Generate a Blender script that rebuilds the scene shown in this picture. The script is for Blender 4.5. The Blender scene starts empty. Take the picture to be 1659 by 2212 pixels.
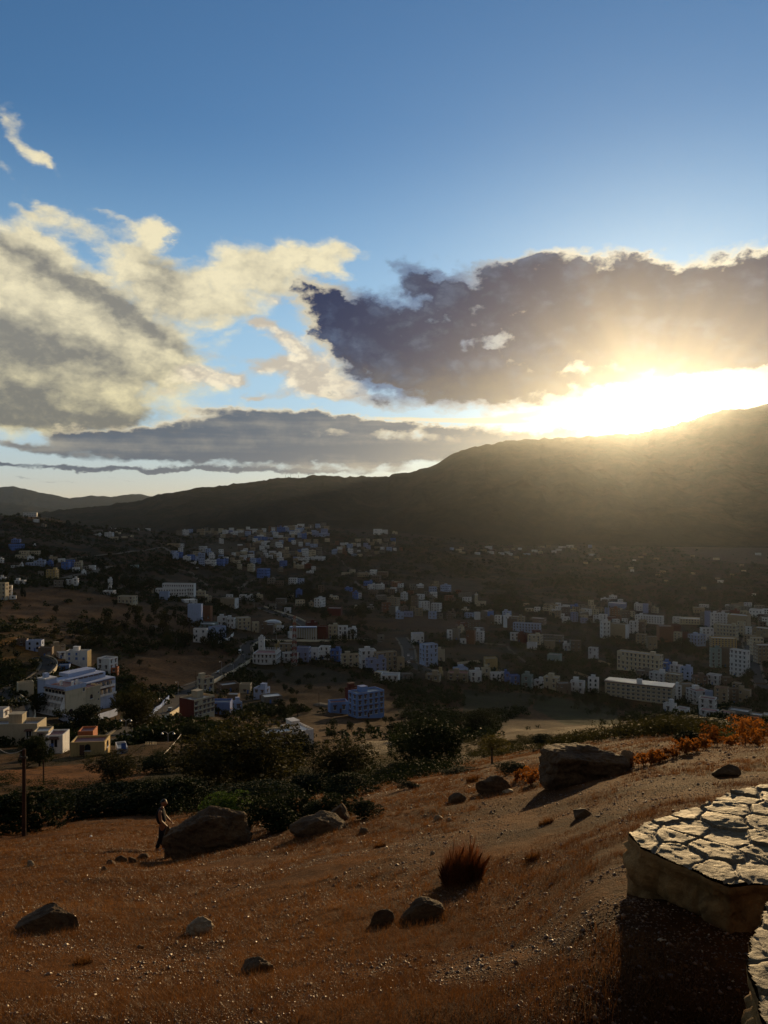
import bpy, bmesh, math, random
import numpy as np
from mathutils import Vector, Matrix, noise as mnoise

SC = bpy.context.scene
COL = SC.collection
R = math.radians
F = 1662.0            # focal length in units where the picture is 1659 wide, 2212 high
CU, CV = 829.5, 1106.0

# ------------------------------------------------------------------ camera
cam_d = bpy.data.cameras.new("camera")
cam = bpy.data.objects.new("camera", cam_d)
COL.objects.link(cam)
cam.location = (0, 0, 0)
cam.rotation_euler = (R(90), 0, 0)
cam_d.sensor_fit = 'VERTICAL'
cam_d.sensor_height = 24.0
cam_d.lens = 24.0 * F / 2212.0
cam_d.clip_start = 0.1
cam_d.clip_end = 60000
SC.camera = cam

SC.view_settings.view_transform = 'Standard'
SC.view_settings.look = 'None'
SC.view_settings.gamma = 1
SC.view_settings.exposure = 0.0
SC.render.engine = 'CYCLES'
SC.cycles.max_bounces = 5
SC.cycles.diffuse_bounces = 2
SC.cycles.glossy_bounces = 2
SC.cycles.transmission_bounces = 2
SC.cycles.transparent_max_bounces = 4
SC.cycles.volume_bounces = 0
SC.cycles.volume_step_rate = 1.0
SC.cycles.use_denoising = True

def azel(u, v):
    "direction of a point of the picture, as azimuth and elevation in degrees"
    dx, dz = (u - CU) / F, (CV - v) / F
    return math.degrees(math.atan2(dx, 1)), math.degrees(math.atan2(dz, math.hypot(dx, 1)))

# ------------------------------------------------------------------ sun
SUN_AZ, SUN_EL = azel(1412, 870)
SUN_EL = 6.75
sd = bpy.data.lights.new("sun", 'SUN')
sun = bpy.data.objects.new("sun", sd)
COL.objects.link(sun)
sd.energy = 4.9
sd.angle = R(0.55)
sd.color = (1.0, 0.68, 0.33)
_sdir = Vector((math.sin(R(SUN_AZ)) * math.cos(R(SUN_EL)), math.cos(R(SUN_AZ)) * math.cos(R(SUN_EL)), math.sin(R(SUN_EL))))
sun.rotation_euler = _sdir.to_track_quat('Z', 'Y').to_euler()

# ------------------------------------------------------------------ node helpers
class V:
    "a socket with arithmetic"
    def __init__(s, nt, sock): s.nt, s.s = nt, sock
    def _m(s, op, b=None, c=None, clamp=False):
        n = s.nt.nodes.new('ShaderNodeMath'); n.operation = op; n.use_clamp = clamp
        for i, x in enumerate((s, b, c)):
            if x is None: continue
            if isinstance(x, V): s.nt.links.new(x.s, n.inputs[i])
            else: n.inputs[i].default_value = x
        return V(s.nt, n.outputs[0])
    def __add__(s, b): return s._m('ADD', b)
    __radd__ = __add__
    def __sub__(s, b): return s._m('SUBTRACT', b)
    def __rsub__(s, b): return (s * -1.0)._m('ADD', b)
    def __mul__(s, b): return s._m('MULTIPLY', b)
    __rmul__ = __mul__
    def __truediv__(s, b): return s._m('DIVIDE', b)
    def sat(s): return s._m('ADD', 0.0, clamp=True)
    def exp(s): return s._m('EXPONENT')
    def pow(s, b): return s._m('POWER', b)
    def max(s, b): return s._m('MAXIMUM', b)
    def min(s, b): return s._m('MINIMUM', b)
    def smooth(s, a, b):
        n = s.nt.nodes.new('ShaderNodeMapRange'); n.interpolation_type = 'SMOOTHSTEP'
        s.nt.links.new(s.s, n.inputs[0]); n.inputs[1].default_value = a; n.inputs[2].default_value = b
        return V(s.nt, n.outputs[0])
def vdot(nt, sock, vec):
    n = nt.nodes.new('ShaderNodeVectorMath'); n.operation = 'DOT_PRODUCT'
    nt.links.new(sock, n.inputs[0]); n.inputs[1].default_value = vec
    return V(nt, n.outputs['Value'])
def vcomb(nt, x, y, z):
    n = nt.nodes.new('ShaderNodeCombineXYZ')
    for i, a in enumerate((x, y, z)):
        if isinstance(a, V): nt.links.new(a.s, n.inputs[i])
        else: n.inputs[i].default_value = a
    return n.outputs[0]
def nnoise(nt, vec, scale, detail=5, rough=0.55, dist=0.0, w=None, col=False):
    n = nt.nodes.new('ShaderNodeTexNoise')
    if w is not None:
        n.noise_dimensions = '4D'; n.inputs['W'].default_value = w
    if vec is not None: nt.links.new(vec, n.inputs['Vector'])
    n.inputs['Scale'].default_value = scale; n.inputs['Detail'].default_value = detail
    n.inputs['Roughness'].default_value = rough; n.inputs['Distortion'].default_value = dist
    return n.outputs['Color'] if col else V(nt, n.outputs[0])
def nmix(nt, f, a, b, mode='MIX'):
    n = nt.nodes.new('ShaderNodeMix'); n.data_type = 'RGBA'; n.blend_type = mode
    if isinstance(f, V): nt.links.new(f.s, n.inputs[0])
    else: n.inputs[0].default_value = f
    for k, c in ((6, a), (7, b)):
        if isinstance(c, tuple): n.inputs[k].default_value = (c[0], c[1], c[2], 1)
        else: nt.links.new(c, n.inputs[k])
    return n.outputs[2]
def nramp(nt, f, stops):
    n = nt.nodes.new('ShaderNodeValToRGB')
    el = n.color_ramp.elements
    while len(el) < len(stops): el.new(0.5)
    for e, (p, c) in zip(el, stops):
        e.position = p; e.color = (c[0], c[1], c[2], 1)
    nt.links.new(f.s, n.inputs[0])
    return n.outputs[0]
# ------------------------------------------------------------------ sky: Nishita sky with clouds mixed in by direction
world = bpy.data.worlds.new("World")
SC.world = world
world.use_nodes = True
SKY_TINT = (0.86, 1.20, 1.50)
def build_sky():
    nt = world.node_tree
    for n in list(nt.nodes): nt.nodes.remove(n)
    out = nt.nodes.new('ShaderNodeOutputWorld')
    bg = nt.nodes.new('ShaderNodeBackground')
    nt.links.new(bg.outputs[0], out.inputs[0])
    S = 0.10
    bg.inputs[1].default_value = S
    sky = nt.nodes.new('ShaderNodeTexSky'); sky.sky_type = 'NISHITA'
    sky.sun_disc = False
    sky.sun_elevation = R(SUN_EL); sky.sun_rotation = R(SUN_AZ)
    sky.altitude = 500; sky.air_density = 1.1; sky.dust_density = 0.6; sky.ozone_density = 2.5
    tc = nt.nodes.new('ShaderNodeTexCoord')
    D = tc.outputs['Generated']
    sep = nt.nodes.new('ShaderNodeSeparateXYZ'); nt.links.new(D, sep.inputs[0])
    x, y, z = (V(nt, sep.outputs[i]) for i in range(3))
    az = x._m('ARCTAN2', y) * 57.2958
    el = z.max(-1)._m('ARCSINE') * 57.2958
    P0 = vcomb(nt, az, el, 1.0)
    def warp(src, sx, sy, scale, ax, ay, seed, det=5, rough=.6):
        wc = nnoise(nt, vcomb(nt, az * sx, el * sy, seed), scale, det, rough, col=True)
        ws = nt.nodes.new('ShaderNodeVectorMath'); ws.operation = 'MULTIPLY_ADD'
        nt.links.new(wc, ws.inputs[0]); ws.inputs[1].default_value = (ax * 2, ay * 2, 0); ws.inputs[2].default_value = (-ax, -ay, 0)
        wa = nt.nodes.new('ShaderNodeVectorMath'); wa.operation = 'ADD'
        nt.links.new(ws.outputs[0], wa.inputs[0]); nt.links.new(src, wa.inputs[1])
        return wa.outputs[0]
    P = warp(P0, .16, .30, 1.0, 2.4, 1.3, 12.1, 6, .65)
    def blob(u, v, ru, rv, ang=0, src=None, amp=1.0):
        a, e = azel(u, v)
        sx, sy = ru / 29.0 , rv / 29.0
        c, s = math.cos(R(ang)), math.sin(R(-ang))
        e1 = (c / sx, s / sx); e2 = (-s / sy, c / sy)
        A = vdot(nt, src or P, (e1[0], e1[1], -(e1[0] * a + e1[1] * e)))
        B = vdot(nt, src or P, (e2[0], e2[1], -(e2[0] * a + e2[1] * e)))
        g = (A * A + B * B) * -0.9
        return g.exp() * amp if amp != 1.0 else g.exp()
    def total(L, src=None):
        t = None
        for b in L:
            g = blob(*b[:5], src=src, amp=b[5] if len(b) > 5 else 1.0)
            t = g if t is None else t + g
        return t
    def vor(sx, sy, seed, detail=2.0, src=None):
        n = nt.nodes.new('ShaderNodeTexVoronoi'); n.feature = 'SMOOTH_F1'; n.inputs['Smoothness'].default_value = .35
        n.voronoi_dimensions = '2D'
        n.inputs['Detail'].default_value = detail; n.inputs['Roughness'].default_value = .55; n.inputs['Scale'].default_value = 1.0
        m = nt.nodes.new('ShaderNodeVectorMath'); m.operation = 'MULTIPLY_ADD'
        nt.links.new(src or P, m.inputs[0]); m.inputs[1].default_value = (sx, sy, 0); m.inputs[2].default_value = (seed, seed * 1.7, 0)
        nt.links.new(m.outputs[0], n.inputs['Vector'])
        return V(nt, n.outputs['Distance'])
    cs = vdot(nt, D, tuple(_sdir))
    glow = (cs - 1.0)
    g1 = (glow * 420.0).exp()
    g2 = (glow * 75.0).exp()
    g3 = (glow * 3000.0).exp()
    big = nnoise(nt, vcomb(nt, az * 0.16, el * 0.34, 0.0), 1.0, 5, 0.55, w=1.3)
    fine = nnoise(nt, vcomb(nt, az * 0.55, el * 0.8, 2.0), 1.0, 7, 0.62, w=4.1)
    puff = (0.45 - vor(.42, .62, 3.1)) * 1.0            # cauliflower lumps
    streak = nnoise(nt, vcomb(nt, az * 0.045 - el * 0.035, az * 0.10 + el * 0.27, 1.0), 1.0, 4, 0.5, w=7.7)
    flat = nnoise(nt, vcomb(nt, az * 0.05, el * 0.75, 5.0), 1.0, 5, 0.55, w=2.2)
    n0 = (big - 0.5) * 1.0 + (fine - 0.5) * 0.6
    # --- left cream cloud masses
    C1 = total([(-20, 600, 210, 90, 14), (120, 640, 210, 70, 18, .95), (150, 740, 270, 80, 12, 1.0), (-60, 820, 330, 90, 3, 1.0), (330, 745, 95, 44, 12, .9), (110, 860, 170, 34, 4, .9), (60, 900, 200, 20, 3, .8),
                (70, 505, 60, 26, 30, .6), (150, 480, 75, 22, 20, .75), (300, 570, 75, 50, 30, .85), (335, 505, 34, 24, 20, .95), (400, 640, 110, 50, 28, .8), (500, 570, 75, 34, -10, .85), (600, 575, 80, 44, -10, .95), (690, 560, 60, 34, 10, .8),
                (500, 660, 80, 30, 20, .75), (560, 630, 80, 40, 0, .6), (40, 300, 55, 20, 38, .85), (108, 345, 34, 15, 20, .7), (0, 360, 26, 18, 20, .6), (95, 437, 14, 14, 0, .5), (60, 455, 40, 10, 20, .5), (235, 462, 44, 7, 14, .4), (755, 548, 38, 26, 0, .75), (745, 600, 50, 20, 20, .4)])
    c1 = C1 + (big - .5) * .8 + (fine - .5) * 0.75 + puff * 0.40
    m1 = c1.smooth(0.22, 0.95)
    # --- small puffs
    C2 = total([(568, 790, 38, 20), (430, 818, 62, 26), (505, 822, 32, 14), (545, 855, 36, 10), (550, 697, 45, 16), (610, 735, 60, 18, 30, .9), (640, 790, 60, 24, 20, .7),
                (690, 815, 90, 26, 15, .9), (600, 645, 50, 20, 0, .7), (760, 850, 110, 26, 12, .9), (620, 850, 50, 14, 0, .7), (700, 760, 70, 30, 30, .7), (480, 770, 50, 14, 10, .6), (350, 850, 60, 12, 4, .6), (480, 560, 30, 20, 0, .4)], src=P)
    m2 = (C2 + (fine - .5) * 0.9 + puff * 0.35).smooth(0.25, 0.95)
    # --- low band of grey cloud
    C3 = total([(300, 955, 170, 26, 5, 1.1), (500, 958, 250, 34, 0, 1.15), (820, 970, 380, 32, 0, 1.15), (560, 900, 150, 26, -1, .95), (640, 920, 200, 14, 0, .7), (420, 885, 70, 12, 0, .6), (180, 935, 50, 8, 0, .7), (720, 905, 130, 16, 4, .7),
                (60, 960, 110, 8, 8, .7), (60, 1003, 260, 8, 0, .7), (450, 1012, 380, 6, 0, .75), (150, 1030, 300, 4, 0, .6), (1250, 955, 300, 24, -2, .95), (950, 925, 160, 14, 4, .8)])
    c3 = C3 + (flat - 0.5) * 1.0 + (fine - 0.5) * 0.7 + puff * .35
    m3 = c3.smooth(0.34, 0.86)
    # --- the big dark cloud on the right
    C4 = total([(1130, 700, 250, 90, 0), (900, 730, 200, 62, 18), (1290, 650, 180, 84, 0), (1200, 590, 60, 44, 0, .9), (1100, 600, 60, 34, 0, .8), (1010, 640, 80, 40, 0, .8), (900, 800, 190, 50, 22, .9),
                (1080, 835, 280, 36, 5, .95), (690, 640, 90, 32, 18, .85), (880, 590, 60, 24, 20, .75), (920, 620, 50, 24, 0, .6), (740, 700, 80, 44, 30, .8),
                (1560, 700, 190, 90, 0), (1720, 700, 160, 110, 0), (1420, 755, 250, 50, -6), (1800, 650, 200, 120), (760, 760, 80, 40, 40, .7), (1600, 600, 90, 34, 0, .7), (1370, 585, 60, 34, 0, .7), (1480, 600, 50, 16, 0, .4), (1460, 810, 150, 22, -12, .8), (820, 870, 150, 22, 8, .6)])
    c4 = C4 + (big - .5) * .7 + (fine - .5) * 0.85 + puff * 0.40
    m4 = c4.smooth(0.30, 0.84)
    edge4 = (c4 + (fine - .5) * .9 + puff * .4).smooth(0.58, 1.05)       # 0 at the rim, 1 inside
    # --- gap below the dark cloud
    C5 = total([(1295, 880, 48, 40, 0), (1400, 885, 90, 46, -6), (1500, 855, 80, 38, -10), (1590, 830, 70, 22, -4), (1660, 850, 70, 26, 0, .9), (1190, 891, 140, 8, -4, .9), (970, 908, 200, 5, 2, .9)], src=P0)
    gap = (C5 + (flat - 0.5) * 0.6 + (fine - 0.5) * 0.9).smooth(0.30, 0.72)
    k = 1.0 / S
    def c(r, g, b): return (r * k, g * k, b * k)
    base = nmix(nt, 1.0, sky.outputs[0], SKY_TINT, 'MULTIPLY')
    # thin high veil makes the lower blue paler
    base = nmix(nt, el.smooth(27.0, 5.0) * 0.75, base, c(.42, .66, .86))
    # cream: lit part and broad shaded streaks
    dark1 = total([(60, 740, 240, 34, 12), (300, 690, 160, 22, 22, .6), (90, 893, 260, 24, 2, 1.7), (0, 770, 190, 30, 8, .7), (-20, 840, 150, 30, 0, .6), (370, 590, 60, 50, 50, .9), (230, 650, 200, 20, 24, .7), (40, 560, 140, 26, 22, .8), (640, 640, 120, 20, 20, .7), (-30, 690, 150, 30, 10, .7)])
    lit = ((streak - .5) * 1.8 + (fine - .5) * 0.7 + (big - .5) * .9 + puff * .5 + 1.0 - dark1 * 0.8)
    lit = (lit + m1._m('SUBTRACT', 1.0) * -0.5).smooth(-0.40, 1.25)
    lit = (lit + (fine - .5) * .35 + (nnoise(nt, vcomb(nt, az * 1.3, el * 1.9, 4.0), 1.0, 5, .65, w=6.6) - .5) * .55).sat()
    warm = el.smooth(5.0, 14.0)
    cream = nmix(nt, lit, c(.24, .225, .19), c(.90, .80, .53))
    cream = nmix(nt, (1.0 - warm) * 0.8, cream, nmix(nt, lit, c(.17, .16, .13), c(.90, .78, .42)))
    puffc = nmix(nt, ((fine - .5) * 1.2 + (big -.5) * 0.6 + puff * .8 + m2 * .25).smooth(-.25, .35), c(.56, .49, .39), c(.95, .84, .62))
    hz = (el * -0.30).exp()
    base = nmix(nt, (hz * 0.9).sat(), base, c(.78, .60, .34))
    col = nmix(nt, m1 * 0.96, base, cream)
    col = nmix(nt, m2 * .95, col, puffc)
    lit3 = ((flat - .5) * 2.0 + (fine - .5) * 0.8).smooth(-0.1, 0.7)
    top3 = c3.smooth(1.05, 0.62) * el.smooth(4.2, 6.4)
    band = nmix(nt, (lit3 * 0.35 + top3 * 0.9).sat(), c(.065, .085, .125), c(.85, .72, .48))
    band = nmix(nt, az.smooth(4.0, 18.0) * .7, band, c(.30, .26, .20))
    col = nmix(nt, m3 * 0.93, col, band)
    slate = nmix(nt, ((fine - .5) * 1.6 + (big - .5) * 1.6 + puff * .8).smooth(-.4, .7), c(.002, .018, .080), c(.070, .115, .21))
    base4 = nmix(nt, (el + (fine - .5) * 6.0).smooth(12.0, 6.5), slate, c(.12, .11, .105))
    rim = nmix(nt, (az.smooth(4.0, 14.0)), c(.12, .20, .34), c(.92, .84, .64))
    rim = nmix(nt, (az.smooth(-1.0, -5.0) + el.smooth(9.0, 6.5)).sat(), rim, c(.62, .56, .42))
    dark = nmix(nt, edge4, rim, base4)
    rays = nnoise(nt, vcomb(nt, (az - SUN_AZ)._m('ARCTAN2', el - (SUN_EL - 1)) * 1.6, 0.0, 0.0), 1.0, 3, .5, w=3.0)
    dark = nmix(nt, (g2 * ((rays - .36) * 3.4).sat() * .9).sat(), dark, c(.42, .32, .22))
    col = nmix(nt, m4, col, dark)
    def add(cc, f, rgb):
        n = nt.nodes.new('ShaderNodeMix'); n.data_type = 'RGBA'; n.blend_type = 'ADD'; n.clamp_result = False
        nt.links.new(f.s, n.inputs[0]); nt.links.new(cc, n.inputs[6]); n.inputs[7].default_value = (*rgb, 1)
        return n.outputs[2]
    near = ((glow * 330.0).exp() * 1.6).sat()
    col = nmix(nt, gap * 0.95, col, nmix(nt, near, c(.80, .72, .52), c(3.2, 2.9, 2.2)))
    col = add(col, g1.sat(), c(.16, .11, .06))
    col = add(col, (g3 * 1.0).sat(), c(10, 9, 7))
    # unseen dull cloud sheet, added overhead and behind the camera to cut blue skylight
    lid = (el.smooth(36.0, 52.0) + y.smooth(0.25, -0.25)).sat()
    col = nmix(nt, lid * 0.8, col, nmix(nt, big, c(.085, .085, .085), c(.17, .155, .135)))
    col = nmix(nt, z.smooth(-0.01, -0.08), col, c(.03, .025, .02))
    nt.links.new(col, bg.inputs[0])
build_sky()
world.cycles.sampling_method = 'MANUAL'; world.cycles.sample_map_resolution = 1024
# ------------------------------------------------------------------ object bookkeeping
def tag(o, label=None, cat=None, group=None, kind=None):
    if label: o['label'] = label
    if cat: o['category'] = cat
    if group: o['group'] = group
    if kind: o['kind'] = kind
    return o
def link_mesh(name, me, parent=None, mat=None):
    o = bpy.data.objects.new(name, me)
    COL.objects.link(o)
    if parent is not None: o.parent = parent
    if mat is not None:
        for m in (mat if isinstance(mat, (list, tuple)) else [mat]): me.materials.append(m)
    return o
def empty(name, loc, rz=0.0):
    o = bpy.data.objects.new(name, None); COL.objects.link(o)
    o.location = loc; o.rotation_euler = (0, 0, rz); o.empty_display_size = 0.2
    return o
def np_mesh(name, verts, faces, smooth=False):
    "faces: array (n, k) of one polygon size"
    me = bpy.data.meshes.new(name)
    verts = np.asarray(verts, dtype=np.float32); faces = np.asarray(faces, dtype=np.int32)
    n, k = faces.shape
    me.vertices.add(len(verts)); me.vertices.foreach_set('co', verts.ravel())
    me.loops.add(n * k); me.loops.foreach_set('vertex_index', faces.ravel())
    me.polygons.add(n)
    me.polygons.foreach_set('loop_start', np.arange(0, n * k, k, dtype=np.int32))
    me.polygons.foreach_set('loop_total', np.full(n, k, dtype=np.int32))
    if smooth: me.polygons.foreach_set('use_smooth', np.ones(n, dtype=bool))
    me.update(calc_edges=True)
    return me
def vcol(me, name, cols):
    a = me.color_attributes.new(name, 'FLOAT_COLOR', 'POINT')
    c = np.ones((len(me.vertices), 4), dtype=np.float32); c[:, :3] = cols
    a.data.foreach_set('color', c.ravel())
def fbm(x, y, seed=0, octs=5, rough=.5):
    "value noise, vectorised"
    x = np.asarray(x, dtype=np.float64); y = np.asarray(y, dtype=np.float64)
    tot = np.zeros(np.broadcast(x, y).shape); amp = 1.0; norm = 0
    for o in range(octs):
        xi = np.floor(x).astype(np.int64); yi = np.floor(y).astype(np.int64)
        fx = x - xi; fy = y - yi
        fx = fx * fx * (3 - 2 * fx); fy = fy * fy * (3 - 2 * fy)
        def h(a, b):
            n = (a * 374761393 + b * 668265263 + (seed + o) * 1274126177) & 0xffffffff
            n = ((n ^ (n >> 13)) * 1103515245) & 0xffffffff
            n = ((n ^ (n >> 16)) * 69069) & 0xffffffff
            return ((n ^ (n >> 15)) & 0xffffff) / float(0xffffff)
        v = (h(xi, yi) * (1 - fx) + h(xi + 1, yi) * fx) * (1 - fy) + (h(xi, yi + 1) * (1 - fx) + h(xi + 1, yi + 1) * fx) * fy
        tot += v * amp; norm += amp; amp *= rough; x = x * 2.03 + 11.3; y = y * 2.03 + 5.7
    return tot / norm
rng = np.random.default_rng(7)
rnd = random.Random(11)

# ------------------------------------------------------------------ the land as one height field
LAND = {
 -500: [(2212,4.2),(1960,10),(1838,27),(1800,45),(1760,60),(1690,80),(1640,110),(1580,160),(1500,200),(1440,250),(1390,290),(1340,330),(1300,420),(1270,480),(1230,560),(1180,750),(1130,900),(1098,1050),(1125,1300),(1150,2000),(1160,3000)],
 0: [(2212,4.1),(1954,10),(1838,27),(1800,45),(1760,60),(1700,80),(1655,110),(1610,150),(1560,190),(1500,235),(1440,275),(1392,305),(1350,330),(1322,400),(1296,480),(1250,580),(1200,750),(1150,900),(1112,1050),(1125,1300),(1150,2000),(1160,3000)],
 100: [(2212,4.05),(1945,10.5),(1833,25),(1800,38),(1765,52),(1720,70),(1670,95),(1620,135),(1570,185),(1510,235),(1440,285),(1400,310),(1372,345),(1330,410),(1296,490),(1255,590),(1205,760),(1160,900),(1111,1060),(1130,1300),(1150,2000),(1162,3000)],
 200: [(2212,4.0),(1935,11),(1830,24),(1800,33),(1770,45),(1740,60),(1690,80),(1640,110),(1600,150),(1560,200),(1500,260),(1420,320),(1370,380),(1315,450),(1285,520),(1250,620),(1210,800),(1170,950),(1137,1100),(1150,1500),(1160,2200),(1162,3000)],
 350: [(2212,3.9),(1905,13),(1840,27),(1797,36),(1760,46),(1720,60),(1680,80),(1640,105),(1600,140),(1560,190),(1500,260),(1440,320),(1380,400),(1320,500),(1290,600),(1250,750),(1200,950),(1165,1100),(1150,1250),(1158,1700),(1162,3000)],
 550: [(2212,3.8),(1900,11.5),(1820,20),(1785,25),(1767,32),(1735,45),(1700,60),(1660,85),(1620,120),(1590,165),(1560,210),(1500,290),(1420,380),(1370,470),(1320,600),(1270,800),(1220,1100),(1180,1300),(1146,1500),(1158,2000),(1165,3000)],
 700: [(2212,3.7),(1885,11),(1800,18),(1762,23),(1748,28),(1720,42),(1680,65),(1640,100),(1610,150),(1580,190),(1540,240),(1480,310),(1400,430),(1330,600),(1270,820),(1220,1100),(1180,1300),(1138,1500),(1150,2000),(1165,3000)],
 850: [(2212,3.6),(1860,11),(1770,18),(1722,24),(1702,30),(1688,45),(1660,75),(1620,120),(1600,160),(1560,220),(1520,270),(1440,370),(1390,460),(1330,620),(1270,850),(1220,1150),(1180,1350),(1146,1550),(1158,2000),(1165,3000)],
 1000: [(2212,3.5),(1840,11),(1730,19),(1680,27),(1662,36),(1650,55),(1630,90),(1600,150),(1560,230),(1520,290),(1440,380),(1380,500),(1320,680),(1260,950),(1210,1300),(1175,1500),(1163,1650),(1172,2200),(1166,3000)],
 1150: [(2212,3.2),(1820,10.5),(1700,19),(1650,28),(1630,40),(1615,60),(1600,100),(1580,160),(1560,230),(1520,310),(1440,400),(1380,520),(1320,700),(1260,1000),(1210,1500),(1190,1900),(1166,3000)],
 1300: [(2212,3.3),(1930,4.8),(1800,8.5),(1690,16),(1650,20),(1620,26),(1595,36),(1590,55),(1585,90),(1575,150),(1560,240),(1540,320),(1440,430),(1380,550),(1320,730),(1260,1050),(1210,1600),(1187,2050),(1166,3000)],
 1450: [(2212,3.6),(1950,4.55),(1750,9),(1650,16),(1600,24),(1570,36),(1567,60),(1565,100),(1560,170),(1550,270),(1530,340),(1440,440),(1380,555),(1320,740),(1260,1080),(1210,1620),(1187,2100),(1166,3000)],
 1659: [(2212,3.7),(1980,4.4),(1800,7.5),(1700,11),(1640,16),(1612,22),(1602,30),(1598,50),(1592,90),(1580,170),(1560,270),(1530,340),(1440,440),(1380,560),(1320,750),(1260,1100),(1210,1650),(1187,2150),(1166,3000)],
 2200: [(2212,3.7),(1980,4.4),(1780,7.5),(1680,11),(1610,16),(1580,22),(1570,30),(1570,50),(1570,90),(1560,170),(1540,270),(1520,340),(1440,440),(1380,560),(1320,750),(1260,1100),(1210,1650),(1187,2150),(1166,3000)],
}
def far_scale(Y):
    "the valley lies deeper and farther than the near slope's scale suggests"
    return np.interp(np.log(Y), [math.log(50), math.log(200)], [1.0, 1.5])
LAND = {u: [(v, Y * float(far_scale(Y))) for v, Y in p] for u, p in LAND.items()}
LU = np.array(sorted(LAND)); LG = np.linspace(math.log(0.4), math.log(21000), 1400)
_prof = []
for u_ in LU:
    pts = LAND[int(u_)]
    Ys = np.array([0.4] + [p[1] for p in pts] + [21000.0])
    z0 = (CV - pts[0][0]) / F * pts[0][1]; z1 = (CV - pts[1][0]) / F * pts[1][1]
    sl = (z1 - z0) / (pts[1][1] - pts[0][1])
    zs = np.array([z0 - sl * (pts[0][1] - 0.4)] + [(CV - p[0]) / F * p[1] for p in pts] + [-160.0])
    t = np.interp(LG, np.log(Ys), zs / Ys)
    # smooth a little along the distance
    kz = np.exp(-0.5 * (np.arange(-24, 25) / 8.0) ** 2); kz /= kz.sum()
    zz = t * np.exp(LG)
    tp = np.pad(zz / np.exp(LG), 24, mode='edge')
    _prof.append(np.convolve(tp, kz, mode='valid'))
_prof = np.array(_prof)
_UG = np.arange(-500, 2201, 10.0)
_T = np.array([np.interp(_UG, LU, _prof[:, j]) for j in range(len(LG))]).T      # (nu, nY)
ku = np.exp(-0.5 * (np.arange(-8, 9) / 4.5) ** 2); ku /= ku.sum()
_Tp = np.pad(_T, ((8, 8), (0, 0)), mode='edge')
_T = sum(ku[i] * _Tp[i:i + len(_UG)] for i in range(17))
def relief(x, y):
    "bumps on top of the drawn profiles, metres"
    d = np.hypot(x, y)
    r = (fbm(x / 3.1, y / 3.1, 3, 4) - .5) * 0.30 * np.clip(d / 12, .3, 1) 
    r = r + (fbm(x / 0.6, y / 0.45, 5, 4, .6) - .5) * 0.075 * (d < 90)
    r = r + (fbm(x / 28., y / 28., 9, 4) - .5) * 5.0 * np.clip((d - 35) / 120, 0, 1) * np.clip(1.6 - d / 900, .5, 1)
    r = r + (fbm(x / 160., y / 160., 13, 4) - .5) * 26.0 * np.clip((d - 500) / 900, 0, 1)* np.clip(1.4 - d / 4000, 0, 1)
    return r
def land_z(x, y):
    x = np.asarray(x, float); y = np.maximum(np.asarray(y, float), 0.4)
    u = np.clip(CU + x / y * F, -500, 2199.9); l = np.clip(np.log(y), LG[0], LG[-1] - 1e-6)
    a = (u + 500) / 10.0; i = np.floor(a).astype(int); fa = a - i; i2 = np.minimum(i + 1, len(_UG) - 1)
    b = (l - LG[0]) / (LG[1] - LG[0]); j = np.floor(b).astype(int); fb = b - j; j2 = np.minimum(j + 1, len(LG) - 1)
    t = (_T[i, j] * (1 - fa) + _T[i2, j] * fa) * (1 - fb) + (_T[i, j2] * (1 - fa) + _T[i2, j2] * fa) * fb
    return t * y + relief(x, y)
_SY = np.exp(np.linspace(math.log(2.0), math.log(8000), 5000))
def hit(u, v, ymin=2.0, ymax=8000):
    "the point of the land seen at (u, v)"
    ys = _SY[(_SY >= ymin) & (_SY <= ymax)]
    xs = (u - CU) / F * ys; zr = (CV - v) / F * ys
    g = land_z(xs, ys) - zr
    k = np.argmax(g > 0)
    if g[k] <= 0: k = np.argmax(g)
    y = ys[k]; x = xs[k]
    return float(x), float(y), float(land_z(x, y))
def gz(x, y): return float(land_z(x, y))

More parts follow.
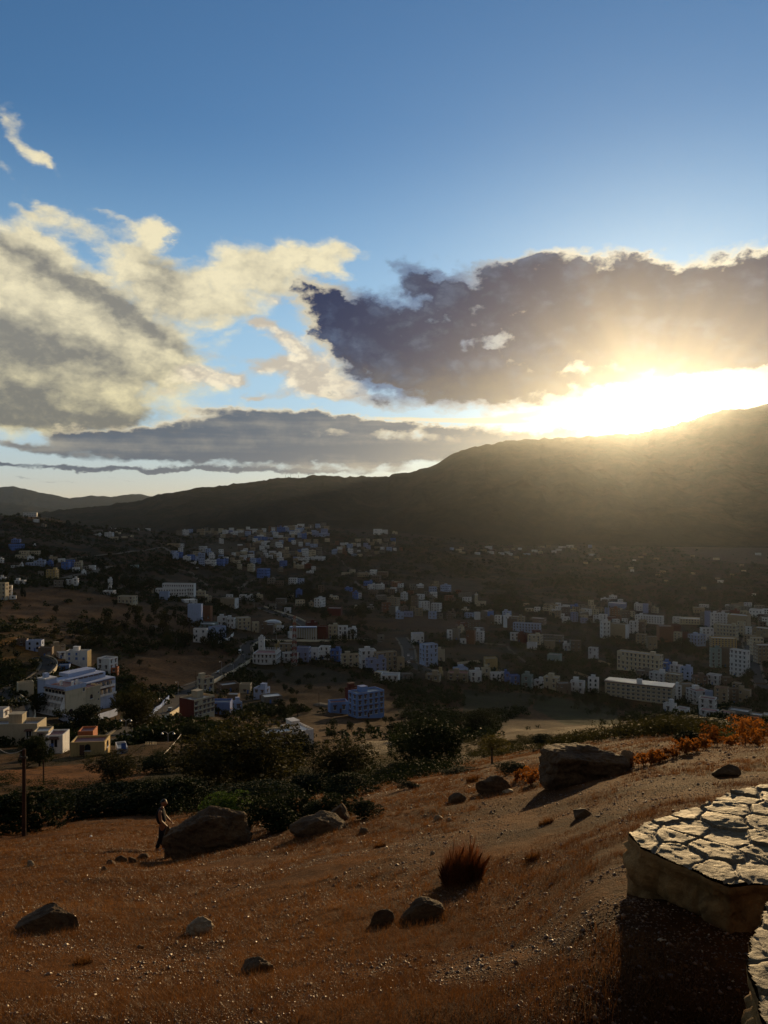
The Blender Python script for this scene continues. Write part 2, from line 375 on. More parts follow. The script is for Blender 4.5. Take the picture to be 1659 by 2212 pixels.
# land cover drawn in the picture's own directions: polygon -> colour
COVER = [
 # brown dry fields and a knoll coloured as sunlit
 ([(0,1275),(110,1268),(250,1290),(420,1330),(560,1335),(700,1320),(1000,1360),(1000,1372),(640,1345),(420,1372),(330,1360),(200,1335),(60,1340),(0,1345)], (.150,.088,.042)),
 ([(270,1440),(330,1402),(480,1405),(520,1440),(480,1470),(400,1490),(300,1485)], (.155,.090,.045)),
 ([(600,1600),(700,1560),(700,1500),(840,1480),(870,1560),(800,1640),(680,1660),(600,1650)], (.13,.075,.04)),
 ([(560,1470),(760,1465),(830,1480),(700,1540),(600,1530)], (.12,.075,.04)),
 ([(820,1340),(900,1330),(1060,1345),(1050,1362),(880,1365)], (.13,.08,.05)),
 ([(1060,1590),(1180,1500),(1290,1570),(1280,1600),(1100,1600)], (.12,.075,.04)),
 ([(0,1380),(40,1375),(95,1410),(80,1430),(0,1430)], (.34,.20,.07)),  # left knoll: warm sunlight put into the ground colour
 ([(0,1665),(200,1650),(330,1665),(240,1710),(60,1700),(0,1690)], (.26,.13,.06)),
 ([(850,1255),(1000,1250),(1060,1270),(900,1290)], (.11,.08,.05)),
 ([(580,1170),(660,1160),(720,1185),(600,1200)], (.10,.07,.045)),
 ([(440,1180),(480,1170),(560,1175),(560,1205),(440,1200)], (.085,.07,.045)),
 ([(850,1130),(1000,1140),(990,1165),(860,1160)], (.09,.06,.035)),
 ([(1450,1180),(1659,1178),(1659,1220),(1500,1205)], (.17,.13,.10)),
 # green fields
 ([(1160,1500),(1330,1525),(1340,1570),(1220,1565),(1150,1530)], (.030,.050,.016)),
 ([(1000,1490),(1160,1500),(1140,1530),(1000,1540)], (.034,.046,.018)),
 # cemetery and paved court
 ([(770,1610),(800,1600),(850,1600),(848,1622),(800,1636)], (.42,.38,.32)),
 ([(520,1430),(600,1438),(700,1440),(780,1470),(640,1480),(540,1460)], (.055,.05,.03)),
]
def inside(px, py, poly):
    c = np.zeros(px.shape, bool); n = len(poly); j = n - 1
    for i in range(n):
        xi, yi = poly[i]; xj, yj = poly[j]
        if yi != yj:
            c ^= ((yi > py) != (yj > py)) & (px < (xj - xi) * (py - yi) / (yj - yi) + xi)
        j = i
    return c
def build_land():
    us = np.concatenate([np.arange(-1400, -60, 16.0), np.arange(-60, 1720, 3.2), np.arange(1720, 3100, 16.0)])
    ys = np.concatenate([np.exp(np.linspace(math.log(.5), math.log(2.4), 14)), np.exp(np.linspace(math.log(2.5), math.log(40), 340)),
                         np.exp(np.linspace(math.log(40.5), math.log(3800), 440)), np.exp(np.linspace(math.log(4000), math.log(21000), 30))])
    U, Y = np.meshgrid(us, ys)
    X = (U - CU) / F * Y
    Z = land_z(X, Y)
    nr, nc = U.shape
    idx = np.arange(nr * nc).reshape(nr, nc)
    f = np.stack([idx[:-1, :-1], idx[:-1, 1:], idx[1:, 1:], idx[1:, :-1]], -1).reshape(-1, 4)
    me = np_mesh("ground", np.stack([X, Y, Z], -1).reshape(-1, 3), f, smooth=True)
    Vv = CV - Z / Y * F
    d = np.hypot(X, Y)
    dj = 9 * (1 + 0 * d)
    pu = U + (fbm(X / (d * .02), Y / (d * .03), 21, 3) - .5) * dj
    pv = Vv + (fbm(X / (d * .02) + 40, Y / (d * .03), 22, 3) - .5) * dj * .6
    scrub = fbm(X / 22, Y / 22, 31, 5); big = fbm(X / 120, Y / 120, 33, 4)
    base = np.zeros(X.shape + (3,))
    a = np.array((.032, .022, .010)); b = np.array((.058, .033, .015)); c = np.array((.016, .015, .006))
    s1 = np.clip((scrub - .40) / .2, 0, 1)[..., None]; s2 = np.clip((big - .42) / .16, 0, 1)[..., None]
    base = a * (1 - s2) + c * s2
    base = base * s1 + b * (1 - s1)
    near = np.clip((62 - Y) / 25, 0, 1)[..., None]
    base = base * (1 - near) + np.array((.098, .042, .014)) * near
    for poly, colr in COVER:
        m = inside(pu, pv, poly) & (Y > 60)
        k = (0.75 + 0.5 * fbm(X / 6., Y / 6., 41, 4))[..., None]
        base[m] = (np.array(colr) * np.array((1, .92, .8)) * k * .47)[m]
    vcol(me, 'cover', base.reshape(-1, 3))
    return me
def mat_new(name):
    m = bpy.data.materials.new(name); m.use_nodes = True
    nt = m.node_tree; b = nt.nodes['Principled BSDF']
    return m, nt, b
def set_in(nt, b, key, val):
    if isinstance(val, V): nt.links.new(val.s, b.inputs[key])
    elif hasattr(val, 'is_output'): nt.links.new(val, b.inputs[key])
    elif isinstance(val, tuple): b.inputs[key].default_value = (*val, 1) if len(val) == 3 else val
    else: b.inputs[key].default_value = val
def bump(nt, b, h, dist, strength=1.0):
    n = nt.nodes.new('ShaderNodeBump'); n.inputs['Distance'].default_value = dist; n.inputs['Strength'].default_value = strength
    nt.links.new(h.s, n.inputs['Height']); nt.links.new(n.outputs[0], b.inputs['Normal'])
def ground_material():
    m, nt, b = mat_new("dry_ground")
    tc = nt.nodes.new('ShaderNodeTexCoord'); O = tc.outputs['Object']
    at = nt.nodes.new('ShaderNodeAttribute'); at.attribute_name = 'cover'
    n1 = nnoise(nt, O, 0.55, 6, .6); n2 = nnoise(nt, O, 9.0, 6, .65, w=2.0); n3 = nnoise(nt, O, 45.0, 4, .6, w=3.0); n4 = nnoise(nt, O, 0.05, 6, .6, w=5.0)
    patch = ((n1 - .5) * 1.6 + (n2 - .5) * .9 + (n4 - .5) * .8)
    colr = nmix(nt, patch.smooth(-.45, .45), (.32, .30, .28), (1.6, 1.5, 1.25))
    colr = nmix(nt, 1.0, at.outputs['Color'], colr, 'MULTIPLY')
    speck = nt.nodes.new('ShaderNodeTexVoronoi'); speck.inputs['Scale'].default_value = 26.0
    nt.links.new(O, speck.inputs['Vector'])
    sd_ = V(nt, speck.outputs['Distance']); sc_ = nt.nodes.new('ShaderNodeSeparateColor'); nt.links.new(speck.outputs['Color'], sc_.inputs[0])
    pick = V(nt, sc_.outputs[0]).smooth(.80, .84) * sd_.smooth(.36, .22)
    colr = nmix(nt, pick * .75, colr, nmix(nt, 1.0, at.outputs['Color'], (2.6, 2.7, 2.8), 'MULTIPLY'))
    nt.links.new(colr, b.inputs['Base Color'])
    b.inputs['Roughness'].default_value = .85
    b.inputs['Specular IOR Level'].default_value = .04
    bump(nt, b, n2 * .8 + n3 * .6 + n1 * .4, 0.10, 1.0)
    return m
ground = link_mesh("ground", build_land(), mat=ground_material())
tag(ground, kind='structure')

# ------------------------------------------------------------------ mountains
def range_mesh(name, ridge, y_base, y_top, z_base, seed, u0, u1, du=6.0, rows=110, rough=1.0, jag=5.0, concave=1.25, back=1500):
    us = np.arange(u0, u1, du); s = np.linspace(0, 1, rows)
    ru = np.array([p[0] for p in ridge]); rv = np.array([p[1] for p in ridge])
    vr = np.interp(us, ru, rv)
    S, U = np.meshgrid(s, us, indexing='ij')
    Y = y_base + (y_top - y_base) * S
    X = (U - CU) / F * Y
    zr = (CV - vr) / F * y_top
    zr = zr + (fbm(us / 14., us * 0 + 3, seed, 5, .6) - .5) * jag * 2 * y_top / F
    env = S ** concave
    Z = z_base + (zr[None, :] - z_base) * env
    w = (fbm(X / 1000, Y / 1900, seed + 1, 6, .55) - .5)
    rid = (1 - np.abs(2 * fbm(X / 480, Y / 1300, seed + 2, 5, .55) - 1))
    Z = Z + (w * 390 + (rid - .75) * 225) * rough * np.sin(np.pi * np.clip(S, 0, 1)) ** .8 * .6
    # back slope
    Yb = y_top + back; Xb = (us - CU) / F * Yb
    X = np.vstack([X, Xb[None]]); Y = np.vstack([Y, np.full((1, len(us)), Yb)]); Z = np.vstack([Z, np.full((1, len(us)), z_base)])
    nr, nc = X.shape; idx = np.arange(nr * nc).reshape(nr, nc)
    f = np.stack([idx[:-1, :-1], idx[:-1, 1:], idx[1:, 1:], idx[1:, :-1]], -1).reshape(-1, 4)
    return np_mesh(name, np.stack([X, Y, Z], -1).reshape(-1, 3), f, smooth=True)
RIDGE = [(-600,1128),(0,1122),(60,1113),(130,1100),(200,1095),(300,1080),(380,1062),(460,1050),(540,1043),(600,1032),(650,1030),(700,1025),(740,1030),(820,1030),(900,1018),(940,1003),(980,980),(1020,965),(1100,952),(1250,943),(1390,934),(1500,905),(1560,886),(1600,884),(1659,873),(1800,862),(2600,870)]
def mountain_material(name, a, b_, scl=1.0):
    m, nt, b = mat_new(name)
    tc = nt.nodes.new('ShaderNodeTexCoord'); O = tc.outputs['Object']
    n1 = nnoise(nt, O, .0030 * scl, 8, .62); n2 = nnoise(nt, O, .018 * scl, 6, .65, w=4.0); n3 = nnoise(nt, O, .012 * scl, 4, .6, dist=1.2, w=8.0)
    f = ((n1 - .5) * 1.6 + (n2 - .5) * 1.2).smooth(-.3, .45)
    colr = nmix(nt, f, a, b_)
    colr = nmix(nt, n3.smooth(.68, .76) * .5, colr, (.11, .085, .06))
    nt.links.new(colr, b.inputs['Base Color']); b.inputs['Roughness'].default_value = 1.0; b.inputs['Specular IOR Level'].default_value = 0.0
    bump(nt, b, n2, 30.0, .8)
    return m
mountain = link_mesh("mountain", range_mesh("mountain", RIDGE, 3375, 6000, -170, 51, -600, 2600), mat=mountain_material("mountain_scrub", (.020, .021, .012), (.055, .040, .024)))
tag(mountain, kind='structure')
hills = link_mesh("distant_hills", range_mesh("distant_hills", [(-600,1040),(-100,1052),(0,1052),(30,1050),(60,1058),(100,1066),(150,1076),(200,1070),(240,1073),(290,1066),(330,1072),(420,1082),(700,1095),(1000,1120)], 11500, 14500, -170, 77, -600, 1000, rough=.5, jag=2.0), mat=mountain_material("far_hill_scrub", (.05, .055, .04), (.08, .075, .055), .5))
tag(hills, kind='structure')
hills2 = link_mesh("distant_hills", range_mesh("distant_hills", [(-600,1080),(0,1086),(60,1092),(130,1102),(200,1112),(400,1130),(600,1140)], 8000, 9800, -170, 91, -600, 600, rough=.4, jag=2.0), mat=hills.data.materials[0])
tag(hills2, kind='structure')

# ------------------------------------------------------------------ haze
def haze_box():
    x0, x1, y0, y1, z0, z1 = -13000, 18000, -60, 22000, -190, 900
    vs = [(x, y, z) for z in (z0, z1) for y in (y0, y1) for x in (x0, x1)]
    fs = [(0, 2, 3, 1), (4, 5, 7, 6), (0, 1, 5, 4), (2, 6, 7, 3), (0, 4, 6, 2), (1, 3, 7, 5)]
    m = bpy.data.materials.new("haze"); m.use_nodes = True; nt = m.node_tree
    for n in list(nt.nodes): nt.nodes.remove(n)
    o = nt.nodes.new('ShaderNodeOutputMaterial'); pv = nt.nodes.new('ShaderNodeVolumePrincipled')
    pv.inputs['Color'].default_value = (.78, .88, 1.0, 1); pv.inputs['Density'].default_value = HAZE
    pv.inputs['Anisotropy'].default_value = HAZE_G
    nt.links.new(pv.outputs[0], o.inputs['Volume'])
    ob = link_mesh("haze", np_mesh("haze", vs, fs), mat=m)
    tag(ob, kind='stuff')
HAZE, HAZE_G = 1.15e-5, 0.85
haze_box()
# ------------------------------------------------------------------ masonry
def wall_mat(name, colr, dirt=.35, rough=.8):
    m, nt, b = mat_new(name)
    tc = nt.nodes.new('ShaderNodeTexCoord'); O = tc.outputs['Object']
    oi = nt.nodes.new('ShaderNodeObjectInfo'); rv = V(nt, oi.outputs['Random'])
    n1 = nnoise(nt, O, .35, 5, .6); n2 = nnoise(nt, O, 2.2, 4, .6, w=3.0)
    mp = nt.nodes.new('ShaderNodeVectorMath'); mp.operation = 'MULTIPLY'; nt.links.new(O, mp.inputs[0]); mp.inputs[1].default_value = (1.6, 1.6, .18)
    n3 = nnoise(nt, mp.outputs[0], 1.0, 4, .6, w=9.0)
    f = ((n1 - .5) * 1.2 + (n2 - .5) * .5 + (n3 - .5) * 1.3).smooth(-.1, .55)
    dark = tuple(x * k for x, k in zip(colr, (.52, .50, .47)))
    c1 = nmix(nt, f * dirt * 1.6, colr, dark)
    c1 = nmix(nt, 1.0, c1, nmix(nt, rv, (.80, .80, .80), (1.08, 1.06, 1.03)), 'MULTIPLY')
    nt.links.new(c1, b.inputs['Base Color']); b.inputs['Roughness'].default_value = rough
    b.inputs['Specular IOR Level'].default_value = .3
    bump(nt, b, n2, .03, .5)
    return m
W = {k: wall_mat(k + "_plaster", c, d) for k, c, d in [
    ('white', (.70, .69, .67), .45), ('pale_blue', (.34, .41, .58), .4), ('blue', (.09, .17, .44), .35), ('sky', (.15, .25, .50), .35), ('cream', (.52, .44, .30), .45),
    ('beige', (.34, .265, .17), .5), ('grey', (.21, .18, .145), .5), ('brown', (.17, .12, .085), .45), ('brick', (.20, .085, .045), .4),
    ('dark_red', (.11, .018, .013), .3), ('teal', (.22, .29, .27), .35), ('lilac', (.27, .30, .46), .35), ('ochre', (.46, .33, .14), .4), ('orange', (.42, .13, .05), .35)]}
CNAME = {'sky': 'sky blue', 'white': 'whitewashed', 'pale_blue': 'pale blue', 'blue': 'bright blue', 'cream': 'cream', 'beige': 'beige', 'grey': 'bare grey', 'brown': 'brown',
         'brick': 'raw brick', 'dark_red': 'dark red', 'teal': 'pale turquoise', 'lilac': 'lilac blue', 'ochre': 'ochre', 'orange': 'orange'}
def plain(name, colr, rough=.7, spec=.3, metal=0.0):
    m, nt, b = mat_new(name)
    tc = nt.nodes.new('ShaderNodeTexCoord'); n = nnoise(nt, tc.outputs['Object'], 3.0, 5, .6)
    nt.links.new(nmix(nt, n.smooth(.3, .7), tuple(x * .7 for x in colr), tuple(min(1, x * 1.2) for x in colr)), b.inputs['Base Color'])
    b.inputs['Roughness'].default_value = rough; b.inputs['Specular IOR Level'].default_value = spec; b.inputs['Metallic'].default_value = metal
    return m
M_ROOF = plain("roof_screed", (.26, .25, .24), .32, .6)
M_ROOFRED = plain("red_roof_tiles", (.22, .07, .045), .6, .4)
M_ROOFBLUE = plain("blue_roof_paint", (.10, .18, .42), .35, .6)
M_GLASS = plain("window_glass", (.018, .020, .026), .12, .7)
M_HOOD = plain("dark_hood_tiles", (.10, .05, .035), .6)
M_SHUT = plain("blue_shutter_paint", (.06, .13, .36), .5)
M_IRON = plain("dark_iron", (.04, .035, .03), .5, .4)
M_CONC = plain("worn_concrete", (.30, .28, .25), .75)
M_METAL = plain("galvanised_metal", (.45, .46, .48), .35, .5, .6)

class MB:
    "collects boxes and polygons into one mesh"
    def __init__(s): s.v = []; s.f = []; s.m = []
    def quad(s, pts, mi=0):
        b = len(s.v); s.v += [tuple(p) for p in pts]; s.f.append(tuple(range(b, b + len(pts)))); s.m.append(mi)
    def box(s, x0, x1, y0, y1, z0, z1, mi=0, rot=None, skip=''):
        c = [(x, y, z) for z in (z0, z1) for y in (y0, y1) for x in (x0, x1)]
        if rot is not None: c = [tuple(rot @ Vector(p)) for p in c]
        b = len(s.v); s.v += c
        for key, q in (('b', (0, 2, 3, 1)), ('t', (4, 5, 7, 6)), ('f', (0, 1, 5, 4)), ('k', (2, 6, 7, 3)), ('l', (0, 4, 6, 2)), ('r', (1, 3, 7, 5))):
            if key in skip: continue
            s.f.append(tuple(b + i for i in q)); s.m.append(mi)
    def cyl(s, p0, p1, r0, r1=None, n=8, mi=0, caps=True):
        r1 = r0 if r1 is None else r1
        p0, p1 = Vector(p0), Vector(p1); d = (p1 - p0).normalized()
        a = d.orthogonal().normalized(); c = d.cross(a)
        b = len(s.v)
        for p, r in ((p0, r0), (p1, r1)):
            for i in range(n):
                t = 2 * math.pi * i / n; s.v.append(tuple(p + (a * math.cos(t) + c * math.sin(t)) * r))
        for i in range(n):
            j = (i + 1) % n; s.f.append((b + i, b + j, b + n + j, b + n + i)); s.m.append(mi)
        if caps:
            s.f.append(tuple(b + i for i in reversed(range(n)))); s.m.append(mi)
            s.f.append(tuple(b + n + i for i in range(n))); s.m.append(mi)
    def mesh(s, name, mats, smooth=False):
        me = bpy.data.meshes.new(name); me.from_pydata(s.v, [], s.f)
        me.polygons.foreach_set('material_index', s.m)
        if smooth: me.polygons.foreach_set('use_smooth', [True] * len(s.f))
        for m in mats: me.materials.append(m)
        me.update(); return me
    def build(s, name, mats, parent=None, smooth=False):
        if not isinstance(mats, (list, tuple)): mats = [mats]
        return link_mesh(name, s.mesh(name, mats, smooth), parent)

def win_mesh(kind):
    b = MB()
    if kind == 'arch':
        pts = [(-.5, 0), (.5, 0), (.5, .9)] + [(.5 * math.cos(t), .9 + .5 * math.sin(t)) for t in (math.pi * .25, math.pi * .5, math.pi * .75)] + [(-.5, .9)]
        b.quad([(x, -.03, z) for x, z in pts], 0)
        for i in range(len(pts)):
            p, q = pts[i], pts[(i + 1) % len(pts)]
            b.quad([(p[0], 0, p[1]), (q[0], 0, q[1]), (q[0], -.03, q[1]), (p[0], -.03, p[1])], 0)
        b.box(-.62, .62, -.14, 0, -.14, 0, 2)
    else:
        b.box(-.5, .5, -.03, 0, 0, 1.2, 0)
        b.box(-.5, -.44, -.07, -.03, 0, 1.2, 2); b.box(.44, .5, -.07, -.03, 0, 1.2, 2); b.box(-.03, .03, -.06, -.03, 0, 1.2, 2)
        b.box(-.60, .60, -.14, 0, -.12, -.0, 2)
        if kind == 'hood':
            b.quad([(-.75, -.55, 1.28), (.75, -.55, 1.28), (.62, 0, 1.55), (-.62, 0, 1.55)], 1)
            b.box(-.75, .75, -.55, -.02, 1.20, 1.28, 1)
    return b.mesh("window", [M_GLASS, M_HOOD, W['white']])
WM = {k: win_mesh(k) for k in ('hood', 'plain', 'arch')}
def shut_mesh():
    b = MB(); b.box(-.5, .5, -.04, 0, 0, 1.2, 0); b.box(-.62, .62, -.14, 0, -.12, -.0, 1); b.box(-.5, .5, -.06, -.04, .55, .6, 1)
    return b.mesh("window", [M_SHUT, W['white']])
WM['shut'] = shut_mesh()

def shell(b, x0, x1, y0, y1, z0, H, par=.7, th=.22, mi=0):
    "outer walls with a parapet; the roof floor is added apart"
    zr = H - par
    for (a, c) in (((x0, y0), (x1, y0)), ((x1, y0), (x1, y1)), ((x1, y1), (x0, y1)), ((x0, y1), (x0, y0))):
        b.quad([(a[0], a[1], z0), (c[0], c[1], z0), (c[0], c[1], H), (a[0], a[1], H)], mi)
    X0, X1, Y0, Y1 = x0 + th, x1 - th, y0 + th, y1 - th
    o = [(x0, y0), (x1, y0), (x1, y1), (x0, y1)]; n = [(X0, Y0), (X1, Y0), (X1, Y1), (X0, Y1)]
    for i in range(4):
        j = (i + 1) % 4
        b.quad([(*o[i], H), (*o[j], H), (*n[j], H), (*n[i], H)], mi)
        b.quad([(*n[j], zr), (*n[i], zr), (*n[i], H), (*n[j], H)], mi)
    return (X0, X1, Y0, Y1, zr)

BUILT = []      # everything that needs a label that singles it out: (object, base label, plural label, u, v)
FOOT = []       # footprints, to keep trees out of walls
def put_windows(root, w, d, H, base, storeys, rz, kind, cols=None, prob=.93, mats=None, side=True):
    sh = (H - base) / storeys
    wh = min(1.7, sh * .54) / 1.2
    faces = [('f', w)]
    if side and abs(rz) > 8: faces.append(('l' if rz > 0 else 'r', d))
    count = 0
    for fc, L in faces:
        n = cols if (cols and fc == 'f') else max(1, int(L / 3.3))
        for r in range(storeys):
            for k in range(n):
                if rnd.random() > prob or count >= 90: continue
                t = (k + .5) / n * L - L / 2
                if n > 2 and rnd.random() < .0: continue
                o = bpy.data.objects.new('window', WM[kind]); COL.objects.link(o); o.parent = root
                z = base + r * sh + sh * .34
                if fc == 'f': o.location = (t, -d / 2, z)
                elif fc == 'l': o.location = (-w / 2, t, z); o.rotation_euler.z = -math.pi / 2
                else: o.location = (w / 2, t, z); o.rotation_euler.z = math.pi / 2
                ww = rnd.choice((1.1, 1.25, 1.45)) * min(1.0, L / n / 2.2)
                o.scale = (ww, 1, wh)
                count += 1
MASS = MB(); MASS_MATS = []
def house(u0, u1, vt, vb, colr, storeys=2, rz=0, dr=.8, win='hood', hut=None, balc=0, label=None, zone='', roof=None, kind='house', Y=None, dig=2.5, cols=None, prob=.93, side_col=None, name=None, parts=None, mass=False, side=True):
    um = (u0 + u1) / 2; view = math.degrees(math.atan2(um - CU, F))
    if rz == 0 and not side_col: rz = rnd.choice((-20, -15, -11, -5, 5, 11, 15, 20))
    if Y is None: x, y, z = hit(um, vb, 70)
    else: x, y = (um - CU) / F * Y, Y; z = (CV - vb) / F * Y
    Wd = (u1 - u0) / F * y; H = (vb - vt) / F * y
    a = R(abs(rz)); w = Wd / (math.cos(a) + dr * math.sin(a)); d = dr * w
    d = min(max(d, 4.5), 26)
    w = max(3.5, (Wd - d * math.sin(a)) / math.cos(a)) if abs(rz) > 8 else Wd
    # the near corner stands where the picture shows the base; the box centre is farther back
    back = (w / 2) * math.sin(a) + (d / 2) * math.cos(a)
    yc = y + back * .9; xc = (um - CU) / F * yc
    k = yc / y
    z0 = z
    far = mass or (y > 1150 if parts is None else not parts)
    if hut is None: hut = rnd.random() < .5
    nm = name or ('apartment_block' if kind == 'apartment block' else 'townhouse' if kind == 'house' else kind.replace(' ', '_'))
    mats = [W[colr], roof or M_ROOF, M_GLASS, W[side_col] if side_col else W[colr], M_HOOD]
    par = .8 if H > 4 else .35
    b = MB()
    Z0 = -dig
    X0, X1, Y0, Y1, zr = shell(b, -w / 2, w / 2, -d / 2, d / 2, Z0, H, par)
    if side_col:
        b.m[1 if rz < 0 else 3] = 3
    rb = MB(); rb.quad([(X0, Y0, zr), (X1, Y0, zr), (X1, Y1, zr), (X0, Y1, zr)], 0)
    hb = None
    if hut:
        hw, hd, hh = min(3.4, w * .4), min(3.4, d * .45), 2.3 + rnd.random() * .5
        hx = rnd.uniform(X0 + .1, X1 - hw - .1); hy = rnd.uniform(Y0 + d * .25, Y1 - hd - .05)
        hb = MB(); hb.box(hx, hx + hw, hy, hy + hd, zr + .004, zr + hh, 0, skip='b'); hb.box(hx - .12, hx + hw + .12, hy - .12, hy + hd + .12, zr + hh, zr + hh + .16, 1)
    sh = (H - par) / storeys
    if balc:
        for r in range(1, storeys):
            zz = r * sh
            cb = -w / 2 + w * rnd.uniform(.1, .5); cw = w * rnd.uniform(.25, .45)
            if balc == 2: cb, cw = -w / 2 + .3, w - .6
            b.box(cb, cb + cw, -d / 2 - 1.1, -d / 2, zz - .15, zz, 0, skip='k'); b.box(cb, cb + cw, -d / 2 - 1.1, -d / 2 - .98, zz, zz + .85, 0)
    if far:
        if hb: 
            off = len(b.v); b.v += hb.v; b.f += [tuple(i + off for i in f) for f in hb.f]; b.m += [0 if q == 0 else 1 for q in hb.m]
        off = len(b.v); b.v += rb.v; b.f += [tuple(i + off for i in f) for f in rb.f]; b.m += [1] * len(rb.f)
        for fc, L in (('f', w), ('s', d)):
            if fc == 's' and abs(rz) < 8: continue
            n = max(1, int(L / 3.0))
            for r in range(storeys):
                for q in range(n):
                    if rnd.random() > .85: continue
                    t = (q + .5) / n * L - L / 2; zz = r * sh + sh * .34; hw = .75; hh = min(1.7, sh * .55)
                    if fc == 'f': b.box(t - hw, t + hw, -d / 2 - .05, -d / 2, zz, zz + hh, 2, skip='k')
                    elif rz > 0: b.box(-w / 2 - .05, -w / 2, t - hw, t + hw, zz, zz + hh, 2, skip='r')
                    else: b.box(w / 2, w / 2 + .05, t - hw, t + hw, zz, zz + hh, 2, skip='l')
        if mass:
            mt = Matrix.Translation((xc, yc, z0)) @ Matrix.Rotation(R(rz - view), 4, 'Z')
            off = len(MASS.v); MASS.v += [tuple(mt @ Vector(p)) for p in b.v]; MASS.f += [tuple(i + off for i in f) for f in b.f]
            for q in b.m:
                mm = mats[q]
                if mm not in MASS_MATS: MASS_MATS.append(mm)
                MASS.m.append(MASS_MATS.index(mm))
            FOOT.append((xc, yc, max(w, d) / 2 + 1))
            return None
        o = b.build(nm, mats)
        o.location = (xc, yc, z0); o.rotation_euler.z = R(rz - view)
    else:
        o = empty(nm, (xc, yc, z0), R(rz - view))
        b.build('wall', mats, o)
        rb.build('roof', [roof or M_ROOF], o)
        if hb: hb.build('stair_hut', [W[colr], W[colr]], o)
        if prob > 0: put_windows(o, w, d, H - par, .2, storeys, rz, win, cols, prob, side=side)
        if y < 800 and kind in ('house', 'apartment block'):
            db = MB(); dx = rnd.uniform(-w * .3, w * .3)
            db.box(dx - .45, dx + .45, -d / 2 - .06, -d / 2, 0, 2.05, 0, skip='k'); db.build('door', [M_HOOD if rnd.random() < .6 else M_SHUT], o)
    FOOT.append((xc, yc, max(w, d) / 2 + 1))
    if label is None:
        st = {1: 'low one-storey', 2: 'two-storey', 3: 'three-storey', 4: 'four-storey', 5: 'five-storey', 6: 'six-storey'}[min(storeys, 6)]
        hu = ' with roof room' if (hut and not far) else ''
        base = f"{st} {CNAME[colr]} {kind}{hu} {zone}"
        BUILT.append((o, base, um, vb))
        tag(o, base, kind, zone_group(zone, kind))
    else:
        tag(o, label, kind)
    return o
def zone_group(zone, kind):
    return f"{kind}s {zone}"
ORD = ['leftmost', 'second', 'third', 'fourth', 'fifth', 'sixth', 'seventh', 'eighth', 'ninth', 'tenth', 'eleventh', 'twelfth', 'thirteenth', 'fourteenth',
       'fifteenth', 'sixteenth', 'seventeenth', 'eighteenth', 'nineteenth', 'twentieth', '21st', '22nd', '23rd', '24th', '25th', '26th', '27th', '28th', '29th', '30th',
       '31st', '32nd', '33rd', '34th', '35th', '36th', '37th', '38th', '39th', '40th']
def number_labels():
    byl = {}
    for t in BUILT: byl.setdefault(t[1], []).append(t)
    for base, L in byl.items():
        if len(L) == 1: continue
        L.sort(key=lambda t: t[2])
        half = len(L) / 2
        for i, (o, bs, u, v) in enumerate(L):
            j = len(L) - 1 - i
            if i == 0: p = 'leftmost'
            elif j == 0: p = 'rightmost'
            elif i <= half: p = ORD[i] + ' from left'
            else: p = ORD[j] + ' from right'
            o['label'] = f"{p} {bs}"
# ------------------------------------------------------------------ the town
# crops of the photograph the positions were read from: scale and offset into the 1659 x 2212 frame
CROP = {'A': (.2, 0, 1095), 'B': (.2, 265.4, 1095), 'C': (.2, 530.9, 1095), 'D': (.2, 796.3, 1194.5), 'E': (.18, 1061.8, 1260.8), 'Z': (.18, 1360.4, 1260.8),
        'G': (.18, 1360.4, 1446.6), 'H': (.18, 0, 1360.4), 'I': (.28, 398, 1327), 'J': (.28, 0, 1327), 'K': (.28, 796, 1294), 'L': (.28, 1194.5, 1294)}
def cu(c, x): return CROP[c][1] + x * CROP[c][0]
def cv(c, y): return CROP[c][2] + y * CROP[c][0]
TOWN = []   # (zone, crop, rows of (x0, x1, ytop, ybase, colour, storeys, rz, options))
TOWN.append(('on the dark left hillside', 'A', [
 (100,258,405,472,'blue',2,0,{}), (128,225,350,392,'blue',2,0,{}), (262,395,58,98,'white',2,0,{}), (360,422,135,170,'white',1,15,{}), (450,500,192,222,'grey',1,-20,{}),
 (955,1100,252,275,'grey',1,0,{}), (1005,1100,294,315,'white',1,0,{}), (1130,1230,278,330,'white',2,0,{}), (1240,1305,274,292,'cream',1,0,{}), (1315,1375,317,335,'cream',1,0,{}),
 (1385,1440,307,325,'cream',1,0,{}), (1195,1275,324,352,'cream',1,0,{}), (1180,1205,176,184,'white',1,0,{}), (1240,1262,174,182,'white',1,0,{}), (1280,1300,176,184,'white',1,0,{}),
 (1570,1625,200,222,'white',1,0,{}), (1480,1505,202,214,'white',1,0,{}), (355,390,412,420,'white',1,0,{})]))
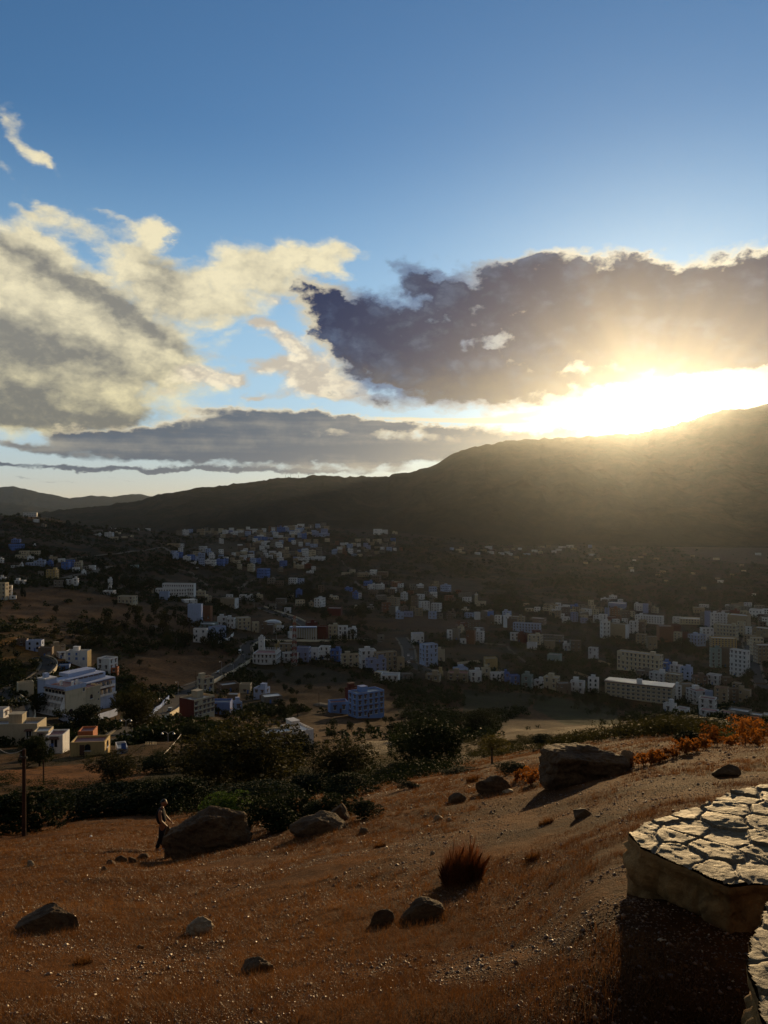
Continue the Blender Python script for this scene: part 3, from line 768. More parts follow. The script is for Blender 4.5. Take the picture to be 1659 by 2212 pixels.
TOWN.append(('below the left hillside', 'A', [
 (210,318,480,530,'cream',2,-10,{}), (325,435,478,530,'cream',2,-15,{}), (175,320,520,560,'cream',1,0,{}), (295,365,538,580,'white',1,0,{}), (400,495,575,645,'pale_blue',2,0,{}),
 (490,575,592,640,'blue',2,0,{}), (280,410,606,635,'pale_blue',1,0,{}), (530,618,542,585,'beige',1,0,{}), (665,760,600,685,'blue',2,-20,{}), (720,805,575,668,'blue',3,0,{}),
 (805,895,600,682,'cream',3,-25,{'dr':.6}), (780,860,656,702,'white',1,-10,{}), (0,42,556,606,'white',2,0,{}), (120,205,636,658,'white',1,0,{}), (220,250,616,640,'white',1,0,{}),
 (630,700,560,600,'white',1,0,{}), (503,632,680,772,'ochre',3,-28,{'dr':.7,'balc':2}), (0,66,762,795,'white',1,0,{}), (163,280,795,838,'white',1,-20,{}),
 (585,722,798,872,'grey',2,0,{'dr':.5,'hut':False}), (720,785,785,850,'white',2,0,{}), (785,850,775,850,'white',2,-15,{}), (955,1035,634,682,'white',1,0,{'hut':False,'dr':.6}),
 (1410,1500,632,680,'teal',1,-10,{'hut':False}), (1165,1215,780,840,'white',2,0,{}), (1170,1205,850,900,'white',1,0,{}), (1115,1250,908,955,'white',1,-20,{'hut':False}),
 (900,960,640,690,'grey',2,0,{}), (880,930,690,740,'white',1,0,{}), (415,470,700,750,'grey',1,0,{})]))
TOWN.append(('at the left field edge', 'A', [
 (-60,88,822,1010,'cream',4,-32,{'balc':1,'dr':.5,'kind':'apartment block'}), (85,135,850,985,'white',3,-10,{}), (108,172,962,1000,'white',1,0,{})]))
TOWN.append(('in the middle of the far town', 'B', [
 (830,890,240,305,'beige',3,-20,{}), (575,645,258,306,'grey',2,0,{}), (645,712,248,308,'white',3,0,{}), (1040,1086,345,395,'white',3,0,{}), (583,650,490,545,'blue',2,0,{}),
 (1010,1102,568,636,'blue',2,0,{}), (1437,1492,556,612,'blue',2,0,{}), (1448,1592,672,770,'blue',3,-25,{'dr':.8}), (540,600,500,570,'pale_blue',2,0,{}), (620,662,398,440,'white',2,0,{}),
 (480,620,398,430,'beige',1,0,{}), (885,1010,575,635,'white',2,0,{}), (815,885,500,560,'pale_blue',2,0,{}), (820,882,560,636,'pale_blue',3,0,{}), (1272,1328,470,500,'white',1,0,{}),
 (1240,1290,405,455,'white',2,0,{}), (1450,1520,308,355,'white',2,0,{}), (725,800,600,618,'white',1,0,{}), (1345,1420,620,700,'cream',3,-20,{}), (790,815,655,668,'white',1,0,{}),
 (650,735,535,590,'white',2,0,{}), (740,820,540,580,'pale_blue',2,0,{}), (1560,1640,770,845,'grey',3,-10,{})]))
TOWN.append(('in the far town by its hill', 'C', [
 (480,580,178,210,'white',2,0,{}), (690,735,194,218,'white',1,0,{}), (785,842,190,216,'white',1,0,{}), (1380,1470,240,300,'white',2,0,{}), (1470,1535,248,290,'white',2,0,{}),
 (1580,1640,268,292,'cream',1,0,{}), (605,657,290,345,'blue',2,0,{}), (815,877,278,308,'pale_blue',1,0,{}), (855,905,340,378,'cream',1,0,{}), (600,680,460,545,'white',4,0,{}),
 (680,757,470,535,'cream',3,0,{}), (540,700,548,590,'white',2,0,{}), (700,862,542,585,'white',1,0,{}), (332,390,498,572,'white',2,0,{}), (365,447,582,655,'blue',3,0,{}),
 (110,166,566,612,'blue',2,0,{}), (535,632,630,668,'cream',1,0,{}), (605,665,602,650,'white',2,0,{}), (632,710,620,685,'dark_red',2,0,{'win':'plain','prob':0}), (708,757,646,692,'white',2,0,{}),
 (655,732,697,716,'white',1,0,{}), (463,560,770,838,'white',3,-12,{}), (560,632,775,835,'pale_blue',3,-15,{}), (235,322,778,842,'grey',3,-15,{}), (322,408,800,852,'brown',2,0,{}),
 (1120,1187,680,728,'cream',2,-20,{}), (1035,1120,712,735,'cream',1,0,{}), (1340,1420,682,742,'white',2,0,{}), (1205,1340,718,760,'beige',1,0,{}), (1345,1465,745,805,'brown',2,0,{}),
 (1420,1537,702,750,'brown',2,0,{}), (1273,1370,805,852,'blue',1,-10,{}), (1315,1412,842,895,'white',2,0,{}), (1410,1497,838,890,'white',2,0,{}), (783,845,848,935,'brown',4,0,{}),
 (1068,1155,874,912,'blue',1,0,{}), (345,405,660,705,'grey',1,0,{}), (930,985,465,512,'pale_blue',2,0,{}), (1100,1160,455,508,'white',2,0,{}), (1155,1205,450,498,'grey',2,0,{})]))
TOWN.append(('in the gardens at the centre', 'C', [
 (1152,1217,922,995,'blue',2,-15,{}), (1215,1250,932,990,'white',2,0,{}), (540,610,898,985,'blue',3,-15,{'prob':.1}), (450,520,938,985,'cream',1,0,{}), (318,442,992,1052,'grey',1,-10,{}),
 (535,640,1008,1072,'cream',2,0,{}), (680,735,1032,1100,'beige',2,0,{}), (738,862,990,1088,'white',3,-32,{'dr':1.6,'side_col':None}), (880,1045,1095,1175,'dark_red',1,-10,{'prob':0,'hut':False}),
 (415,490,1092,1148,'white',2,0,{'hut':False}), (1430,1495,960,1000,'grey',1,0,{}), (1170,1235,1085,1110,'cream',1,0,{}), (1310,1385,1080,1110,'grey',1,0,{}), (880,1005,970,1000,'cream',1,0,{})]))
TOWN.append(('beside the long white school', 'B', [
 (395,505,918,1002,'pale_blue',1,-10,{'prob':0,'hut':False}), (632,802,1005,1040,'white',1,0,{'hut':False,'prob':.3}), (785,890,912,962,'cream',1,0,{}), (890,955,965,1030,'cream',2,0,{}), (270,335,890,935,'beige',1,0,{}),
 (1055,1250,990,1092,'beige',2,-30,{'dr':.5,'prob':.35,'side_col':'white'}), (1118,1187,950,995,'white',2,0,{}), (1258,1340,952,1012,'white',2,0,{}), (1342,1422,962,1012,'white',2,0,{}),
 (1440,1512,952,1002,'cream',2,0,{}), (1580,1659,1050,1100,'grey',1,0,{})]))
TOWN.append(('above the road bend', 'I', [
 (28,142,-76,80,'pale_blue',4,0,{'prob':0,'dr':.5,'hut':False,'Z':1}), (138,218,-60,78,'brick',4,-25,{'dr':.6,'prob':.2,'hut':False}),
 (60,260,78,118,'teal',1,0,{}), (255,332,20,92,'white',2,-12,{'balc':1}), (328,396,30,108,'white',2,-15,{}), (393,512,28,120,'cream',3,0,{}), (522,578,60,140,'cream',2,0,{}),
 (590,700,82,152,'brown',2,-12,{'prob':.4}), (712,768,92,128,'white',1,0,{}), (800,865,140,190,'white',1,0,{})]))
TOWN.append(('behind the mast', 'I', [
 (935,1030,62,105,'dark_red',1,0,{'prob':0}), (1028,1112,95,192,'dark_red',2,0,{'prob':0,'hut':False}), (1108,1190,88,186,'cream',3,-10,{}), (1188,1260,92,192,'white',3,0,{'balc':1}), (1258,1332,112,195,'white',3,-20,{})]))
TOWN.append(('beside the mosque', 'I', [
 (700,745,235,290,'ochre',1,0,{}), (733,852,228,302,'beige',2,-8,{'dr':.7}), (755,882,300,378,'white',2,0,{'dr':.5}), (862,978,258,372,'lilac',3,0,{'dr':.7}), (975,1045,262,352,'white',3,-10,{}), (1040,1132,252,350,'white',3,-15,{}),
 (1128,1215,275,362,'blue',2,-15,{'roof':1}), (1205,1352,312,408,'cream',3,12,{'dr':.4}), (1345,1482,280,425,'white',4,12,{'dr':.8,'kind':'apartment block'}), (1398,1560,348,455,'lilac',3,0,{'dr':.5,'kind':'apartment block'}),
 (1462,1642,298,445,'beige',4,25,{'dr':.4,'kind':'apartment block','balc':1}), (1632,1700,335,440,'beige',3,0,{'kind':'apartment block'})]))
TOWN.append(('by the road left of centre', 'I', [
 (255,425,545,602,'brown',1,0,{'prob':.2,'hut':False}), (425,522,540,612,'cream',2,-12,{'prob':.5}), (535,662,575,658,'pale_blue',2,-25,{'dr':.9}), (590,755,636,690,'grey',1,0,{'prob':.1,'hut':False}),
 (330,430,620,680,'brown',1,0,{'prob':.3}), (205,372,682,778,'blue',2,-10,{'prob':.4}), (370,442,680,750,'pale_blue',1,0,{})]))
TOWN.append(('in the brick quarter at the centre', 'D', [
 (235,360,318,378,'brick',2,0,{}), (232,302,375,432,'white',2,0,{}), (300,378,388,432,'grey',2,0,{}), (448,530,362,400,'grey',2,0,{}), (515,597,345,382,'white',1,0,{'prob':.2}),
 (650,735,368,425,'pale_blue',2,0,{}), (660,742,425,492,'white',2,0,{}), (775,892,352,422,'pale_blue',3,-30,{'prob':.2}), (818,922,462,528,'brick',3,-15,{}), (970,1117,435,500,'grey',3,20,{'dr':.5}),
 (1012,1112,485,540,'white',2,-15,{}), (345,425,435,530,'white',3,-20,{}), (195,342,485,592,'beige',4,-30,{'dr':.6,'balc':1}), (140,240,540,650,'brick',3,0,{}), (508,607,452,505,'white',2,-20,{}),
 (455,542,468,592,'brown',4,-15,{'prob':.5}), (540,662,528,632,'white',4,20,{'balc':1}), (672,792,548,636,'white',3,-20,{'balc':1}), (645,737,638,715,'pale_blue',2,0,{}), (735,800,658,712,'grey',2,0,{'prob':0}),
 (838,942,658,710,'brown',2,0,{}), (888,940,630,660,'brown',1,0,{}), (290,380,642,714,'pale_blue',2,0,{}), (378,478,638,692,'lilac',1,0,{}), (500,582,600,682,'beige',3,0,{'balc':1}), (222,322,580,668,'grey',3,-30,{'prob':.1,'side_col':'white'}),
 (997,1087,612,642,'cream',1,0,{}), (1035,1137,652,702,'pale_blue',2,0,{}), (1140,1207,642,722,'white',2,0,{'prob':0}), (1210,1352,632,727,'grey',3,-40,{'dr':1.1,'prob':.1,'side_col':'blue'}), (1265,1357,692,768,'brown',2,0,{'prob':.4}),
 (1360,1437,678,772,'white',3,-10,{}), (1500,1602,708,812,'brown',3,0,{'prob':.5}), (1070,1212,738,812,'brown',3,12,{'dr':.5}), (940,1067,758,802,'brick',1,0,{}),
 (845,905,835,945,'white',3,15,{}), (900,987,825,942,'grey',3,0,{'prob':0,'hut':False}), (960,1034,800,866,'cream',2,-15,{}), (1050,1157,842,985,'brick',4,0,{'prob':.15,'dr':.6}), (1153,1252,852,970,'white',4,-10,{'balc':2}),
 (1130,1250,814,850,'grey',1,0,{}), (985,1055,930,982,'white',1,0,{}), (75,200,460,510,'grey',2,0,{}), (0,106,410,460,'brown',2,0,{}), (330,430,585,640,'brown',2,0,{})]))
TOWN.append(('below the brick quarter', 'D', [
 (457,599,870,978,'white',3,12,{'dr':.7,'prob':.5,'roof':1,'hut':False}), (548,748,995,1235,'pale_blue',5,30,{'dr':.75,'kind':'apartment block','balc':1}), (742,820,1048,1168,'cream',3,0,{}),
 (1242,1392,1140,1272,'ochre',3,0,{'prob':.5,'hut':False}), (95,170,890,940,'grey',1,0,{'prob':.3})]))
TOWN.append(('in the row below the dry slope', 'K', [
 (45,160,568,612,'cream',1,0,{'hut':False}), (100,238,585,642,'white',1,-8,{}), (240,345,580,635,'grey',1,0,{'hut':False}), (440,560,585,635,'beige',1,0,{}), (515,577,563,602,'ochre',1,0,{'prob':.3}),
 (650,770,538,590,'pale_blue',1,0,{}), (615,768,572,636,'beige',2,0,{'roof':2}), (775,872,562,642,'white',2,0,{'balc':1}), (868,942,535,612,'cream',2,0,{}), (935,1020,572,632,'white',2,0,{'win':'arch'}),
 (1018,1050,568,632,'white',2,0,{}), (1045,1087,572,640,'blue',2,0,{}), (1083,1167,592,668,'blue',2,0,{'roof':1}), (1180,1270,588,692,'teal',2,-18,{'balc':2,'hut':True}), (1275,1352,628,692,'white',2,0,{'balc':1}),
 (1350,1477,610,702,'cream',2,-15,{}), (1440,1562,655,732,'brown',2,0,{'prob':.5}), (1562,1665,640,722,'white',2,-8,{'balc':2,'hut':True})]))
TOWN.append(('at the right of the dry slope', 'K', [
 (1115,1332,192,262,'pale_blue',3,-12,{'dr':.3}), (1260,1330,245,280,'dark_red',1,0,{'prob':.2}), (1245,1372,152,202,'brown',2,-15,{'prob':.4,'hut':False}), (1095,1157,262,322,'white',2,0,{}), (1150,1227,270,335,'dark_red',2,0,{'prob':0}),
 (1228,1347,282,352,'cream',3,-15,{'balc':1}), (1222,1302,340,386,'white',1,0,{'prob':.2,'hut':False}), (1345,1422,278,330,'grey',2,0,{}), (1355,1437,325,386,'beige',2,0,{'prob':.3}), (1415,1506,284,332,'grey',2,-15,{}),
 (1500,1562,348,400,'white',1,0,{}), (1553,1641,322,418,'brown',3,10,{'dr':.7,'side_col':'teal'}), (1380,1492,432,486,'teal',1,-15,{'prob':.3,'hut':False})]))
TOWN.append(('in the right-hand town', 'E', [
 (130,240,335,400,'pale_blue',2,-20,{}), (140,240,385,530,'white',3,40,{'dr':1.2,'prob':.2}), (250,400,400,470,'beige',2,0,{}), (760,840,332,422,'beige',3,0,{}), (845,942,405,482,'white',2,0,{}), (950,1037,348,462,'lilac',4,0,{}), (1062,1152,418,476,'lilac',2,0,{}), (932,1062,265,322,'blue',2,0,{}),
 (1410,1612,238,302,'lilac',2,0,{'prob':.1}), (1220,1312,385,475,'white',3,0,{'balc':2}), (1290,1392,372,462,'white',3,-10,{}), (705,802,256,322,'beige',3,0,{}), (512,587,285,342,'white',2,-15,{}), (400,507,302,336,'cream',1,0,{}),
 (1415,1502,148,186,'white',1,0,{}), (1315,1420,182,206,'white',1,0,{}), (1360,1412,292,400,'lilac',4,0,{}), (1375,1502,402,455,'dark_red',2,0,{'prob':0}), (1080,1180,270,345,'beige',3,0,{}), (1170,1250,262,330,'cream',3,0,{}),
 (1240,1330,290,360,'beige',3,0,{}), (1060,1160,345,415,'brown',3,0,{}), (840,945,290,372,'brown',3,0,{}), (1150,1215,420,470,'grey',2,0,{}), (1410,1540,300,385,'brick',3,0,{}), (1540,1659,330,440,'brown',3,0,{}), (1490,1560,385,445,'brick',2,0,{}),
 (1303,1422,460,662,'white',4,30,{'dr':.7,'balc':1}), (1420,1645,490,665,'beige',5,-25,{'dr':.5,'prob':0,'hut':False,'side_col':'white'}), (1162,1282,775,905,'white',3,-15,{'dr':.7}),
 (1163,1283,1135,1308,'white',3,-8,{'dr':.7,'win':'arch','hut':True}), (610,740,295,330,'cream',1,0,{}), (380,450,240,270,'beige',1,0,{})]))
TOWN.append(('in the right-hand apartment quarter', 'Z', [
 (55,162,245,328,'white',3,0,{}), (158,222,242,355,'lilac',4,0,{'prob':.1}), (215,262,228,350,'brown',4,0,{'prob':.4}), (260,346,292,356,'cream',2,0,{}), (70,402,392,482,'white',3,-12,{'dr':.35,'kind':'apartment block'}), (515,612,405,482,'white',3,0,{'balc':2}),
 (600,852,425,492,'cream',2,0,{}), (845,907,340,510,'grey',5,0,{'prob':.2}), (900,967,332,518,'lilac',5,0,{'prob':0}), (962,1052,355,528,'white',5,0,{'balc':2}), (1048,1187,362,500,'white',4,0,{'balc':1}), (1070,1152,418,472,'dark_red',1,0,{'prob':0,'hut':False}),
 (1183,1442,385,560,'beige',4,0,{'prob':.1}), (845,1002,540,685,'white',4,15,{'win':'hood'}), (1015,1295,500,685,'cream',4,-18,{'dr':.45,'kind':'apartment block'}), (1290,1385,460,630,'cream',4,-20,{'kind':'apartment block'}),
 (325,520,515,705,'brick',5,0,{'prob':0}), (500,612,500,700,'dark_red',5,0,{'prob':0,'hut':False}), (528,627,585,725,'cream',4,0,{}), (618,707,585,705,'dark_red',3,0,{'prob':0}), (702,905,622,752,'pale_blue',3,-40,{'dr':1.1}), (75,202,610,728,'beige',3,-12,{'balc':1}),
 (200,327,640,800,'beige',4,12,{'prob':.2}), (965,1272,660,795,'ochre',5,12,{'dr':.5,'kind':'apartment block','cols':8}), (960,1097,782,1012,'teal',5,0,{'dr':.6,'kind':'apartment block'}), (1092,1212,775,1000,'brown',5,0,{'prob':.1}), (1210,1432,805,1128,'white',6,-28,{'dr':.4,'kind':'apartment block','balc':2}),
 (1445,1600,655,860,'cream',5,20,{'kind':'apartment block','balc':2}), (1490,1720,745,970,'beige',5,22,{'kind':'apartment block','balc':2}), (1495,1720,540,645,'beige',3,0,{'prob':.3}), (1440,1602,315,405,'white',2,0,{'win':'arch'}), (1550,1720,410,500,'grey',3,0,{}),
 (1600,1720,310,370,'white',2,0,{}), (-5,107,460,606,'white',4,0,{}), (105,187,470,600,'brown',3,0,{'prob':.2}), (1200,1330,320,360,'dark_red',1,0,{'prob':0}), (1330,1430,330,380,'cream',1,0,{}), (1050,1200,330,365,'brown',1,0,{})]))
TOWN.append(('by the long white block', 'L', [
 (498,842,428,572,'cream',4,-22,{'dr':.25,'kind':'apartment block','balc':1,'cols':10}), (780,908,495,575,'blue',2,-20,{}), (838,905,490,560,'blue',2,0,{}), (903,1000,515,605,'white',3,-25,{}), (985,1077,532,642,'pale_blue',4,-20,{'win':'arch'}), (745,892,575,655,'white',3,-25,{'balc':1}), (875,1000,585,672,'cream',3,-20,{'balc':1}),
 (640,760,560,600,'grey',1,-10,{})]))
TOWN.append(('in the bottom right streets', 'G', [
 (525,620,195,360,'white',4,30,{'dr':1.2}), (595,765,178,312,'beige',3,20,{'dr':.8,'prob':.4}), (750,930,85,200,'brown',2,0,{'roof':2}), (925,1100,70,190,'white',2,0,{}), (1095,1228,95,192,'brown',2,0,{'prob':.1,'hut':False}), (680,960,262,420,'white',3,35,{'dr':1.2,'roof':2}),
 (905,992,262,420,'pale_blue',3,0,{}), (832,1038,350,498,'white',2,-10,{'dr':.8,'roof':2}), (840,1062,500,570,'white',1,-15,{'hut':False,'roof':2}), (1020,1185,222,432,'beige',4,-10,{'balc':1,'roof':2}), (1180,1302,228,412,'brown',4,0,{'balc':2}), (1298,1452,248,402,'beige',3,-10,{'balc':1}),
 (1230,1370,170,240,'beige',2,0,{'win':'arch'}), (405,560,420,530,'white',1,-25,{'roof':2,'hut':True}), (560,717,470,570,'white',1,-20,{'win':'arch','roof':2,'hut':False}), (1075,1262,520,600,'cream',1,-20,{'roof':2,'hut':False}), (1190,1452,500,590,'grey',1,-12,{'hut':False,'prob':.2}),
 (1450,1600,545,640,'grey',1,-10,{'hut':False,'prob':.1}), (1610,1720,545,640,'cream',1,0,{'hut':False})]))
SPECS = []
for zone, c, rows in TOWN:
    for x0, x1, yt, yb, colr, st, rz, op in rows:
        op = dict(op); op.pop('Z', None)
        if op.get('roof') in (1, 2): op['roof'] = {1: M_ROOFBLUE, 2: M_ROOFRED}[op['roof']]
        SPECS.append(((cu(c, x0), cu(c, x1), cv(c, yt), cv(c, yb), colr, st, rz), dict(zone=zone, **op)))

def scatter_houses(poly, n, zone, colours, hpx=(7, 13), wpx=(9, 20), seed=1, st=None):
    r = random.Random(seed)
    us = [p[0] for p in poly]; vs = [p[1] for p in poly]
    pts = []
    t = 0
    while len(pts) < n and t < 6000:
        t += 1
        u = r.uniform(min(us), max(us)); v = r.uniform(min(vs), max(vs))
        if not inside(np.array([u]), np.array([v]), poly)[0]: continue
        if any(abs(u - a) < 9 and abs(v - b) < 4.0 for a, b in pts): continue
        pts.append((u, v))
    for u, v in sorted(pts, key=lambda p: p[1]):
        w = r.uniform(*wpx); h = r.uniform(*hpx)
        colr = r.choice(colours)
        SPECS.append(((u - w / 2, u + w / 2, v - h, v, colr, st or (3 if h > 10.5 else 2 if h > 7 else 1), r.choice((-25, -12, 0, 10, 20))), dict(dr=r.uniform(.6, .9), zone=zone, hut=False, parts=False)))
MIX = ['white'] * 5 + ['cream'] * 2 + ['beige'] * 4 + ['brown'] * 3 + ['grey'] * 3 + ['pale_blue'] * 3 + ['blue', 'lilac', 'brick']
scatter_houses([(385,1146),(400,1141),(470,1139),(560,1137),(640,1134),(706,1142),(712,1160),(640,1165),(600,1175),(560,1180),(520,1172),(440,1152)], 96, 'along the skyline of the far town', MIX, hpx=(5.5, 12), wpx=(8, 17), seed=3)
scatter_houses([(560,1176),(600,1168),(690,1175),(705,1205),(640,1215),(560,1218),(500,1215),(450,1206),(490,1190)], 66, 'halfway up the far town', MIX, seed=5, hpx=(6, 11), wpx=(9, 16))
scatter_houses([(370,1182),(445,1192),(520,1207),(590,1224),(540,1236),(470,1222),(400,1212),(372,1208)], 16, 'on the lower left tongue of the far town', ['pale_blue', 'white', 'blue', 'white', 'lilac', 'cream'], seed=6)
scatter_houses([(715,1178),(760,1172),(850,1168),(868,1190),(800,1206),(722,1198)], 44, 'on the far slope right of the town', MIX, seed=8, hpx=(4, 9), wpx=(7, 14))
scatter_houses([(962,1185),(1300,1181),(1310,1195),(1100,1200),(970,1196)], 26, 'in the hamlet strung along the plain', ['white', 'white', 'cream', 'pale_blue', 'beige'], seed=9, hpx=(3, 6), wpx=(8, 17))
scatter_houses([(1000,1200),(1300,1198),(1640,1195),(1640,1290),(1480,1280),(1250,1220),(1020,1212)], 26, 'scattered over the dark plain', ['white', 'cream', 'beige', 'beige'], seed=10, hpx=(3, 5.5), wpx=(7, 14))
scatter_houses([(1180,1318),(1240,1308),(1350,1304),(1370,1330),(1300,1344),(1190,1336)], 22, 'packed at the back of the right-hand town', ['beige', 'cream', 'white', 'brown', 'grey'], seed=12, hpx=(8, 14), wpx=(11, 18))
scatter_houses([(1560,1318),(1659,1316),(1659,1400),(1620,1395),(1600,1340)], 12, 'crowded at the right edge', ['beige', 'cream', 'white', 'brown', 'grey'], seed=14, hpx=(10, 18), wpx=(14, 26))
scatter_houses([(1480,1318),(1500,1312),(1640,1310),(1650,1320),(1500,1326)], 8, 'on the back row of the apartment quarter', ['beige', 'cream', 'white'], seed=15, hpx=(8, 12), wpx=(14, 26))

scatter_houses([(830,1262),(900,1258),(1000,1275),(1000,1310),(930,1325),(840,1320)], 22, 'filling the brick quarter', ['beige', 'brown', 'grey', 'white', 'brick'], seed=31, hpx=(7, 12), wpx=(9, 16))
scatter_houses([(1200,1325),(1330,1320),(1400,1345),(1400,1370),(1280,1350)], 16, 'behind the beige blank tower', ['beige', 'brown', 'white', 'cream'], seed=33, hpx=(8, 13), wpx=(10, 18))
# the 285 that show largest are objects; the rest of the far crowd is one mass
order = sorted((i for i, (a, k) in enumerate(SPECS) if k.get('kind') != 'apartment block'), key=lambda i: -(min(SPECS[i][0][1], 1659) - max(SPECS[i][0][0], 0)) * (SPECS[i][0][3] - SPECS[i][0][2]))
small = set(order[285:])
for i, (a, k) in enumerate(SPECS):
    house(*a, mass=i in small, **k)
mass = MASS.build("far_houses", MASS_MATS)
tag(mass, "crowd of tiny far houses on the slopes and the plain", "houses", kind='stuff')
# ------------------------------------------------------------------ roads, tracks, cars, lamps
def asphalt():
    m, nt, b = mat_new("worn_asphalt"); tc = nt.nodes.new('ShaderNodeTexCoord'); n = nnoise(nt, tc.outputs['Object'], .5, 6, .6); n2 = nnoise(nt, tc.outputs['Object'], 6., 4, .6)
    nt.links.new(nmix(nt, ((n - .5) * 1.5 + (n2 - .5)).smooth(-.4, .4), (.030, .029, .028), (.060, .056, .052)), b.inputs['Base Color'])
    b.inputs['Roughness'].default_value = .9; b.inputs['Specular IOR Level'].default_value = .08; return m
M_ASPH = asphalt()
M_PAVE = plain("pale_paving", (.15, .13, .10), .9, .05)
M_TRACK = plain("beaten_earth", (.12, .095, .07), .9, .1)
def path_world(uv, ymin=60, n=None):
    P = [hit(u, v, ymin)[:2] for u, v in uv]
    out = []
    for i in range(len(P) - 1):
        p0 = P[max(i - 1, 0)]; p1 = P[i]; p2 = P[i + 1]; p3 = P[min(i + 2, len(P) - 1)]
        L = math.hypot(p2[0] - p1[0], p2[1] - p1[1]); k = max(2, int(L / 4))
        for j in range(k):
            t = j / k
            out.append(tuple(.5 * (2 * b + (c - a) * t + (2 * a - 5 * b + 4 * c - d) * t * t + (3 * b - a - 3 * c + d) * t ** 3) for a, b, c, d in zip(p0, p1, p2, p3)))
    out.append(P[-1]); A = np.array(out)
    kz = np.array([1, 2, 3, 2, 1]) / 9.; Ap = np.pad(A, ((2, 2), (0, 0)), mode='edge')
    return np.stack([np.convolve(Ap[:, i], kz, mode='valid') for i in range(2)], 1)
def frame(A):
    T = np.gradient(A, axis=0); T /= np.maximum(np.linalg.norm(T, axis=1, keepdims=True), 1e-6)
    return np.stack([-T[:, 1], T[:, 0]], 1)
ROADS = []
def strip(A, N, offs, lift, mat, name):
    "offs: list of (sideways metres, extra height)"
    zc = np.max([land_z(A[:, 0] + N[:, 0] * o, A[:, 1] + N[:, 1] * o) for o in np.linspace(-4, 4, 5)], 0)
    kz = np.ones(7) / 7; zc = np.maximum(np.convolve(np.pad(zc, 3, mode='edge'), kz, mode='valid'), zc - .4)
    v = []
    for o, h in offs: v.append(np.stack([A[:, 0] + N[:, 0] * o, A[:, 1] + N[:, 1] * o, zc + lift + h], 1))
    v = np.stack(v, 1); n, m = v.shape[:2]; idx = np.arange(n * m).reshape(n, m)
    f = np.stack([idx[:-1, :-1], idx[1:, :-1], idx[1:, 1:], idx[:-1, 1:]], -1).reshape(-1, 4)
    me = np_mesh(name, v.reshape(-1, 3), f); me.materials.append(mat)
    return link_mesh(name, me), zc
def road(uv, w=7, ymin=60, kerb=True, walls=(), mat=None, label=None):
    A = path_world(uv, ymin); N = frame(A); h = w / 2
    for a in A[::2]: FOOT.append((a[0], a[1], h + 1.5))
    o, zc = strip(A, N, [(-h, -.0), (0, .05), (h, 0)] if kerb else [(-h - .3, -.7), (-h, 0), (h, 0), (h + .3, -.7)], .12, mat or M_ASPH, 'road' if kerb else 'path'); tag(o, kind='structure')
    if kerb:
        for s in (-1, 1):
            o, _ = strip(A, N, [(s * h, 0), (s * h, .14), (s * (h + 1.8), .14), (s * (h + 1.8), -1.2)][::s], .12, M_PAVE, 'pavement'); tag(o, kind='structure')
    for s, hh, lb in walls:
        a = h + 1.85
        o, _ = strip(A, N, [(s * a, -1), (s * a, hh), (s * (a + .3), hh), (s * (a + .3), -1.5)][::s], .12, W['cream'], 'road_wall')
        tag(o, lb, 'wall')
    return A, zc
r_hotel = road([(10,1600),(17,1579),(36,1565),(46,1548),(36,1523),(17,1509),(6,1495),(28,1484),(62,1473),(90,1459),(104,1442),(98,1428),(76,1417)], 6, 150, walls=[(-1, .7, 'pale low wall on the outer side of the winding hotel road')])
r_main = road([(236,1600),(280,1575),(322,1555),(361,1534),(384,1512),(403,1492),(426,1480),(468,1459),(496,1445),(521,1431),(532,1414),(530,1400),(544,1389),(575,1383),(640,1383),(770,1381),(818,1388)], 7, 150,
              walls=[(-1, .8, 'low cream wall along the right side of the main road')])
r_up = road([(560,1312),(579,1319),(597,1325),(621,1333),(643,1343),(662,1355)], 8, 200, walls=[(1, 1.4, 'white parapet wall along the upper road with parked cars')])
r_str = road([(866,1378),(872,1386),(882,1402),(884,1420),(885,1434),(904,1444),(922,1455)], 9, 200)
r_right = road([(1632,1350),(1622,1369),(1614,1390),(1622,1410),(1628,1430),(1634,1459),(1650,1490)], 8, 200)
road([(120,1212),(174,1204),(210,1202),(250,1198),(290,1191),(332,1186),(351,1183),(365,1190),(376,1198)], 7, 300, kerb=False, mat=M_PAVE)
road([(336,1224),(365,1227),(395,1233),(413,1238),(423,1249),(437,1259),(451,1268)], 6, 300, kerb=False, mat=M_TRACK)
road([(515,1271),(527,1267),(532,1259),(542,1255),(560,1252)], 6, 300, kerb=False, mat=M_PAVE)
road([(136,1250),(166,1243),(196,1238),(214,1230),(234,1225)], 14, 300, kerb=False, mat=M_PAVE)
road([(1027,1389),(1056,1391),(1096,1394),(1130,1396)], 5, 200, kerb=False, mat=M_PAVE)
road([(1096,1396),(1108,1408),(1126,1424),(1140,1434),(1165,1445)], 2.2, 200, kerb=False, mat=M_TRACK)
road([(765,1255),(772,1262),(785,1270),(792,1272)], 6, 300, kerb=False, mat=M_TRACK)
road([(700,1190),(735,1208),(745,1222),(800,1238),(850,1250)], 4, 300, kerb=False, mat=M_TRACK)
road([(320,1352),(345,1358),(372,1368)], 9, 200, kerb=False, mat=M_TRACK)
road([(790,1532),(760,1527),(730,1526),(700,1524),(680,1520)], 5, 200, kerb=False, mat=M_PAVE)

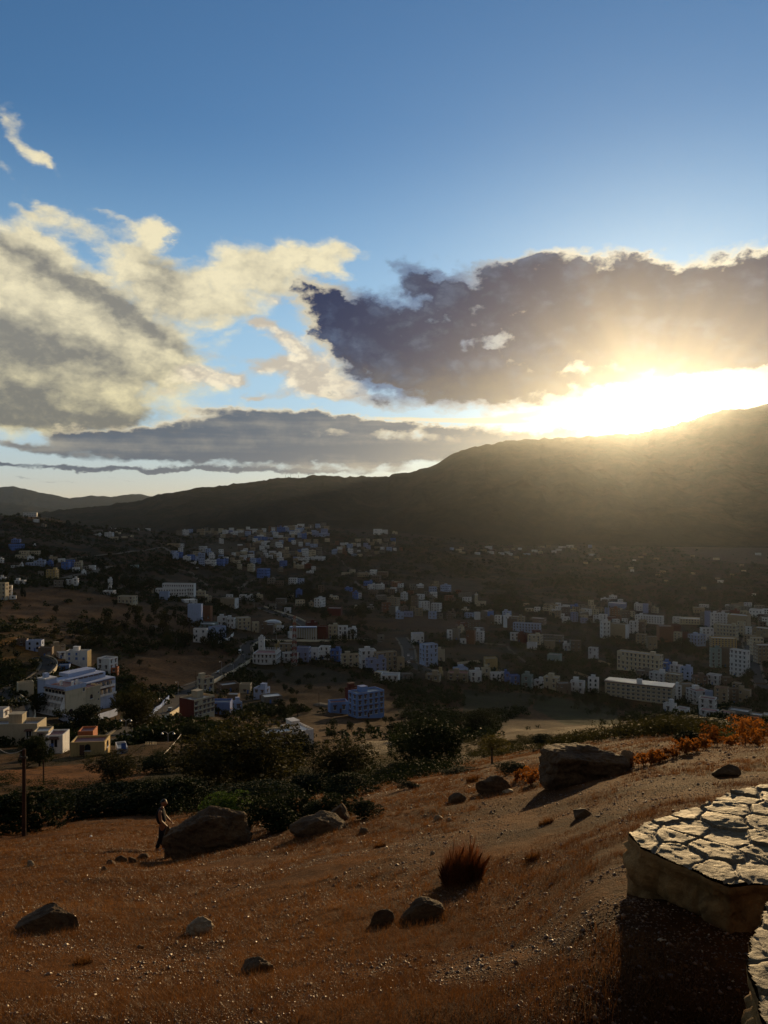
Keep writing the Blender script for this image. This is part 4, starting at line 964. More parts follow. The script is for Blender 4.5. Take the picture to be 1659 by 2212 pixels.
def paint(name, c):
    m, nt, b = mat_new(name); b.inputs['Base Color'].default_value = (*c, 1); b.inputs['Roughness'].default_value = .3; b.inputs['Coat Weight'].default_value = .6; return m
PAINT = {'white': paint('white_car_paint', (.65, .65, .64)), 'dark': paint('dark_car_paint', (.02, .022, .03)), 'silver': paint('silver_car_paint', (.35, .36, .38)), 'red': paint('red_car_paint', (.25, .02, .02))}
M_TYRE = plain("tyre_rubber", (.015, .015, .015), .8)
M_LAMP = plain("headlamp_glass", (.32, .32, .30), .3, .4)
M_TAIL = plain("tail_lamp_red", (.3, .01, .01), .2, .5)
def car_meshes(kind):
    L, Wd, Hh = (4.3, 1.75, 1.45) if kind == 'car' else (5.6, 2.0, 2.5)
    b = MB()
    prof = [(-L/2, .35), (-L/2, .8), (-L*.44, .92), (-L*.2, .97), (-L*.05, .98), (L*.42, 1.0), (L/2, .85), (L/2, .35)] if kind == 'car' else [(-L/2, .35), (-L/2, 1.0), (-L*.40, 1.25), (-L*.34, Hh*.98), (L*.49, Hh), (L/2, Hh*.96), (L/2, .35)]
    n = len(prof)
    for s in (-1, 1): b.quad([(x, s * Wd / 2, z) for x, z in (prof if s > 0 else prof[::-1])])
    for i in range(n):
        p, q = prof[i], prof[(i + 1) % n]; b.quad([(p[0], -Wd/2, p[1]), (q[0], -Wd/2, q[1]), (q[0], Wd/2, q[1]), (p[0], Wd/2, p[1])])
    g = MB()
    if kind == 'car':
        t = [(-L*.24, .96), (-L*.10, Hh), (L*.24, Hh), (L*.40, .98)]
        for s in (-1, 1): g.quad([(x, s * Wd * .44, z) for x, z in (t if s > 0 else t[::-1])], 0)
        for i in range(3):
            p, q = t[i], t[i+1]; g.quad([(p[0], -Wd*.44, p[1]), (q[0], -Wd*.44, q[1]), (q[0], Wd*.44, q[1]), (p[0], Wd*.44, p[1])], 1 if i == 1 else 0)
    else:
        for s in (-1, 1): g.box(-L*.30, L*.44, s * Wd/2 - .01, s * Wd/2 + .01, 1.35, 2.05, 0)
        g.quad([(-L*.405, -.85, 1.3), (-L*.405, .85, 1.3), (-L*.352, .8, 2.2), (-L*.352, -.8, 2.2)], 0)
    w = MB(); w.cyl((0, -.11, 0), (0, .11, 0), .32, n=14)
    l = MB(); l.box(-.04, .04, -.18, .18, -.08, .08)
    return b, g, w, l, L, Wd
CARM = {}
def car(u, v, rz, colr, label, kind='car', zone_ymin=150, road_z=None):
    if kind not in CARM:
        b, g, w, l, L, Wd = car_meshes(kind)
        CARM[kind] = (b, g, w.mesh('wheel', [M_TYRE]), l.mesh('headlight', [M_LAMP]), l.mesh('tail_light', [M_TAIL]), L, Wd)
    b, g, w, l, tl, L, Wd = CARM[kind]
    x, y, z = hit(u, v, zone_ymin)
    A, zc = road_z; i = int(np.argmin((A[:, 0] - x) ** 2 + (A[:, 1] - y) ** 2)); 
    if math.hypot(A[i, 0] - x, A[i, 1] - y) > 5.5: x, y = float(A[i, 0]), float(A[i, 1])
    if rz is None:
        j = min(i + 1, len(A) - 1); k = max(i - 1, 0); rz = math.degrees(math.atan2(A[j, 1] - A[k, 1], A[j, 0] - A[k, 0]))
    o = empty('parked_car' if kind == 'car' else 'van', (x, y, float(zc[i]) + .20), R(rz))
    b.build('body', [PAINT[colr]], o); g.build('windows', [M_GLASS, PAINT[colr]], o)
    for sx in (-1, 1):
        for sy in (-1, 1):
            wo = link_mesh('wheel', w, o); wo.location = (sx * L * .31, sy * (Wd / 2 - .05), .32)
    for sy in (-1, 1):
        h = link_mesh('headlight', l, o); h.location = (-L / 2 - .02, sy * .6, .72)
        h = link_mesh('tail_light', tl, o); h.location = (L / 2 + .02, sy * .6, .78)
    tag(o, label, 'car' if kind == 'car' else 'van'); return o
car(882, 1418, None, 'white', 'white car driving up the street left of the tall blue block', road_z=r_str)
car(889, 1424, None, 'silver', 'silver car, middle of the three in the street', road_z=r_str)
car(883, 1433, None, 'white', 'pale car, nearest of the three in the street by the blue block', road_z=r_str)
car(518, 1411, None, 'white', 'white van coming down the bend below the mosque', 'van', road_z=r_main)
car(471, 1458, None, 'dark', 'dark car on the main road beyond the cream roofs', road_z=r_main)
car(367, 1541, None, 'dark', 'dark car on the road beside the dark red gable', road_z=r_main)
for i, (u_, v_, c_) in enumerate([(612, 1329, 'white'), (619, 1332, 'silver'), (626, 1335, 'dark'), (634, 1339, 'white'), (641, 1342, 'silver')]):
    o = car(u_, v_, None, c_, ['white car at the far end of the row parked on the upper road', 'silver car second from the far end of the upper road row', 'dark car in the middle of the row on the upper road',
        'white car second from the near end of the upper road row', 'silver car at the near end of the row on the upper road'][i], road_z=r_up)
    o['group'] = 'cars parked along the upper road'

def lamp(u, vt, vb, label, double=False, ymin=100, dx=0):
    x, y, z = hit(u, vb, ymin); H = (vb - vt) / F * y
    o = empty('street_lamp', (x, y, z)); b = MB(); b.cyl((0, 0, -.5), (0, 0, H), .09, .05, 8); b.build('pole', M_METAL, o)
    for s in ((-1, 1) if double else (-1,)):
        b = MB(); pr = Vector((0, 0, H - .1))
        for k in range(1, 7):
            t = k / 6; q = Vector((s * (1.3 * t), 0, H - .1 + .55 * math.sin(t * 2.4))); b.cyl(pr, q, .045, n=6); pr = q
        b.build('arm', M_METAL, o)
        b = MB(); b.cyl(pr + Vector((0, 0, -.3)), pr, .28, .09, 10); hd = b.build('lamp_head', M_METAL, o)
        b = MB(); b.cyl(pr + Vector((0, 0, -.42)), pr + Vector((0, 0, -.301)), .16, .25, 10); b.build('globe', M_LAMP, hd)
    tag(o, label, 'street lamp', 'street lamps along the roads'); return o
lamp(272, 1557, 1606, 'tall pale double street lamp beside the near end of the main road', True)
lamp(351, 1510, 1552, 'street lamp at the corner of the blue garden wall', False)
lamp(385, 1474, 1504, 'street lamp on the pavement bend left of the dark red gable', False)
lamp(479, 1430, 1465, 'street lamp on the near pavement halfway up the main road', False)
lamp(504, 1436, 1458, 'street lamp on the right verge below the mosque bend', False)
lamp(529, 1414, 1440, 'street lamp at the foot of the road bend by the mosque', False)
lamp(363, 1585, 1604, 'short double street lamp right of the rooftop letters', True)
lamp(549, 1300, 1316, 'street lamp at the far end of the upper road', False)
lamp(597, 1368, 1386, 'street lamp behind the white minaret', False)

def wood_pole(u, vt, vb, label, ymin=20, arm=True, Y=None):
    x, y, z = hit(u, vb, ymin); H = (vb - vt) / F * y
    o = empty('utility_pole', (x, y, z)); b = MB(); b.cyl((0, 0, -.6), (0, 0, H), .11, .085, 10); b.build('pole', M_BARKP, o)
    if arm:
        b = MB(); b.box(-.18, .18, -.13, -.05, H - .42, H - .34); b.cyl((-.12, -.16, H - .34), (-.12, -.16, H - .22), .035, .025, 8); b.cyl((.12, -.16, H - .34), (.12, -.16, H - .22), .035, .025, 8); b.build('bracket', M_IRON, o)
    tag(o, label, 'pole'); return (x, y, z + H)
M_BARKP = plain("weathered_pole_wood", (.055, .028, .018), .9, .1)
def cable(p, q, sag, r, label, name='cable', n=24):
    p, q = Vector(p), Vector(q); b = MB(); pr = None
    for i in range(n + 1):
        t = i / n; c = p.lerp(q, t) + Vector((0, 0, -sag * 4 * t * (1 - t)))
        if pr is not None: b.cyl(pr, c, r, n=5, caps=False)
        pr = c
    o = b.build(name, M_CABLE); tag(o, label, 'cable'); return o
M_CABLE = plain("pale_sheathed_cable", (.26, .22, .17), .6)
def at(u, v, Y): return ((u - CU) / F * Y, Y, (CV - v) / F * Y)
p1 = wood_pole(52, 1618, 1806, 'tall dark wooden pole standing on the dry slope at the left edge')
p2 = wood_pole(94, 1642, 1688, 'short wooden post on the red earth behind the tall pole', 50, False)
p3 = wood_pole(391, 1584, 1632, 'dark wooden post carrying the slack pale cable', 60, False)
cable(p1, at(-40, 1545, 60), 1.2, .02, 'dark slack cable running from the tall pole to the left edge')
cable((p3[0], p3[1], p3[2] - .2), at(318, 1657, p3[1] * .86), .5, .07, 'thick pale cable slanting down between the trees')
p4 = wood_pole(689, 1497, 1530, 'lone utility pole beside the track left of the blue block', 150, True)
for uu, a_, b_, lb in ((423, 1449, 1480, 'tall post beside the cream terraced houses by the road'), (400, 1577, 1600, 'thin dark post beside the near end of the main road'), (1160, 1400, 1432, 'lone concrete post on the dark slope right of the ochre ruin')):
    wood_pole(uu, a_, b_, lb, 100, False)
# ------------------------------------------------------------------ landmarks and near houses
def H_(c, x0, x1, yt, yb, *a, **k):
    o = house(cu(c, x0), cu(c, x1), cv(c, yt), cv(c, yb), *a, **k); return o
M_RED = W['dark_red']
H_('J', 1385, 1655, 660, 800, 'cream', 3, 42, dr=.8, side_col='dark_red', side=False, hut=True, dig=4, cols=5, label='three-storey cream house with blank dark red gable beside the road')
H_('J', 1520, 1650, 495, 600, 'cream', 2, 30, dr=.8, hut=True, roof=M_ROOFRED, dig=4, label='cream house with pinkish roof terrace between the road and its red-gabled neighbour')
H_('I', 1262, 1545, 610, 805, 'sky', 4, 32, dr=.55, hut=True, dig=4, cols=5, label='big blue apartment house with cluttered roof standing alone right of centre', kind='apartment block')
H_('I', 1238, 1380, 575, 700, 'dark_red', 2, 32, dr=.6, hut=True, prob=.15, dig=4, roof=M_ROOFRED, label='dark red upper house joined behind the big blue one')
H_('I', 1108, 1265, 680, 765, 'sky', 1, 12, dr=.7, hut=False, dig=4, roof=M_ROOFRED, label='low blue annexe with red roof terrace left of the big blue house')
H_('I', 740, 1000, 905, 1022, 'white', 1, 28, dr=1.5, hut=True, prob=.2, dig=5, label='flat white house with pale glossy roof among the dark trees')
H_('I', 600, 835, 915, 1022, 'cream', 2, 10, dr=.5, hut=False, dig=5, label='cream house half hidden behind the huge tree, left of its white neighbour')
H_('J', -80, 345, 860, 1015, 'cream', 1, -22, dr=.5, hut=True, prob=.25, dig=5, label='long cream house with roof terraces at the lower left edge')
H_('J', 275, 395, 905, 1015, 'cream', 2, -15, dr=.7, hut=False, prob=.4, dig=5, label='narrow cream house stepping down beside the long roof-terrace house')
H_('J', 390, 500, 935, 1075, 'white', 1, -18, dr=.8, hut=False, prob=.6, roof=M_ROOFRED, dig=5, label='small white house with a dark red roof floor at lower left')
H_('J', 553, 845, 990, 1092, 'ochre', 1, -14, dr=.7, hut=False, roof=M_ROOFRED, win='arch', dig=5, label='yellow house with arched windows under an orange roof storey')
H_('J', 605, 750, 905, 1010, 'orange', 1, -14, dr=.9, hut=False, prob=.4, roof=M_ROOFRED, dig=0, label='orange roof storey on top of the yellow arched house')
H_('J', -60, 66, 740, 875, 'white', 2, -25, dr=.9, hut=False, roof=M_ROOFRED, dig=4, label='white house with red terrace cut by the left edge')
H_('J', 898, 975, 1030, 1075, 'white', 1, 0, hut=False, label='tiny white cabin among the trees below the main road', prob=.4)
H_('H', 195, 335, 118, 205, 'brown', 2, -12, dr=.7, label='brown house with red roof at the top of the winding road', roof=M_ROOFRED)
H_('H', 318, 522, 135, 265, 'pale_blue', 2, -18, dr=.6, hut=False, win='arch', label='pale blue house with stepped parapet above the winding road')
H_('H', 465, 640, 220, 332, 'brown', 1, -10, prob=.3, label='low unfinished brown house behind the hotel')
H_('H', 620, 782, 190, 305, 'beige', 2, 0, hut=True, prob=.3, label='drab beige house left of the white sunlit one')
H_('H', 684, 792, 275, 348, 'white', 1, 0, hut=False, label='small white house front under the drab beige house')
H_('H', 798, 1088, 262, 445, 'white', 3, -24, dr=.45, side_col='ochre', side=False, hut=True, prob=.5, win='shut', label='white house with blue shutters and a sunlit yellow side wall')  # ochre side colour paints low sunlight onto the white house
H_('H', 1172, 1408, 352, 570, 'white', 3, -38, dr=.9, label='tall white house with dark window hoods behind the hotel', hut=False)
H_('H', 1325, 1425, 455, 565, 'orange', 2, -10, hut=False, label='orange brick lean-to joined to the tall white house')
H_('H', 218, 390, 640, 812, 'cream', 2, 8, dr=.7, hut=False, prob=.3, win='arch', dig=4, label='cream gatehouse of the hotel beside the road bend')
H_('H', 705, 842, 425, 485, 'sky', 1, -10, hut=False, label='small blue hut on the hotel terrace', prob=.2)
H_('B', 357, 700, 885, 965, 'white', 2, -10, dr=.3, hut=False, kind='school', cols=12, label='lower white wing of the long school with grey roof')
H_('B', 432, 785, 832, 968, 'white', 3, -22, dr=.18, hut=False, kind='school', cols=14, side=False, label='long three-storey white school with blank right gable')
H_('A', 1275, 1483, 968, 1052, 'cream', 2, -30, dr=.6, hut=False, kind='villa', dig=2, label='two-storey cream villa with flat roof alone in the brown field')
H_('I', 70, 182, 112, 222, 'white', 3, 0, dr=.4, hut=False, kind='school', cols=2, roof=M_ROOFRED, label='white school wing with long window bands and a red roof', win='plain')
H_('I', 188, 322, 100, 212, 'pale_blue', 2, 35, dr=.5, hut=False, kind='school', roof=M_ROOFRED, label='pale blue school wing running back behind the conifer', win='shut')
# the long white block near the right, four storeys under a glossy grey roof
def long_block():
    x, y, z = hit(1452, 1522, 250)
    px = y / F
    o = empty('apartment_block', (x, y, z), math.atan2(.44, -.9)); H = 37 * px; L = 44.0; D = 15.0
    # local x runs along the long front away to the left, local -y.. the front is on +y side once turned
    b = MB(); b.box(0, L, -D, 0, -3, H - .9, 0); b.build('wall', [W['cream']], o)
    b = MB(); b.box(-.25, L + .25, -D - .25, .25, H - .9, H - .35, 0); b.build('cornice', [W['brick']], o)
    b = MB(); b.quad([(-.2, -D - .2, H - .34), (L + .2, -D - .2, H - .34), (L + .2, .2, H + .5), (-.2, .2, H - .34)][::-1], 0); b.box(-.3, L + .3, .14, .34, H - .34, H + .1, 1); b.build('roof', [M_ROOF, W['white']], o)
    b = MB(); b.box(20, 23.5, -6, -3, H - .3, H + 2.4, 0); b.build('stair_hut', [W['white']], o)
    st = 4; sh = (H - 1) / st
    for r in range(st):
        for k in range(13):
            w = bpy.data.objects.new('window', WM['plain']); COL.objects.link(w); w.parent = o
            w.location = (1.9 + k * 3.3, .0, r * sh + sh * .3); w.rotation_euler.z = math.pi; w.scale = (1.75 if k % 4 else 2.1, 1, sh * .5 / 1.2)
        for k in range(3):
            w = bpy.data.objects.new('window', WM['plain']); COL.objects.link(w); w.parent = o
            w.location = (0, -2.5 - k * 4.4, r * sh + sh * .3); w.rotation_euler.z = -math.pi / 2; w.scale = (1.4, 1, sh * .42 / 1.2)
    o.rotation_euler.z = math.radians(180 - 28)
    FOOT.append((x - 20, y + 10, 24))
    tag(o, 'long four-storey cream block with a shiny grey roof and red cornice', 'apartment block')
long_block()

def minaret(c, x0, x1, yt, yb, label, colr='cream', ymin=200):
    u = (cu(c, x0) + cu(c, x1)) / 2; x, y, z = hit(u, cv(c, yb), ymin); s = (cu(c, x1) - cu(c, x0)) / F * y; H = (cv(c, yb) - cv(c, yt)) / F * y
    o = empty('minaret', (x, y + s / 2, z)); h = s / 2
    b = MB(); b.box(-h, h, -h, h, -2, H * .80, 0); b.build('shaft', [W[colr]], o)
    b = MB(); b.box(-h * 1.12, h * 1.12, -h * 1.12, h * 1.12, H * .80, H * .83, 0)
    for i in range(4):
        for (ax, ay) in ((1, 0), (0, 1)):
            for sg in (-1, 1):
                t = (-.75 + i * .5) * h; cx, cy = (t, sg * h) if ax else (sg * h, t)
                b.box(cx - h * .12, cx + h * .12, cy - h * .12, cy + h * .12, H * .83, H * .87, 0)
    b.build('battlement', [W['white']], o)
    b = MB(); q = h * .5; b.box(-q, q, -q, q, H * .83 + .002, H * .95, 0); b.cyl((0, 0, H * .95), (0, 0, H * .985), q * .8, q * .15, 10, 0); b.build('lantern', [W[colr]], o)
    b = MB(); b.cyl((0, 0, H * .98), (0, 0, H * 1.05), .06, .03, 6); b.build('finial', [M_IRON], o)
    for k in range(3):
        w = bpy.data.objects.new('window', WM['arch']); COL.objects.link(w); w.parent = o; w.location = (0, -h, H * (.2 + .22 * k)); w.scale = (.6, 1, .9)
    FOOT.append((x, y, s)); tag(o, label, 'minaret'); return o
minaret('I', 572, 615, 158, 322, 'white square minaret with a small lantern beside the road bend', 'white')
minaret('D', 1150, 1178, 425, 575, 'slim cream minaret below the wooded slope', 'cream')
minaret('C', 516, 536, 584, 662, 'short grey minaret in the far town', 'beige')
H_('D', 1165, 1268, 525, 578, 'cream', 1, -10, dr=.6, hut=False, win='arch', kind='mosque', label='low cream mosque hall beside the slim minaret')
mq = H_('I', 530, 748, 305, 392, 'white', 2, -14, dr=.9, hut=False, roof=M_ROOFRED, kind='mosque', cols=6, side=True, label='white mosque with red terrace and a row of pale piers on its roof')
def piers():
    wl = [c for c in mq.children if c.name.startswith('roof')][0]; co = [v.co for v in wl.data.vertices]
    x0 = min(c.x for c in co); x1 = max(c.x for c in co); y0 = min(c.y for c in co); y1 = max(c.y for c in co); z = co[0].z
    for i in range(9):
        t = i / 8
        b = MB(); b.box(-.18, .18, -.18, .18, 0, 2.6, 0); p = b.build('pier', [W['white']], mq); p.location = (x0 + 1 + (x1 - x0 - 2) * (.3 + .7 * t), y1 - .6, z + .003)
        b = MB(); b.box(-.18, .18, -.18, .18, 0, 2.6, 0); p = b.build('pier', [W['white']], mq); p.location = (x1 - .6, y0 + .6 + (y1 - y0 - 2.2) * t, z + .003)
piers()
# telecom mast
def mast():
    x, y, z = hit(cu('I', 850), cv('I', 393), 250); H = (cv('I', 393) - 1331) / F * y
    o = empty('lattice_mast', (x, y, z)); b0, b1 = 2.4, .9
    def cor(i, t):
        w = b0 + (b1 - b0) * t; a = math.radians(45 + 90 * i); return Vector((math.cos(a) * w, math.sin(a) * w, H * t))
    N = 16
    for k in range(N):
        b = MB(); t0, t1 = k / N, (k + 1) / N
        for i in range(4):
            b.cyl(cor(i, t0), cor(i, t1), .28, n=5, caps=False); b.cyl(cor(i, t0), cor((i + 1) % 4, t1), .16, n=4, caps=False); b.cyl(cor((i + 1) % 4, t0), cor(i, t1), .16, n=4, caps=False); b.cyl(cor(i, t1), cor((i + 1) % 4, t1), .16, n=4, caps=False)
        b.build('lattice_section', [M_MRED if k % 2 else M_CONC], o)
    b = MB()
    for i in range(3):
        a = i * 2.1; b.box(math.cos(a) * .8 - .15, math.cos(a) * .8 + .15, math.sin(a) * .8 - .15, math.sin(a) * .8 + .15, H * .93, H * .93 + 2.0)
    b.build('antenna', [M_CONC], o)
    b = MB(); b.cyl((0, 0, H), (0, 0, H + 3), .05, .02, 6); b.build('tip', [M_IRON], o)
    tag(o, 'tall red and white lattice radio mast in front of the street houses', 'mast')
M_MRED = plain("mast_red_paint", (.20, .03, .02), .6)
mast()
# round tank with a domed roof
def tank():
    u = cu('I', 670); x, y, z = hit(u, cv('I', 105), 300); r = (cu('I', 740) - cu('I', 600)) / 2 / F * y
    o = empty('water_tank', (x, y + r, z)); b = MB(); b.cyl((0, 0, -3), (0, 0, r * .42), r, r, 40, caps=False); b.build('wall', [W['cream']], o, True)
    b = MB(); n = 40
    rings = [(r * 1.02, r * .42), (r * .85, r * .56), (r * .5, r * .68), (.01, r * .74)]
    for (ra, za), (rb_, zb) in zip(rings, rings[1:]):
        for i in range(n):
            a0, a1 = 2 * math.pi * i / n, 2 * math.pi * (i + 1) / n
            b.quad([(math.cos(a0) * ra, math.sin(a0) * ra, za), (math.cos(a1) * ra, math.sin(a1) * ra, za), (math.cos(a1) * rb_, math.sin(a1) * rb_, zb), (math.cos(a0) * rb_, math.sin(a0) * rb_, zb)])
    b.build('dome', [M_ROOF], o, True); tag(o, 'round tank with a pale shallow dome behind the minaret', 'tank'); FOOT.append((x, y + r, r))
tank()
# canopy hall
def canopy_hall():
    x, y, z = hit(cu('I', 910), cv('I', 190), 300); px = y / F * .28
    o = empty('market_hall', (x, y + 6, z)); w = 105 * px
    b = MB(); b.box(-w, w, -.2, 6, 75 * px, 82 * px, 0); b.build('roof', [M_ROOFBLUE], o)
    b = MB(); b.box(-w, w, 5, 5.3, -3, 75 * px, 0); b.build('wall', [W['cream']], o)
    for i in range(12):
        b = MB(); b.box(-.25, .25, -.25, .25, -3, 75 * px - .002, 0); c = b.build('column', [W['white']], o); c.location = (-w + .4 + i * (2 * w - .8) / 11, .3, 0)
    tag(o, 'open hall with white columns and a flat blue roof', 'hall'); FOOT.append((x, y + 6, w))
canopy_hall()
# the hotel with stepped balconies
def hotel():
    x, y, z = hit(cu('H', 790), cv('H', 1040), 200); px = y / F * .18
    o = empty('hotel', (x, y, z), R(60)); FOOT.append((x + 4, y + 14, 22))
    A, D = 225 * px / math.cos(R(38)), 245 * px / math.sin(R(38)); H = 350 * px
    def part(nm, mats, f):
        b = MB(); f(b); return b.build(nm, mats, o)
    mw = [W['cream']]
    def body(b): b.box(0, A, 0, D, -6, H - 1.0, 0); b.box(-.15, A + .15, -.15, 0, H - 1.6, H, 1); b.box(-.15, 0, .003, D, H - 1.6, H, 1); b.box(A, A + .15, .003, D, H - 1.6, H, 1)
    part('wall', [W['cream'], W['pale_blue']], body)
    part('roof_terrace', [M_ROOFRED], lambda b: b.box(.01, A - .01, .01, D - .01, H - .999, H - .9, 0))
    for i, (cx, cy) in enumerate(((A * .5, 2), (A * .8, 3), (A * .4, D * .6))):
        part('chimney', [W['white']], lambda b: b.box(cx - .4, cx + .4, cy - .4, cy + .4, H - .9, H + 1.2, 0))
    sh = H * .215
    for r in range(4):
        out = .5 + r * 1.15; zt = H - 1.6 - r * sh
        n = 6
        for k in range(n):
            y0 = .4 + k * (D - .8) / n; y1 = y0 + (D - .8) / n
            def bay(b):
                b.box(-.05, -.001, y0 + .2, y1 - .2, zt - sh * .95, zt - .35, 2)
                b.box(-out, 0, y0, y1 - .002, zt - sh, zt - sh + .18, 0); b.box(-out, -out + .14, y0, y1 - .002, zt - sh + .18, zt - sh + 1.05, 0)
                yy = y0
                b.quad([(-out, yy, zt - sh), (-.0, yy, zt - sh), (-.0, yy, zt), (-out + 1.0, yy, zt)], 0)
                b.quad([(-out, yy + .22, zt - sh), (-out + 1.0, yy + .22, zt), (-.0, yy + .22, zt), (-.0, yy + .22, zt - sh)], 0)
                b.quad([(-out, yy, zt - sh), (-out + 1.0, yy, zt), (-out + 1.0, yy + .22, zt), (-out, yy + .22, zt - sh)], 0)
                if r == 0: b.quad([(-1.0, y0 + .25, zt + .1), (-1.0, y1 - .05, zt + .1), (0, y1 - .05, zt + .6), (0, y0 + .25, zt + .6)], 1)
            b = MB(); bay(b); b.build('balcony', [W['white'], M_HOOD, M_GLASS], o)
    # lower block on the right
    B1 = A + 205 * px / math.cos(R(38)); H2 = H * .77
    part('side_wing', [W['cream']], lambda b: (b.box(A + .16, B1, 1.5, D * .55, -6, H2 - .8, 0), b.box(A + .16, B1 + .1, 1.4, 1.6, H2 - .8, H2, 0), b.box(B1 - .1, B1 + .1, 1.6, D * .55, H2 - .8, H2, 0)))
    part('side_terrace', [M_ROOFRED], lambda b: b.box(A + .17, B1 - .11, 1.61, D * .55 - .01, H2 - .799, H2 - .7, 0))
    for cx, zz, kd, sx in ((A + 4, H2 * .45, 'arch', 1.3), (A + 7.5, H2 * .62, 'plain', .6), (A + 7.5, H2 * .3, 'plain', .6)):
        w = link_mesh('window', WM[kd], o); w.location = (cx, 1.5, zz); w.scale = (sx, 1, sx)
    w = link_mesh('window', WM['plain'], o); w.location = (A * .9, 0, H * .72)
    w = link_mesh('window', WM['arch'], o); w.location = (A * .25, 0, .2); w.scale = (2, 1, 1.6)
    # tower block at the back left
    part('tower', [W['pale_blue'], W['white']], lambda b: (b.box(.5, A * .6, D + .01, D + 5, -6, H + 1.2, 0), b.box(.3, A * .6 + .2, D - .2, D + 5.2, H + 1.2, H + 1.7, 1), b.box(2, A * .4, D + 2, D + 4, H + 1.7, H + 3.4, 0)))
    # rear wing with two rows of arched bays under tiled hoods
    y0 = D * .80; x0, x1 = A * 1.0, A * 1.0 + 24; zt = H * .72
    part('rear_wing', [W['pale_blue']], lambda b: (b.box(x0, x1, y0, y0 + 8, -6, zt, 0), b.box(x0 - 1, x1 - 2, y0 + 4, y0 + 11, zt + .001, H * .92, 0), b.box(x0 + 6, x1 - 4, y0 + 8, y0 + 14, H * .92 + .001, H * 1.04, 0)))
    for r in range(2):
        for k in range(7):
            bx = x0 + 7.5 + k * 2.35; zz = zt - 3.2 - r * 3.3
            b = MB(); b.box(bx - 1.15, bx - .95, y0 - 1.2 - r * .8, y0 + .001, zz - .2, zz + 2.4, 0); b.box(bx - 1.15, bx + 1.18, y0 - 1.3 - r * .8, y0 - 1.15 - r * .8, zz - .2, zz + .7, 0)
            b.quad([(bx - 1.1, y0 - 1.4, zz + 2.42), (bx + 1.15, y0 - 1.4, zz + 2.42), (bx + 1.15, y0, zz + 2.85), (bx - 1.1, y0, zz + 2.85)], 1)
            b.build('balcony', [W['white'], M_HOOD], o)
            w = link_mesh('window', WM['arch'], o); w.location = (bx, y0, zz + .2); w.scale = (1.1, 1, 1.2)
    for k in range(8):
        b = MB(); bx = x0 + 1 + k * 2.6; b.quad([(bx - 1.1, y0 + 3.2, H * .86), (bx + 1.1, y0 + 3.2, H * .86), (bx + 1.1, y0 + 4, H * .90), (bx - 1.1, y0 + 4, H * .90)], 0); b.build('roof_hood', [M_HOOD], o)
    tag(o, 'large cream and pale blue hotel with stepped leaning balconies', 'hotel')
hotel()
def wall_line(uv, hpx, mat, label, ymin=150, name='garden_wall', th=.35, step=None):
    A = path_world(uv, ymin); N = frame(A); Z = land_z(A[:, 0], A[:, 1]); Yc = A[:, 1]; b = MB()
    top = Z + hpx / F * Yc
    for i in range(len(A) - 1):
        p, q = A[i], A[i + 1]; t = max(top[i], top[i + 1]) if step else None
        za, zb = (t, t) if step else (top[i], top[i + 1])
        n = N[i] * th
        P = [(p[0], p[1]), (q[0], q[1]), (q[0] + n[0], q[1] + n[1]), (p[0] + n[0], p[1] + n[1])]
        b.quad([(*P[0], Z[i] - 1.5), (*P[1], Z[i + 1] - 1.5), (*P[1], zb), (*P[0], za)]); b.quad([(*P[2], Z[i + 1] - 1.5), (*P[3], Z[i] - 1.5), (*P[3], za), (*P[2], zb)])
        b.quad([(*P[0], za), (*P[1], zb), (*P[2], zb), (*P[3], za)]); b.quad([(*P[1], Z[i + 1] - 1.5), (*P[2], Z[i + 1] - 1.5), (*P[2], zb), (*P[1], zb)]); b.quad([(*P[3], Z[i] - 1.5), (*P[0], Z[i] - 1.5), (*P[0], za), (*P[3], za)])
    o = b.build(name, [mat]); tag(o, label, 'wall'); return o
wall_line([(122,1553),(145,1560),(167,1568),(190,1567),(207,1561),(230,1553),(257,1543)], 15, W['pale_blue'], 'curving pale blue garden wall below the hotel')
wall_line([(320,1554),(335,1540),(352,1526),(366,1510)], 9, W['sky'], 'blue garden wall between the hotel trees and the main road')
wall_line([(470,1393),(490,1385),(505,1372)], 6, W['white'], 'white wall running down beside the pale blue school wing', 250)
wall_line([(1289,1429),(1305,1434),(1325,1441)], 5, W['beige'], 'long beige boundary wall left of the terraced block', 250)
wall_line([(1238,1455),(1250,1458),(1268,1462),(1282,1470)], 5, W['beige'], 'roofless beige wall remains on the dark slope', 250)
wall_line([(984,1436),(1004,1434),(1022,1432),(1044,1430)], 5, W['cream'], 'low cream wall left of the ochre ruin', 250)
# satellite dish and the letters, seen from behind
def dish():
    x, y, z = hit(276, 1607, 100); o = empty('satellite_dish', (x, y, z)); b = MB(); b.cyl((0, 0, -.3), (0, 0, 1.0), .06, n=8); b.build('mount', [M_METAL], o)
    b = MB(); n = 24; C = Vector((0, 0, 1.5)); d = Vector((.3, -.75, .6)).normalized(); a = d.orthogonal().normalized(); c = d.cross(a)
    rr = [(0, 0), (.4, .03), (.8, .12), (1.05, .22)]
    for (r0, h0), (r1, h1) in zip(rr, rr[1:]):
        for i in range(n):
            t0, t1 = 2 * math.pi * i / n, 2 * math.pi * (i + 1) / n
            f = lambda r, h, t: C + (a * math.cos(t) + c * math.sin(t)) * r + d * h
            b.quad([f(r0, h0, t0), f(r1, h1, t0), f(r1, h1, t1), f(r0, h0, t1)])
    b.build('reflector', [M_CONC], o); b = MB(); b.cyl(C, C + d * .8, .03, n=6); b.build('feed_arm', [M_METAL], o)
    tag(o, 'pale satellite dish beside the main road lamp', 'satellite dish')
dish()
